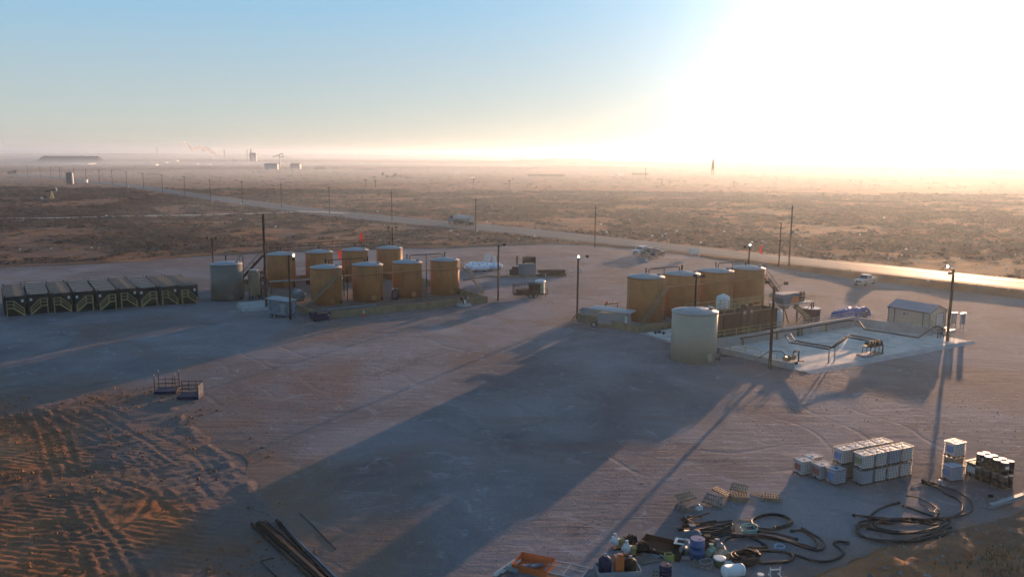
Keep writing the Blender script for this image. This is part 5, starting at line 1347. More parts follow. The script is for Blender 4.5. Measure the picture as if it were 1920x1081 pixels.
for i, (a, b_, wd2, hh) in enumerate(((913, 502, 1.35, 2.2), (926, 503, .75, 1.9))):
    p = zt(at(a, b_)) + Vector((0, 2.2, 0)); t = thing('sign_board', ('wide', 'narrow')[i] + ' white board standing behind the gas tanks', 'board', tuple(p), 0, 'white boards behind the gas tanks')
    B().box(0, 0, .5, wd2, .08, hh).obj('panel', M['white'], t); B().beam((-wd2 * .3, .08, 0), (-wd2 * .3, .08, 1.5), .08).beam((wd2 * .3, .08, 0), (wd2 * .3, .08, 1.5), .08).obj('post', M['galv'], t)
t = thing('ground_hose', 'dark hose on the ground between the gas tanks and the engine skid', 'hose', tuple(zt(at(905, 518))), 0); o = zt(at(905, 518))
B().tube([zt(at(*q)) - o + Vector((0, 0, .1)) for q in ((868, 526), (890, 522), (915, 518), (940, 519), (962, 517))], .1, 6).obj('hose', M['hose'], t)
# ---------------------------------------------------------------- caged liquid totes
TOTE_HD = R(25)
ta = Vector((math.cos(TOTE_HD), math.sin(TOTE_HD), 0)); tb = Vector((-ta.y, ta.x, 0))
def tote_meshes():
    """the parts of one tote, shared by every copy"""
    W, D, H = 1.2, 1.0, 1.0
    q = B(); n = 6
    prof = []
    r = .09
    ring = []
    for sx, sy, a0 in ((1, -1, -90), (1, 1, 0), (-1, 1, 90), (-1, -1, 180)):
        for k in range(4):
            a = R(a0 + 30 * k); ring.append((sx * (W / 2 - .04 - r) + r * math.cos(a), sy * (D / 2 - .04 - r) + r * math.sin(a)))
    vs, fs = [], []
    m = len(ring)
    for z, s_ in ((.15, .97), (.2, 1), (1.08, 1), (1.13, .97), (1.15, .90)): vs += [(x * s_, y * s_, z) for x, y in ring]
    for j in range(4):
        for i in range(m): fs.append((j * m + i, j * m + (i + 1) % m, (j + 1) * m + (i + 1) % m, (j + 1) * m + i))
    q.add(vs, fs, False); q.f += [tuple(range(m))[::-1], tuple(range(4 * m, 5 * m))]; q.sm += [False, False]
    bottle = q
    c = B(); t_ = .022
    for z in (.17, .36, .55, .74, .93, 1.10):
        for y in (-D / 2, D / 2): c.beam((-W / 2, y, z), (W / 2, y, z), t_)
        for x in (-W / 2, W / 2): c.beam((x, -D / 2, z), (x, D / 2, z), t_)
    for k in range(8):
        x = -W / 2 + W * k / 7
        for y in (-D / 2, D / 2): c.beam((x, y, .14), (x, y, 1.16), t_)
    for k in range(7):
        y = -D / 2 + D * k / 6
        for x in (-W / 2, W / 2): c.beam((x, y, .14), (x, y, 1.16), t_)
    for y in (-D / 2, D / 2): c.beam((-W / 2, y, 1.16), (W / 2, y, 1.16), .045)
    for x in (-W / 2, W / 2): c.beam((x, -D / 2, 1.16), (x, D / 2, 1.16), .045)
    for x in (-.22, .22): c.beam((x, -D / 2, 1.175), (x, D / 2, 1.175), .05, .02)
    p_ = B()
    for y in (-.42, 0, .42): p_.box(0, y, 0, W, .11, .03); 
    for x in (-.52, 0, .52):
        for y in (-.42, 0, .42): p_.box(x, y, .03, .13, .11, .08)
    p_.box(0, 0, .11, W, D, .035)
    l_ = B().cyl((0, 0, 1.15), (0, 0, 1.195), .12, n=16)
    lb = B().box(-W / 2 - .012, -.02, .42, .012, .62, .46)
    vl = B(); vl.cyl((-W / 2 - .01, 0, .2), (-W / 2 - .10, 0, .2), .05, n=8)
    return dict(bottle=bottle, cage=c, pallet=p_, cap=l_, label_plate=lb, valve=vl)
TM = {}
M['labelblue'] = mat('blue_label', (.10, .20, .42), .5, var=.2)
M['labelred'] = mat('red_and_white_label', (.35, .10, .08), .5, var=.3, vscale=4)
M['labelgreen'] = mat('dull_green_label', (.20, .22, .10), .5, var=.2)
M['palletbrown'] = mat('brown_pallet_base', (.13, .07, .04), .8, var=.3)
M['capdark'] = mat('dark_cap', (.05, .02, .02), .5)
_tp = tote_meshes(); _cache = {}
def mesh_of(b, name, m):
    k = (name, m.name)
    if k not in _cache:
        me = bpy.data.meshes.new(name); me.from_pydata(b.v, [], b.f); me.polygons.foreach_set('use_smooth', b.sm); me.materials.append(m); me.update(); _cache[k] = me
    return _cache[k]
def tote(label, p, z=0.0, hd=TOTE_HD, bottle='plastic', lab=None, pallet='palletbrown', group='caged liquid totes', cage='cage', cap='capdark'):
    t = thing('caged_tote', label, 'liquid tote', (p.x, p.y, z), hd, group)
    for nm, mm in (('bottle', bottle), ('cage', cage), ('pallet', pallet), ('cap', cap), ('valve', 'black')) + ((('label_plate', lab),) if lab else ()):
        o = bpy.data.objects.new(nm, mesh_of(_tp[nm], nm, M[mm])); C.link(o); o.parent = t
    return t
O = zt(at(1616, 912)); HT = 1.17
def tp(a, b_): return O + ta * (a + .6) + tb * (b_ + .5)
rowpos = [0, 1.32, 2.66, 3.98]
wh = ['left end', 'second from the left', 'third from the left', 'right end']
bot = ['plasticblue', 'plastic', 'plastic', 'plastic']; top_ = ['plastic', 'plastic', 'plasticblue', 'plastic']
for i, a in enumerate(rowpos):
    tote('caged white tote, bottom layer of the front row of stacks, %s' % wh[i], tp(a, 0), .02, TOTE_HD + R((i * 37 % 5) - 2), bot[i], [None, None, 'labelred', None][i])
    tote('caged white tote, top layer of the front row of stacks, %s' % wh[i], tp(a + .03, .02), .02 + HT, TOTE_HD + R((i * 23 % 5) - 2), top_[i], ['labelgreen', 'labelgreen', None, None][i])
for i, a in enumerate((-.55, .78, 2.12, 3.46)):
    tote('caged tote, bottom layer of the rear row of stacks, %s' % wh[i], tp(a, 1.45), .02, TOTE_HD + R(i - 1), ['amber', 'plastic', 'plastic', 'plastic'][i])
    tote('caged white tote, top layer of the rear row of stacks, %s' % wh[i], tp(a, 1.47), .02 + HT, TOTE_HD + R(1 - i), 'plastic', ['labelblue', None, None, None][i])
Ol = zt(at(1565, 912))
for lab, a, b_, m_, l_ in (('single bluish tote nearest the camera left of the stacks', 0, 0, 'plasticblue', 'labelblue'), ('single bluish tote just behind the nearest low one', -.25, 1.15, 'plasticblue', 'labelred'),
                           ('single white tote with red label at the far left end', -.85, 2.4, 'plastic', 'labelred'), ('single white tote tucked behind the low totes', .35, 2.75, 'plastic', None)):
    tote(lab, Ol + ta * (a + .6) + tb * (b_ + .5), .02, TOTE_HD + R(a * 4), m_, l_)
c0 = zt(at(1788, 905))
tote('single bluish tote with pale top in front of the right cluster', c0 + ta * .45 + tb * .5, .02, TOTE_HD - R(6), 'plasticblue', 'labelblue', cap='white', cage='galv')
c1 = zt(at(1812, 892)) + tb * .9
tote('amber tinted tote under the white one in the right cluster', c1 + tb * .3, .02, TOTE_HD, 'amber', 'tanwall', cage='galv')
tote('white tote on top of the amber one in the right cluster', c1 + tb * .35 + ta * .1, .02 + HT, TOTE_HD, 'plastic', 'labelblue', cage='galv')
tote('black bodied tote in a bright cage beside the barrels', zt(at(1838, 896)) + tb * .4, .02, TOTE_HD, 'blackplastic', 'white', cage='galv')
# stray cap pieces
for a, b_ in ((1763, 902), (1768, 912)):
    p = zt(at(a, b_)); tag(B().cyl((0, 0, 0), (0, 0, .12), .13, n=12).obj('lid', M['white'], loc=(p.x, p.y, .02)), 'small white lid on the ground left of the right tote cluster', 'lid', 'white lids on the ground')

# black drums, two layers on pallets
db_ = B(); db_.lathe(0, 0, [(.27, 0), (.29, .02), (.29, .29), (.305, .30), (.305, .33), (.29, .34), (.29, .56), (.305, .57), (.305, .60), (.29, .61), (.29, .86), (.27, .88)], 18)
dl_ = B(); dl_.lathe(0, 0, [(.275, .88), (.275, .90), (.26, .91)], 18)
def drum(label, p, z, lab, shell='blackplastic'):
    t = thing('plastic_drum', label, 'drum', (p.x, p.y, z), TOTE_HD, 'black drums stacked in two layers')
    for nm, b_, mm in (('body', db_, shell), ('lid', dl_, 'white')):
        o = bpy.data.objects.new(nm, mesh_of(b_, nm + '_drum' if 0 else nm + 'd', M[mm])); C.link(o); o.parent = t; o.name = nm
    if lab:
        B().box(-.12, -.295, .45, .26, .02, .22, R(-20)).obj('label_plate', M['white'], t)
    return t
Od = zt(at(1882, 921))
DF = ['front', 'second', 'third', 'rear']
def pal_mesh(m='wood', L_=1.2, W2=1.0):
    q = B()
    for k in range(7): q.box(-L_ / 2 + .05 + (L_ - .1) * k / 6, 0, .115, .095, W2, .02)
    for y in (-W2 / 2 + .04, 0, W2 / 2 - .04): q.box(0, y, .022, L_, .05, .09)
    for k in range(3): q.box(-L_ / 2 + .06 + (L_ - .12) * k / 2, 0, .0, .1, W2, .02)
    return q
_pal = pal_mesh()
def pallet(label, p, z=0, hd=0, m='wood', tilt=(0, 0), group='wooden pallets dropped in the yard'):
    t = bpy.data.objects.new('wooden_pallet', mesh_of(_pal, 'wooden_pallet', M[m])); C.link(t)
    t.location = (p.x, p.y, z); t.rotation_euler = (tilt[0], tilt[1], hd)
    return tag(t, label, 'pallet', group)
for g in range(2):
    q = Od + ta * .55 + tb * (.6 + 1.3 * g)
    for lay in range(2):
        pallet('pallet under the %s layer of the %s four black drums' % (('lower', 'upper')[lay], ('near', 'far')[g]), q, .01 + lay * 1.06, TOTE_HD, 'greywood', group='pallets under the black drums')
        for i in range(2):
            for j in range(2):
                c = q + ta * (i - .5) * .6 + tb * (j - .5) * .6
                drum('black drum with pale lid, %s layer, %s column, %s in line' % (('lower', 'upper')[lay], ('left', 'right')[i], DF[g * 2 + j]), c, .15 + lay * 1.06, lay == 1 and (i + j + g) % 2 == 0)
tag(B().ball(0, 0, .12, .22, .16, .13, 8, 5).obj('rubble_lump', M['black'], loc=tuple(zt(at(1857, 932)))), 'dark lump on the ground below the black drums', 'rubble')
tag(B().ball(0, 0, .12, .14, .12, .14, 8, 5).obj('yellow_bucket', M['yellow'], loc=tuple(zt(at(1858, 947)))), 'small yellow bucket at the end of the long white beam', 'bucket')
a, b_ = zt(at(1857, 955)), zt(at(1935, 929))
t = thing('steel_beam', 'long pale steel beam lying below the black drums', 'beam', tuple(a), heading(a, b_)); L_ = (b_ - a).length
B().box(L_ / 2, 0, .12, L_, .3, .04).box(L_ / 2, 0, .16, L_, .06, .2).box(L_ / 2, 0, .36, L_, .3, .04).obj('profile', M['lightgrey'], t)
B().cyl((L_ * .82, 0, .42), (L_ * 1.1, .4, .42), .14, n=12).obj('white_pipe', M['white'], t)

# ---------------------------------------------------------------- hoses
def z5(pts): return [(1220 + x / 4.571, 880 + y / 4.571) for x, y in pts]
def z4(pts): return [(1480 + x / 4.325, 780 + y / 4.325) for x, y in pts]
def ell(cx_, cy_, rx, ry, a0=0, a1=360, n=16, grow=0, tilt=0):
    o = []
    for i in range(n + 1):
        a = R(a0 + (a1 - a0) * i / n); k = 1 + grow * i / n
        x, y = rx * k * math.cos(a), ry * k * math.sin(a)
        o.append((cx_ + x + tilt * y, cy_ + y + tilt * x * .1))
    return o
HN = [0]
def hose(label, pts, r=.08, z=.08, mt='hose', dz=0, nm='rubber_hose', grp='rubber hoses on the ground', k=5):
    P = [at(*p) for p in pts]; o = zt(P[0]); HN[0] += 1
    pl = [Vector((p.x - o.x, p.y - o.y, z + PZ(p.x, p.y) * .5 + dz * i / max(1, len(P) - 1) + .03 * math.sin(i * 1.3 + HN[0]))) for i, p in enumerate(P)]
    q = B().tube(smoothpath(pl, k), r, 8)
    o_ = q.obj(nm, M[mt], loc=(o.x, o.y, 0))
    tag(o_, label, 'hose', grp)
    # couplings at both ends
    if r > .05:
        for e, f in ((pl[0], pl[1]), (pl[-1], pl[-2])):
            u = (f - e).normalized(); B().cyl(e - u * .08, e + u * .12, r * 1.3, n=8).obj('coupling', M['dkpipe'], o_)
    return o_
hose('outermost long hose sweeping round the right side of the right pile', z4([(520, 830), (700, 848), (960, 862), (1200, 850), (1350, 835), (1450, 810), (1485, 770), (1460, 700), (1360, 630), (1240, 590), (1080, 545)]), z=.22)
hose('inner hose beside the outermost arc of the right pile', z4([(1085, 552), (1180, 580), (1280, 640), (1380, 690), (1405, 750), (1380, 800), (1290, 835), (1150, 850)]), z=.10)
hose('hose curving alone at the left of the right pile', z4([(885, 712), (800, 730), (720, 765), (660, 815), (650, 850), (720, 870), (820, 880)]), z=.10)
hose('large double looped hose at the base of the right pile', z4(ell(905, 945, 388, 92, 200, 780, 28, -.10)), z=.10, dz=.12)
hose('smaller looped hose inside the base of the right pile', z4(ell(940, 920, 300, 62, 0, 560, 24, -.15)), z=.25, dz=.1)
hose('hose ending in a straight run at the front of the right pile', z4([(1300, 925), (1200, 960), (1080, 1000), (900, 1032), (720, 1030), (590, 990), (530, 930), (570, 885), (680, 860), (820, 858)]), z=.2)
hose('thin hose at the upper middle of the right pile', z4([(940, 660), (1040, 680), (1130, 715), (1190, 750), (1215, 790), (1180, 830)]), .05, z=.15)
hose('straight stiff hose pointing into the middle of the right pile', z4([(920, 765), (1000, 785), (1090, 815), (1200, 850)]), z=.28)
hose('short curved hose piece upright in the right pile', z4([(1060, 755), (1110, 775), (1140, 815)]), .05, z=.35)
hose('short hose piece crossing the upright one in the right pile', z4([(1150, 765), (1190, 790), (1170, 825), (1215, 845)]), .05, z=.42)
hose('upper hose layer with bright bend at the right of the right pile', z4([(640, 860), (800, 880), (980, 895), (1150, 915), (1230, 905), (1250, 885), (1220, 870)]), z=.33)
hose('upper hose hooking round at the right tip of the pile', z4([(620, 940), (780, 975), (960, 985), (1150, 950), (1270, 915), (1305, 890), (1270, 868)]), z=.3)
hose('long thin grey hose behind the right pile', z4([(990, 560), (1060, 548), (1170, 535)]), .04, z=.06, mt='lightgrey')
hose('coiled double hose at the top of the left pile', z5(ell(1035, 470, 188, 66, 150, 800, 26, -.12)), z=.09, dz=.18)
hose('hose leaving the top coil toward the lower right', z5([(920, 540), (1000, 548), (1100, 562), (1180, 585), (1250, 610)]), z=.08)
hose('hose bending back on itself right of the top coil', z5([(1210, 538), (1290, 530), (1360, 570), (1425, 640), (1405, 690), (1330, 660), (1200, 630), (1050, 605), (880, 588)]), z=.10)
hose('longest hairpin hose at the right of the left pile', z5([(1300, 528), (1370, 565), (1450, 620), (1490, 680), (1460, 712), (1380, 705), (1250, 668), (1120, 625), (940, 590), (820, 595), (680, 575)]), z=.2)
hose('hose looping round the left side of the left pile', z5([(980, 660), (900, 615), (800, 595), (700, 592), (640, 612), (622, 660), (650, 720), (710, 770)]), z=.12)
hose('short straight hose inside the left pile', z5([(840, 680), (920, 688), (1000, 676), (960, 650)]), z=.1)
hose('single ring of hose lying flat below the left pile', z5(ell(1025, 758, 195, 52, -20, 335, 20)), z=.08)
hose('snaking hose with a curled end right of the left pile', z5([(1205, 735), (1300, 758), (1400, 785), (1500, 795), (1590, 775), (1645, 735), (1635, 690), (1580, 655), (1572, 635), (1620, 627), (1690, 637)]), z=.08)
for i in range(4):
    hose('black hose in the bundle beside the steel scraps, %s from the top' % ORD[i], z5([(330 + 20 * i, 560 + 14 * i), (460, 568 + 14 * i), (580, 552 + 13 * i), (650, 528 + 12 * i), (705, 505 + 10 * i)]), .06, z=.10 + .05 * (3 - i), grp='black hose bundle by the scraps')
t = hose('tight stack of coiled black hose beside the white bottle tank', z5(ell(805, 795, 122, 44, 0, 1440, 56)), .075, z=.10, dz=.42, k=4)
hose('inner coil of the tight black hose stack', z5(ell(805, 790, 88, 30, 0, 1080, 42)), .07, z=.10, dz=.48, k=4)
hose('small pale green coil on the ground', z5(ell(840, 530, 75, 28, 0, 1080, 36)), .045, z=.06, dz=.28, mt='greenplastic', grp='small coils on the ground', k=4)
hose('small blue ring of tubing on the ground', z5(ell(1105, 662, 46, 22, 0, 700, 24, -.1)), .03, z=.05, mt='plasticblue', grp='small coils on the ground', k=4)
hose('pale tube coil on the small pallet by the blue drum', z5(ell(475, 812, 58, 26, 20, 540, 22, -.1)), .03, z=.2, mt='lightgrey', grp='small coils on the ground', k=4)
# steel scraps beside the bundle
for i, (a, b_, c, d_, r_) in enumerate(((250, 525, 600, 540, .07), (290, 495, 560, 470, .06), (300, 460, 500, 408, .05), (330, 430, 440, 420, .06), (300, 500, 700, 455, .06), (350, 545, 720, 480, .07), (400, 480, 640, 520, .06), (280, 440, 360, 500, .08))):
    p, q_ = at(*z5([(a, b_)])[0]), at(*z5([(c, d_)])[0])
    o = zt(p); e = zt(q_) - o
    tag(B().cyl((0, 0, .12 + .05 * (i % 4)), (e.x, e.y, .12 + .05 * ((i + 2) % 5)), r_, n=8).box(0, 0, .05, .3, .2, .2, .5).obj('scrap_pipe', M['rust'], loc=(o.x, o.y, 0)), 'rusty pipe length in the scrap heap, %s counting from the top' % ORD[[7, 3, 0, 1, 4, 6, 5, 2][i]], 'pipe', 'rusty pipe scraps')
a, b_ = at(*z5([(690, 540)])[0]), at(*z5([(755, 488)])[0]); e = zt(b_ - a)
tag(B().beam((0, 0, .3), (e.x, e.y, .6), .12, .05).obj('timber_board', M['wood'], loc=tuple(zt(a))), 'pale timber board propped on the hose bundle', 'board')
a, b_ = at(*z5([(740, 432)])[0]), at(*z5([(850, 445)])[0]); e = zt(b_ - a)
tag(B().beam((0, 0, .05), (e.x, e.y, .05), .07, .05).obj('thin_lath', M['wood'], loc=tuple(zt(a))), 'thin pale lath on the ground left of the top coil', 'lath')

# ---------------------------------------------------------------- pallets
def zp(x, y): return zt(at(1240 + x / 8, 900 + y / 8))
p = zp(370, 440)
for k in range(3): pallet('grey pallet in the leftmost heap, %s from the bottom' % ORD[k], p + Vector((.05 * k, .04 * k, 0)), .01 + k * .14, R(20 + 7 * k), 'greywood')
pallet('rusty orange pallet tilted on top of the leftmost heap', zp(360, 365), .52, R(16), 'wood', (R(4), R(-7)))
b = lumpy(.7, .4, .35, 12, 8, seed=3); t = b.obj('plastic_bag', M['white'], loc=tuple(zp(545, 440)), rz=.4); tag(t, 'crumpled white plastic bag beside the leftmost pallet heap', 'plastic bag')
p = zp(790, 390)
pallet('grey pallet flat at the bottom of the second heap', p, .01, R(-22), 'greywood')
pallet('grey pallet leaning across the second heap', p + Vector((-.05, .25, 0)), .32, R(-30), 'greywood', (R(18), R(6)))
pallet('pale pallet leaning on the right side of the second heap', zp(900, 260), .36, R(-40), 'wood', (R(-10), R(14)))
p = zp(1160, 290)
for k in range(3): pallet('brown pallet in the tall middle heap, %s from the bottom' % ORD[k], p + Vector((.03 * k, -.02 * k, 0)), .01 + k * .14, R(-18 + 4 * k), 'wood')
pallet('large slatted pallet tilted on top of the middle heap', zp(1160, 240), .58, R(-24), 'wood', (R(6), R(3)))
p = zp(1640, 290)
pallet('pallet lying flat under the rightmost heap', p, .01, R(-12), 'wood')
pallet('pallet with wide gaps on top of the rightmost heap', p + Vector((.1, .05, 0)), .16, R(-15), 'wood')
q_ = B()
for k in range(3): q_.box(-.2 + .2 * k, 0, .05 + .06 * k, .1, 1.1, .03, R(30 + 9 * k))
tag(q_.obj('loose_planks', M['wood'], loc=tuple(zp(1470, 240))), 'loose splayed planks left of the rightmost pallet heap', 'planks')
# ground pallets near the drums at the bottom
def z3(x, y): return zt(at(1100 + x / 6.4, 980 + y / 6.4))
pallet('slatted grey pallet lying below the pumps', z3(710, 450), .02, R(28), 'greywood', group='pallets at the lower edge')
pallet('small pallet under the pale tube coil', z3(1390, 510), .02, R(-30), 'greywood', group='pallets at the lower edge')
pallet('pallet with white slats under the navy drum', z3(900, 645), .02, R(-10), 'greywood', group='pallets at the lower edge')

# ---------------------------------------------------------------- pumps, drums and scrap at the lower edge
def motor_pump(label, p, hd, front='white', mid='yellow', back='black'):
    t = thing('motor_pump', label, 'pump', (p.x, p.y, 0), hd, 'old motor pumps on the ground')
    B().box(0, 0, 0, 1.5, .5, .10).obj('base_plate', M['rust'], t)
    q = B(); q.cyl((-.75, 0, .5), (-.45, 0, .5), .30, n=16); q.cyl((-.9, 0, .5), (-.75, 0, .5), .13, n=10); q.cyl((-.6, 0, .7), (-.6, 0, 1.0), .11, n=10); q.obj('pump_head', M['white'], t)
    B().cyl((-.45, 0, .5), (.0, 0, .5), .17, n=14).box(-.2, 0, .1, .3, .3, .3).obj('bearing_frame', M['yellow'], t)
    q = B(); q.cyl((.0, 0, .5), (.75, 0, .5), .27, n=16); q.box(.4, .0, .74, .25, .25, .15)
    for k in range(6): q.cyl((.08 + k * .11, 0, .5), (.12 + k * .11, 0, .5), .30, n=16)
    q.obj('motor', M['black'], t)
    return t
motor_pump('old pump with white head and black ribbed motor, farther of two', z3(450, 300), R(8))
motor_pump('old pump with white head and yellow frame, nearer of two', z3(590, 385), R(10))
t = thing('steel_tray', 'large dark brown shallow steel tray between the pumps and the blue drum', 'tray', tuple(z3(905, 330)), R(-28))
q = B(); q.box(0, 0, .02, 2.7, 1.9, .06)
for yy in (-.95, .95): q.box(0, yy, .05, 2.7, .06, .36)
for xx in (-1.35, 1.35): q.box(xx, 0, .05, .06, 1.9, .36)
q.obj('tray', M['brownbox'], t)
t = thing('steel_crate', 'dark box with pale square frame on top beside the tray', 'crate', tuple(z3(1140, 310)), R(-20)); B().box(0, 0, 0, .8, .7, .45).obj('box', M['brownbox'], t)
q = B()
for xx in (-.36, .36): q.box(xx, 0, .46, .16, .85, .05)
for yy in (-.34, .34): q.box(0, yy, .461, .56, .16, .05)
q.obj('frame', M['white'], t)
def drum2(label, p, m, r=.3, h=.9, rust=None):
    t = thing('steel_drum', label, 'drum', tuple(p), 0, None)
    B().lathe(0, 0, [(r * .96, 0), (r, .02), (r, h * .33), (r * 1.05, h * .34), (r * 1.05, h * .36), (r, h * .37), (r, h * .66), (r * 1.05, h * .67), (r * 1.05, h * .69), (r, h * .7), (r, h * .98), (r * .96, h)], 20).obj('body', M[m], t)
    B().cyl((r * .4, 0, h), (r * .4, 0, h + .05), .06, n=8).obj('bung', M['white'], t); return t
M['brightblue'] = mat('bright_blue_plastic', (.014, .075, .21), .55, var=.1)
drum2('upright bright blue drum in the scrap at the lower edge', z3(1320, 425), 'brightblue', .44, 1.3)
drum2('squat navy drum standing on a pallet at the bottom edge', z3(945, 640), 'navy', .36, .75)
def skid(label, p, hd):
    t = thing('drum_skid', label, 'skid', tuple(p), hd); q = B(); q.box(0, 0, .0, 2.5, 1.3, .12)
    for yy in (-.65, .65): q.box(0, yy, .1, 2.5, .06, .25)
    for xx in (-1.25, 1.25): q.box(xx, 0, .1, .06, 1.3, .25)
    q.obj('frame', M['lightgrey'], t); return t
skid('pale grey steel skid carrying three machine parts at the bottom', z3(370, 590), R(6))
b0 = z3(370, 590)
for lab, dx, m_, r_, h_ in (('navy blue cylinder block on the left of the skid', -.75, 'navy', .38, .95), ('orange engine block in the middle of the skid', .05, 'orange', .28, .9), ('black motor block on the right of the skid', .75, 'black', .36, .75)):
    t = thing('machine_block', lab, 'machine part', (b0.x + dx, b0.y + dx * .1, .12), R(6), None)
    if m_ == 'orange': B().box(0, 0, 0, .5, .55, h_).box(.1, 0, h_, .3, .3, .12).obj('block', M[m_], t)
    else: B().lathe(0, 0, [(r_, 0), (r_, h_ * .75), (r_ * .7, h_ * .9), (r_ * .3, h_)], 16).obj('block', M[m_], t)
    B().cyl((0, 0, h_), (0, 0, h_ + .14), .1, n=10).obj('cap', M['galv'], t)
t = thing('steel_shovel_plate', 'blue grey steel plate with a long bar lying below the tray', 'steel plate', tuple(z3(760, 385)), R(-30))
B().add([(-.6, -.25, .1), (.55, -.3, .12), (.75, 0, .14), (.4, .35, .25), (-.5, .25, .2), (-.6, -.25, .06), (.55, -.3, .08), (.75, 0, .1), (.4, .35, .21), (-.5, .25, .16)], [(0, 1, 2, 3, 4), (9, 8, 7, 6, 5), (0, 5, 6, 1), (1, 6, 7, 2), (2, 7, 8, 3), (3, 8, 9, 4), (4, 9, 5, 0)]).obj('plate', M['lightgrey'], t)
B().cyl((.1, .3, .3), (1.6, -.5, .12), .05, n=8).obj('bar', M['galv'], t)
t = thing('cut_jug', 'yellow green cut open plastic jug below the tray', 'jug', tuple(z3(985, 445)), R(15)); q = B()
for xx, yy, sx_, sy_ in ((0, -.2, .45, .03), (0, .2, .45, .03), (-.22, 0, .03, .4), (.22, 0, .03, .4)): q.box(xx, yy, 0, sx_, sy_, .42)
q.box(0, 0, 0, .44, .4, .03); q.obj('shell', mat('yellow_green_plastic', (.30, .32, .06), .4, var=.1), t)
tag(B().cyl((-.6, 0, .08), (.6, 0, .08), .07, n=8).cyl((-.6, .16, .08), (.6, .16, .08), .07, n=8).obj('pipe_pair', M['galv'], loc=tuple(z3(1115, 430)), rz=R(-8)), 'pair of short grey pipes beside the cut jug', 'pipe')
for lab, x, y, m_, s_ in (('blue grey pump casing behind the bright blue drum', 1260, 200, 'bluegrey', .5), ('grey valve body left of the bright blue drum', 1190, 350, 'lightgrey', .42), ('brown gear case right of the bright blue drum', 1440, 330, 'brownbox', .5), ('pale green valve body in the scrap right of the blue drum', 1490, 380, 'greenplastic', .36), ('grey pipe elbow at the right of the scrap heap', 1560, 320, 'lightgrey', .36)):
    t = thing('machine_part', lab, 'machine part', tuple(z3(x, y)), R(x % 60), None)
    B().cyl((-s_, 0, s_ * .7), (s_ * .6, 0, s_ * .7), s_ * .6, n=14).ball(s_ * .6, 0, s_ * .7, s_ * .62).obj('casing', M[m_], t)
    B().cyl((0, 0, s_ * .7), (0, 0, s_ * 1.9), s_ * .25, n=10).cyl((0, 0, s_ * 1.9), (0, 0, s_ * 2.0), s_ * .42, n=12).obj('flanged_neck', M[m_], t)
t = thing('open_bucket', 'green bucket with white rim at the right of the scrap', 'bucket', tuple(z3(1590, 520)), 0); B().lathe(0, 0, [(.26, 0), (.36, .5)], 8).obj('shell', mat('dark_green_plastic', (.06, .09, .04), .5), t); B().lathe(0, 0, [(.39, .5), (.39, .56), (.33, .57)], 8).obj('rim', M['white'], t)
b = lumpy(1.0, .7, .5, 10, 8, seed=7); tag(b.obj('cloth_bundle', mat('tan_cloth', (.45, .33, .22), .9, var=.3), loc=tuple(z3(1620, 420)), rz=.6), 'crumpled tan cloth behind the green bucket', 'cloth')
b = lumpy(.9, .6, .3, 10, 8, seed=8); tag(b.obj('white_rag', M['white'], loc=tuple(z3(1690, 520)), rz=.2), 'white rags between the bucket and the black hose coil', 'cloth')
tag(B().cyl((-.55, 0, .38), (.5, 0, .38), .37, n=20).ball(-.55, 0, .38, .2, .369, .369, 16, 8).ball(.5, 0, .38, .2, .369, .369, 16, 8).obj('bottle_tank', M['plastic'], loc=tuple(z3(1760, 640)), rz=R(14)), 'white rounded plastic tank lying at the bottom edge', 'tank')
# bits right of it
t = thing('pump_stand', 'small white pump stand at the bottom edge right of the hose coil', 'stand', tuple(zt(at(1453, 1079))), R(8)); q = B()
for xx in (-.3, .3): q.beam((xx, 0, 0), (xx, 0, .55), .06); q.beam((xx, -.25, 0), (xx, .25, 0.03), .06)
q.beam((-.3, 0, .4), (.3, 0, .4), .06); q.obj('frame', M['white'], t)
tag(B().cyl((0, 0, 0), (0, 0, .16), .2, n=14).obj('white_pan', M['white'], loc=tuple(zt(at(1426, 1080)))), 'round white pan at the bottom edge', 'pan')
# orange skip tray
p = zt(at(1001, 1066)); t = thing('orange_tray', 'open orange steel tray holding two grey tubes', 'tray', tuple(p), R(-22)); q = B()
w2, d2, h2 = 1.95, 1.45, .5
q.box(0, 0, 0, w2, d2, .05)
q.add([(-w2 / 2, -d2 / 2, 0), (w2 / 2, -d2 / 2, 0), (w2 / 2, d2 / 2, 0), (-w2 / 2, d2 / 2, 0)] + [(-w2 / 2 - .1, -d2 / 2 - .1, h2), (w2 / 2 + .1, -d2 / 2 - .1, h2), (w2 / 2 + .1, d2 / 2 + .1, h2), (-w2 / 2 - .1, d2 / 2 + .1, h2)], [(0, 1, 5, 4), (1, 2, 6, 5), (2, 3, 7, 6), (3, 0, 4, 7)])
q.obj('tray', M['orange'], t)
for i, (dx, r_) in enumerate(((-.35, 18), (.15, 24))):
    tag(B().cyl((-.42, 0, 0), (.42, 0, 0), .12, n=12).obj('grey_tube', M['bluegrey'], loc=(p.x + dx, p.y - .05, .22), rz=R(r_)), ('left', 'right')[i] + ' grey tube lying in the orange tray', 'tube', 'grey tubes in the orange tray')
# bed frame
p = zt(at(1062, 1075)); t = thing('steel_rack', 'low grey steel rack with blue panel beside the orange tray', 'rack', tuple(p), R(-24)); q = B()
for yy in (-.75, .75): q.beam((-1.1, yy, .25), (1.1, yy, .25), .07)
for xx in (-1.1, 0, 1.1): q.beam((xx, -.75, .25), (xx, .75, .25), .06)
for xx in (-1.1, 1.1):
    for yy in (-.75, .75): q.beam((xx, yy, 0), (xx, yy, .25), .06)
q.beam((-1.1, -.1, .4), (1.1, -.1, .4), .06)
q.obj('frame', M['galv'], t); B().box(.1, -.45, .18, 1.9, .6, .05).obj('panel', M['bluegrey'], t)
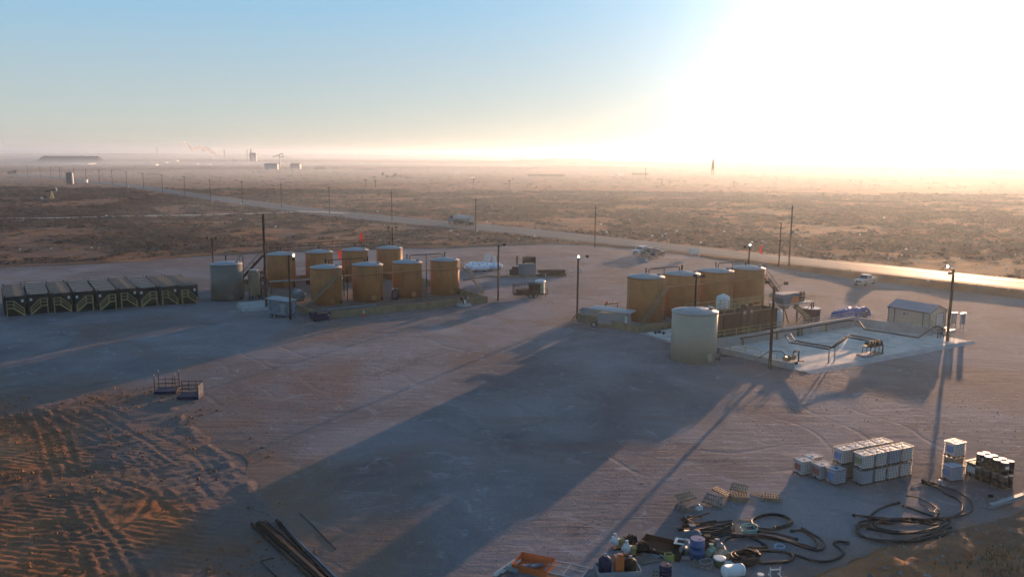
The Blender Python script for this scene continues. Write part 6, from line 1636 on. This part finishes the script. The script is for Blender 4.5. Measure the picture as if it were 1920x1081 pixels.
# white channel beams
for i, (a, b_, c, d_) in enumerate(((928, 1082, 968, 1054), (940, 1079, 974, 1056), (946, 1074, 970, 1081))):
    p, q_ = zt(at(a, b_)), zt(at(c, d_)); L_ = (q_ - p).length; u = (q_ - p).normalized()
    t = B().box(L_ / 2, 0, .1 + .1 * i, L_, .22, .03).box(L_ / 2, -.1, .1 + .1 * i, L_, .03, .14).box(L_ / 2, .1, .1 + .1 * i, L_, .03, .14).obj('channel_beam', M['white' if i < 2 else 'galv'], loc=tuple(p), rz=heading(p, q_))
    tag(t, ['outer white channel beam at the bottom edge left of the orange tray', 'inner white channel beam at the bottom edge left of the orange tray', 'short grey channel piece beside the white beams'][i], 'beam', 'channel beams by the orange tray')
# long pipes bottom left
PL = [((472, 984), (588, 1090), .10), ((482, 983), (600, 1090), .10), ((492, 981.5), (612, 1090), .095), ((486, 985), (606, 1092), .09), ((501, 981), (626, 1090), .06)]
for i, ((a, b_), (c, d_), r_) in enumerate(PL):
    p, q_ = zt(at(a, b_)), zt(at(c, d_)); e = (q_ - p)
    tag(B().cyl((0, 0, 0), (e.x, e.y, 0), r_, n=12).obj('long_pipe', M['rust'], loc=(p.x, p.y, r_ + .02 + (.17 if i == 3 else 0))), 'long rusty pipe on the ground, %s from the left in the bundle' % ORD[i], 'pipe', 'long rusty pipes at the lower left')
for i, ((a, b_), (c, d_), w_) in enumerate((((518, 978), (622, 1090), .16), ((521, 981), (636, 1092), .12))):
    p, q_ = zt(at(a, b_)), zt(at(c, d_)); e = q_ - p
    tag(B().beam((0, 0, 0), (e.x, e.y, 0), w_, .2).obj('steel_rail', M['bluegrey' if i else 'black'], loc=(p.x, p.y, .12)), ('dark', 'bluish')[i] + ' steel rail lying right of the rusty pipe bundle', 'rail', 'steel rails at the lower left')
p, q_ = zt(at(488, 1053)), zt(at(520, 1084)); e = q_ - p; f = zt(at(514, 1046)) - p
tag(B().tube([(f.x, f.y, .06), (0, 0, .06), (e.x, e.y, .06)], .035, 6).obj('bent_rod', M['rust'], loc=tuple(p)), 'thin bent rod left of the rusty pipe bundle', 'rod')
a, q_ = zt(at(562, 962)), zt(at(630, 1030)); e = q_ - a
tag(B().tube([(0, 0, .03), (e.x * .4, e.y * .4 + .1, .03), (e.x * .8, e.y * .8, .03), (e.x, e.y, .03)], .03, 6).obj('thin_cable', M['black'], loc=tuple(a)), 'thin dark cable lying right of the steel rails', 'cable')
# two basket racks
def basket(label, p, hd, rail_top):
    t = thing('basket_rack', label, 'basket rack', tuple(p), hd, 'blue based basket racks')
    B().box(0, 0, .06, 2.1, 1.7, .28).obj('base', M['navy'], t)
    q = B(); hh = 1.5 if rail_top else 1.9
    for xx in (-1.0, 1.0):
        for yy in (-.8, .8): q.beam((xx, yy, .3), (xx, yy, hh), .07)
    for z in ((.8, 1.1, 1.45) if rail_top else (.75, 1.15)):
        for yy in (-.8, .8): q.beam((-1, yy, z), (1, yy, z), .05)
        if rail_top:
            for xx in (-1, 1): q.beam((xx, -.8, z), (xx, .8, z), .05)
    for xx in (-.35, .35): q.beam((xx, .8, .3), (xx, .8, 1.4), .05)
    q.obj('posts', M['black'], t)
    q = B()
    for xx in (-1.0, 1.0):
        for yy in (-.8, .8): q.beam((xx, yy, hh), (xx, yy, hh + .3), .06)
    if not rail_top: q.obj('pale_post_tip', M['lightgrey'], t)
    else:
        q = B()
        for k in range(9): q.beam((1.03, -.7 + .175 * k, .4), (1.03, -.7 + .175 * k, 1.3), .03)
        for k in range(6): q.beam((1.03, -.7, .4 + .18 * k), (1.03, .7, .4 + .18 * k), .03)
        q.obj('mesh_panel', M['lightgrey'], t)
    return t
basket('blue based basket rack with tall bare posts, farther of two', zt(at(314, 735)), R(8), False)
basket('blue based basket rack with rails all round, nearer of two', zt(at(357, 745)), R(4), True)

# ---------------------------------------------------------------- far things
def far(px_, py_): 
    p = at(px_, py_); p.z = 0; return p
# pumpjack
p = far(94, 375); p.z = float(height(np.array([p.x]), np.array([p.y]))[0]); t = thing('pumpjack', 'small yellow and black pumpjack out in the scrub', 'pumpjack', tuple(p), R(10))
B().box(0, 0, 0, 7, 1.6, .5).obj('base', M['tanwall'], t)
q = B()
for s_ in (-.8, .8): q.beam((.2, s_, .4), (.9, 0, 4.6), .25); q.beam((1.8, s_, .4), (.9, 0, 4.6), .25)
q.obj('samson_post', M['yellow'], t)
B().beam((-2.0, 0, 4.0), (3.2, 0, 5.4), .4, .6).obj('walking_beam', M['black'], t)
B().add([(3.0, -.3, 6.3), (3.6, -.3, 5.4), (3.4, -.3, 4.2), (3.0, -.3, 5.0), (3.0, .3, 6.3), (3.6, .3, 5.4), (3.4, .3, 4.2), (3.0, .3, 5.0)], [(0, 1, 2, 3), (7, 6, 5, 4), (0, 4, 5, 1), (1, 5, 6, 2), (2, 6, 7, 3), (3, 7, 4, 0)]).obj('horse_head', M['white'], t)
q = B(); q.beam((-2.0, .5, 3.9), (-2.2, .5, 1.2), .15); q.box(-2.2, .6, .6, 1.6, .3, 1.2); q.obj('crank', M['black'], t)
B().box(-3.6, 0, .5, 1.0, 1.0, 1.0).obj('engine', M['white'], t)
p = far(131, 345.5); t = thing('field_tank', 'tall dark tank standing by the far end of the road', 'tank', (p.x, p.y, 0)); 
hh = 8.2; B().lathe(0, 0, [(2.3, 0), (2.3, hh), (.3, hh + .6)], 24).obj('shell', M['green_tank'], t); B().box(2.5, -.5, .3, .9, .9, hh - .5).obj('pale_riser', M['white'], t)
p = far(162, 346); t = thing('field_box', 'small pale instrument box beside the far tank', 'box', (p.x, p.y, 0)); B().box(0, 0, 1.4, 1.7, 1.4, 2.2).obj('box', M['white'], t); B().beam((0, 0, 0), (0, 0, 1.4), .4).obj('post', M['pole'], t)
p = far(24, 327); tag(B().box(0, 0, 0, 9, 3, 3.0).box(3, 0, 3, 3, 3, 1.2).obj('far_truck', M['black'], loc=(p.x, p.y, 0)), 'dark truck far along the road at the left edge', 'truck')
# buildings and stacks of the far plant
def fbox(name, label, px_, py_, wpx, hpx, m_, dep=9, cat='building', group='pale buildings of the far plant', roof=True):
    p = far(px_, py_); d = p.length; sc_ = math.hypot(p.y, CAMH) / FPX; W3, H3 = wpx * sc_, hpx * sc_
    t = thing(name, label, cat, (p.x, p.y, 0), 0, group)
    B().box(0, dep / 2, 0, W3, dep, H3).obj('wall', M[m_], t)
    if roof: B().add([(-W3 / 2 - .5, -.5, H3), (W3 / 2 + .5, -.5, H3), (W3 / 2 + .5, dep + .5, H3), (-W3 / 2 - .5, dep + .5, H3), (-W3 / 2, dep / 2, H3 * 1.12 + .5), (W3 / 2, dep / 2, H3 * 1.12 + .5)], [(0, 1, 5, 4), (1, 2, 5), (2, 3, 4, 5), (3, 0, 4), (3, 2, 1, 0)]).obj('roof', M['lightgrey'], t)
    return t
M['farblue'] = mat('hazed_blue_siding', (.30, .36, .39), .6, var=.08)  # blue siding with the pallor of distant haze put into its colour
fbox('plant_building', 'haze pale blue long building left of the white silo', 508, 318, 24, 10, 'farblue')
fbox('plant_building', 'pale grey building between the two white silos', 553, 317, 18, 9, 'lightgrey')
fbox('plant_building', 'grey block behind the tall chimneys', 474, 303, 12, 16, 'lightgrey', roof=False)
fbox('plant_building', 'low dark shed right of the far plant', 600, 318, 20, 3, 'rust', group=None)
def stack(name, label, px_, py_, wpx, hpx, m_, cat='silo', group='white silos and stacks of the far plant'):
    p = far(px_, py_); sc_ = math.hypot(p.y, CAMH) / FPX; r_, H3 = wpx * sc_ / 2, hpx * sc_
    t = thing(name, label, cat, (p.x, p.y, 0), 0, group)
    B().lathe(0, 0, [(r_, 0), (r_ * .96, H3)], 16).obj('shell', M[m_], t); B().lathe(0, 0, [(r_ * 1.05, H3), (r_ * 1.05, H3 + r_ * .3), (r_ * .1, H3 + r_ * .8)], 16).obj('cap', M['lightgrey'], t)
    return t
stack('white_silo', 'bright white silo at the left end of the blue plant building', 524.5, 316.5, 3.2, 11, 'white')
stack('white_silo', 'bright white silo right of the grey plant building', 565, 316.5, 2.6, 10, 'white')
for i, (x, yb_, yt, wx) in enumerate(((525.5, 308, 294, 2.0), (538, 308, 294.5, 1.6), (543, 308, 295, 1.4), (472.5, 303, 288, 1.6), (480, 304, 288, 1.6))):
    stack('white_stack', 'slim white stack of the far plant, %s counting rightwards' % ORD[[2, 3, 4, 0, 1][i]], x, yb_, wx, yb_ - yt, 'white')
for i, (x, yb_, yt, wx) in enumerate(((471, 303, 280, 1.8), (464, 303, 281.5, 1.2))):
    stack('tall_chimney', ('right', 'left')[i] + ' one of two tall grey chimneys reaching above the horizon', x, yb_, wx, yb_ - yt, 'lightgrey', 'chimney', 'tall grey chimneys')
p = far(531, 309); sc_ = math.hypot(p.y, CAMH) / FPX; t = thing('conveyor_gallery', 'sloping conveyor gallery rising over the far plant', 'conveyor', (p.x, p.y, 0)); q = B(); q.beam((-19 * sc_, 0, 14 * sc_), (0, 0, 21 * sc_), 1.6, 1.6); q.beam((-10 * sc_, 0, 14.5 * sc_), (4 * sc_, 0, 15 * sc_), 1.2, 1.2); q.obj('gallery', M['lightgrey'], t)
q = B()
for k in (-6, 0): q.beam((k * sc_, 0, 0), (k * sc_, 0, (21 if k == 0 else 18) * sc_), 1.0)
q.obj('support', M['lightgrey'], t)
for i, (x, y, wx, hx) in enumerate(((308, 305.5, 6, 1.6), (327, 303.5, 10, 2.4), (290, 310.5, 4, 2), (367, 308.5, 5, 1.6), (391, 309.5, 3, 1.6), (330, 291.5, 4, 1), (100, 306.5, 46, 1.6), (150, 308.5, 30, 1.5), (28, 306, 16, 1.3), (171, 307.5, 5, 1.5), (857, 324, 6, 1.6), (885, 335, 4, 1.2), (1165, 329.5, 7, 2), (1148, 330, 3, 1.6))):
    p = far(x, y); sc_ = math.hypot(p.y, CAMH) / FPX
    t = thing('white_shed', 'tiny white shed on the plain, %s from the left' % ORD[sorted([308, 327, 290, 367, 391, 330, 100, 150, 28, 171, 857, 885, 1165, 1148]).index(x)], 'shed', (p.x, p.y, 0), 0, 'tiny white sheds on the far plain')
    B().box(0, 6, 0, wx * sc_, 12, hx * sc_).obj('wall', M['white'], t); B().box(0, 6, hx * sc_, wx * sc_ + 1, 13, .6).obj('roof', M['white'], t)
for i, (a_, b__, c_, d_) in enumerate(((425, 303, 431, 298.5), (430, 303.5, 440, 297), (420, 301, 426, 296.5))):
    p, q_ = far(a_, b__), far(a_, b__); sc_ = math.hypot(p.y, CAMH) / FPX
    tag(B().beam((0, 0, 0), ((c_ - a_) * sc_, 0, (b__ - d_) * sc_), 2.5, 3).obj('plant_conveyor', M['white'], loc=(p.x, p.y, 0)), 'sloping pale conveyor left of the chimneys, %s of three' % ORD[[1, 2, 0][i]], 'conveyor', 'sloping conveyors of the far plant')
# rig tower and masts
p = far(1336, 328); sc_ = math.hypot(p.y, CAMH) / FPX; Hh = 29 * sc_; t = thing('drilling_rig', 'tall dark drilling rig mast standing in the mist', 'drilling rig', (p.x, p.y, 0)); q = B()
for s_ in (-1, 1):
    for s2 in (-1, 1): q.beam((s_ * 2.2 * sc_ / 1.0, s2 * 2, 0), (s_ * .5 * sc_, s2 * .5, Hh), .7)
for k in range(8):
    w0 = (2.2 - 1.7 * k / 8) * sc_; z0 = Hh * k / 8; z1 = Hh * (k + 1) / 8; w1 = (2.2 - 1.7 * (k + 1) / 8) * sc_
    q.beam((-w0, 0, z0), (w1, 0, z1), .5); q.beam((w0, 0, z0), (-w1, 0, z1), .5)
q.box(0, 0, Hh * .38, 3.4 * sc_, 4, 3); q.obj('mast', M['black'], t); B().box(0, 0, 0, 4 * sc_, 6, 3.5).obj('substructure', M['black'], t)
for x, yb_, yt, lab in ((979, 301, 288, 'thin dark mast on the small hill at the horizon'), (421, 298, 281, 'thin lattice mast beyond the far plant'), (295, 292, 276, 'faint thin mast left of the smoke plume')):
    p = far(x, yb_); sc_ = math.hypot(p.y, CAMH) / FPX; tag(B().beam((0, 0, 0), (0, 0, (yb_ - yt) * sc_), .9 * sc_).beam((-1.2 * sc_, 0, (yb_ - yt) * sc_ * .8), (1.2 * sc_, 0, (yb_ - yt) * sc_ * .8), .4 * sc_).obj('radio_mast', M['black'], loc=(p.x, p.y, 0)), lab, 'mast')
# dark windrows / sheds in the haze
for i, (x, y, wx, hx) in enumerate(((284, 327.5, 17, 1.4), (1024, 330.5, 66, 2.6), (1202, 329, 26, 4), (685, 318.5, 28, 1.2), (600, 313, 16, 1.2))):
    p = far(x, y); sc_ = math.hypot(p.y, CAMH) / FPX
    t = thing('low_building', 'long low dark building in the haze, %s counting from the left' % ORD[[0, 4, 3, 2, 1][i] if 0 else [0, 3, 4, 2, 1][i]], 'building', (p.x, p.y, 0), 0, 'low dark buildings in the haze')
    B().box(0, 8, 0, wx * sc_, 16, hx * sc_).obj('wall', M['brownbox'], t); B().box(0, 8, hx * sc_, wx * sc_ + 2, 18, .5).obj('roof', M['brownbox'], t)
# trees of the far homestead
def far_tree(label, px_, py_, wpx, hpx, seed):
    rs = np.random.RandomState(seed); p = far(px_, py_); sc_ = math.hypot(p.y, CAMH) / FPX; W3, H3 = wpx * sc_, hpx * sc_
    t = thing('desert_tree', label, 'tree', (p.x, p.y, 0), 0, 'dark trees of the far homestead')
    q = B(); q.cyl((0, 0, 0), (0, 0, H3 * .5), W3 * .06, W3 * .03, 8)
    for k in range(6):
        a = k * 1.05; q.cyl((0, 0, H3 * (.25 + .03 * k)), (math.cos(a) * W3 * .32, math.sin(a) * W3 * .32, H3 * (.6 + .04 * k)), W3 * .025, W3 * .01, 6)
    q.obj('trunk', M['pole'], t)
    cl = rs.randn(9, 3) * np.array([W3 * .22, W3 * .22, H3 * .12]) + np.array([0, 0, H3 * .62])
    k = 700; ci = rs.randint(0, 9, k); ctr = cl[ci] + rs.randn(k, 3) * np.array([W3 * .11, W3 * .11, H3 * .10])
    P = ctr[:, None, :] + rs.randn(k, 3, 3) * W3 * .035
    P[..., 2] = np.clip(P[..., 2], H3 * .1, H3)
    me = np_mesh('crown', P.reshape(-1, 3), np.arange(3 * k).reshape(-1, 3), M['leaf'], False); me.parent = t
M['leaf'] = mat('dark_dusty_foliage', (.045, .05, .03), .9, var=.4, vscale=.3)
for i, (x, y, wx, hx) in enumerate(((717, 334, 7, 12), (741, 334, 9, 11), (726, 335, 9, 7), (751, 334, 8, 6), (763, 335, 7, 5), (703, 335, 6, 5), (735, 335, 8, 6))):
    far_tree('dark rounded tree of the far homestead, %s from the left' % ORD[[1, 4, 2, 5, 6, 0, 3][i]], x, y, wx, hx, 40 + i)

# hills on the horizon
def hill(label, px0, px1, base_py, prof, dep=900, name='mesa'):
    """prof: (fraction along, height in photo px above the base)"""
    a, b_ = far(px0, base_py), far(px1, base_py); V, F = [], []; nn = 60
    sc_ = math.hypot((a.y + b_.y) / 2, CAMH) / FPX
    xsf = [p_[0] for p_ in prof]; hs = [p_[1] for p_ in prof]
    for i in range(nn + 1):
        t_ = i / nn; c = a.lerp(b_, t_); h_ = float(np.interp(t_, xsf, hs)) * sc_ + 2 * (float(fbm(np.array([t_ * 30.0]), np.array([1.0]), 3, 3)[0]) - .5) * min(1, t_ * 8, (1 - t_) * 8)
        for j, (dy, f) in enumerate(((-.35, 0), (-.12, .45), (0, .93), (.2, 1), (.8, .95), (1.1, 0))):
            V.append((c.x * (1 + dy * dep / c.length), c.y * (1 + dy * dep / c.length) , max(-2, h_ * f + (-2 if f == 0 else 0))))
    for i in range(nn):
        for j in range(5): k = i * 6 + j; F.append((k, k + 6, k + 7, k + 1))
    o = B().add(V, F, True).obj(name, M['hillsoil']); struct(o, label); return o
M['hillsoil'] = mat('brown_hill_soil', (.15, .11, .08), .95, var=.2, vscale=.01)
hill('flat topped mesa at the left horizon', 40, 212, 306, ((0, 0), (.15, 3), (.24, 13), (.84, 13), (.90, 5), (1, 0)), 260, 'mesa')
hill('low broken hill under the central horizon', 955, 1135, 303.5, ((0, 0), (.1, 3.5), (.22, 2.5), (.35, 3.5), (.42, 6.5), (.48, 5), (.8, 5), (.93, 1.5), (1, 0)), 500, 'hill')
hill('long low ridge closing the plain at the left', -400, 1000, 294.2, ((0, 2), (.2, 4), (.35, 3), (.5, 4.5), (.7, 3), (.85, 4), (1, 0)), 900, 'ridge')
hill('long low ridge closing the plain at the right', 800, 2400, 296.5, ((0, 0), (.15, 3.5), (.4, 3), (.6, 4), (.8, 3), (1, 2)), 900, 'ridge')
# smoke plume of the far plant
M['smoke'] = mat('white_steam', (.96, .97, .97), 1.0, var=.03, spec=0, transl=.92)
p = far(403, 299); sc_ = math.hypot(p.y, CAMH) / FPX
path = [(400, 298, 1.6), (403, 294, 3.2), (401.5, 289, 4.6), (396, 284, 5.2), (389, 281, 5.4), (381, 278, 5.0), (376, 276, 4.0), (369, 279, 3.6), (362, 280, 3.6), (356, 274, 3.2), (350, 268.5, 2.4), (346, 272, 1.6), (341, 277, 1.0)]
sp_ = smoothpath([Vector(q_) for q_ in path], 5); ring = 14; V, F = [], []
for i, c in enumerate(sp_):
    nxt = sp_[min(i + 1, len(sp_) - 1)]; prv = sp_[max(i - 1, 0)]; d = Vector((nxt.x - prv.x, 0, -(nxt.y - prv.y))).normalized(); nrm = Vector((-d.z, 0, d.x))
    for k in range(ring):
        a = 2 * math.pi * k / ring
        rr = c.z * sc_ * (.78 + .75 * (float(fbm(np.array([i * .33 + 5]), np.array([k * .8]), 3, 4)[0]) - .5) * 2 * .8)
        rr = max(rr, .3 * sc_)
        V.append(Vector(((c.x - 403) * sc_, 0, (299 - c.y) * sc_)) + nrm * math.cos(a) * rr + Vector((0, math.sin(a) * rr * 1.3, 0)))
for i in range(len(sp_) - 1):
    for k in range(ring): F.append((i * ring + k, i * ring + (k + 1) % ring, (i + 1) * ring + (k + 1) % ring, (i + 1) * ring + k))
F += [tuple(range(ring))[::-1], tuple(range((len(sp_) - 1) * ring, len(sp_) * ring))]
tag(B().add(V, F, True).obj('steam_plume', M['smoke'], loc=(p.x, p.y, 0)), 'white steam plume bending left from the far plant', 'steam', kind='stuff')

# litter blown into the scrub
LIT = [(96, 468), (172, 467), (241, 352), (38, 470), (451, 413), (200, 408), (651, 418.5), (632, 448), (708, 398), (517, 428), (748, 453), (721, 424), (1002, 446), (973, 450.5), (846, 435), (894, 435), (858, 442), (828, 456), (712, 452), (759, 423), (1242, 445), (1254, 453), (1314, 458), (1127, 423), (1137, 438), (1248, 441), (1269, 436), (1358, 436), (1430, 455.5), (1410, 457), (1658, 410), (1500, 463), (1567, 483), (1690, 481.5), (1699, 469.5), (1716, 471.5), (1720, 493), (1780, 490.5), (1798, 488.5), (1882, 499), (1847, 506), (1903, 480), (1888, 508), (1665, 486), (1666, 488), (1785, 507), (1068, 455), (1080, 470 - 12), (913, 418), (1223, 445), (1181, 415), (452, 384.5), (399, 378.5), (1612, 442), (1740, 533), (1890, 551), (1547, 483)]
rl = random.Random(12)
for i, (x, y) in enumerate(LIT):
    p = at(x, y); p.z = float(height(np.array([p.x]), np.array([p.y]))[0]); s_ = rl.uniform(.28, .55) * (1.0 if p.y < 240 else 1.5)
    b = lumpy(s_ * 1.1, s_ * .9, s_ * .75, 5, 5, seed=i + 2, flat=.5)
    b.v = [(a_ + rl.uniform(-.08, .08), c_ + rl.uniform(-.08, .08), d_ + .35) for a_, c_, d_ in b.v]
    tag(b.obj('plastic_scrap', M['white'], loc=(p.x, p.y, p.z), rz=rl.uniform(0, 6)), 'scrap of white plastic blown against the brush beyond the yard', 'litter', 'white plastic scraps in the scrub')

# low banks of mist on the plain; those at right added as a lens glare veil
mm_ = bpy.data.materials.new('ground_mist_air'); mm_.use_nodes = True
t = mm_.node_tree; t.nodes.remove(t.nodes['Principled BSDF']); v = t.nodes.new('ShaderNodeVolumePrincipled'); v.inputs['Color'].default_value = (.78, .90, 1.0, 1); v.inputs['Density'].default_value = .0005; v.inputs['Anisotropy'].default_value = .38
t.links.new(v.outputs[0], t.nodes['Material Output'].inputs['Volume'])
for i, (x, y, rx, ry, hz_) in enumerate(((560, 313, 520, 420, 10), (1160, 314, 420, 300, 9), (1420, 322, 380, 220, 8), (150, 308, 500, 330, 9), (900, 312, 600, 400, 9), (860, 299, 3200, 900, 9), (1650, 345, 900, 330, 13), (1250, 334, 700, 300, 9), (960, 300, 4200, 3050, 20), (1750, 410, 330, 170, 16))):
    p = far(x, y)
    tag(B().ball(0, 0, 0, rx, ry, hz_, 40, 10).obj('mist_bank', mm_, loc=(p.x, p.y, -1.0)), 'low bank of bright mist on the far plain', 'mist', kind='stuff')
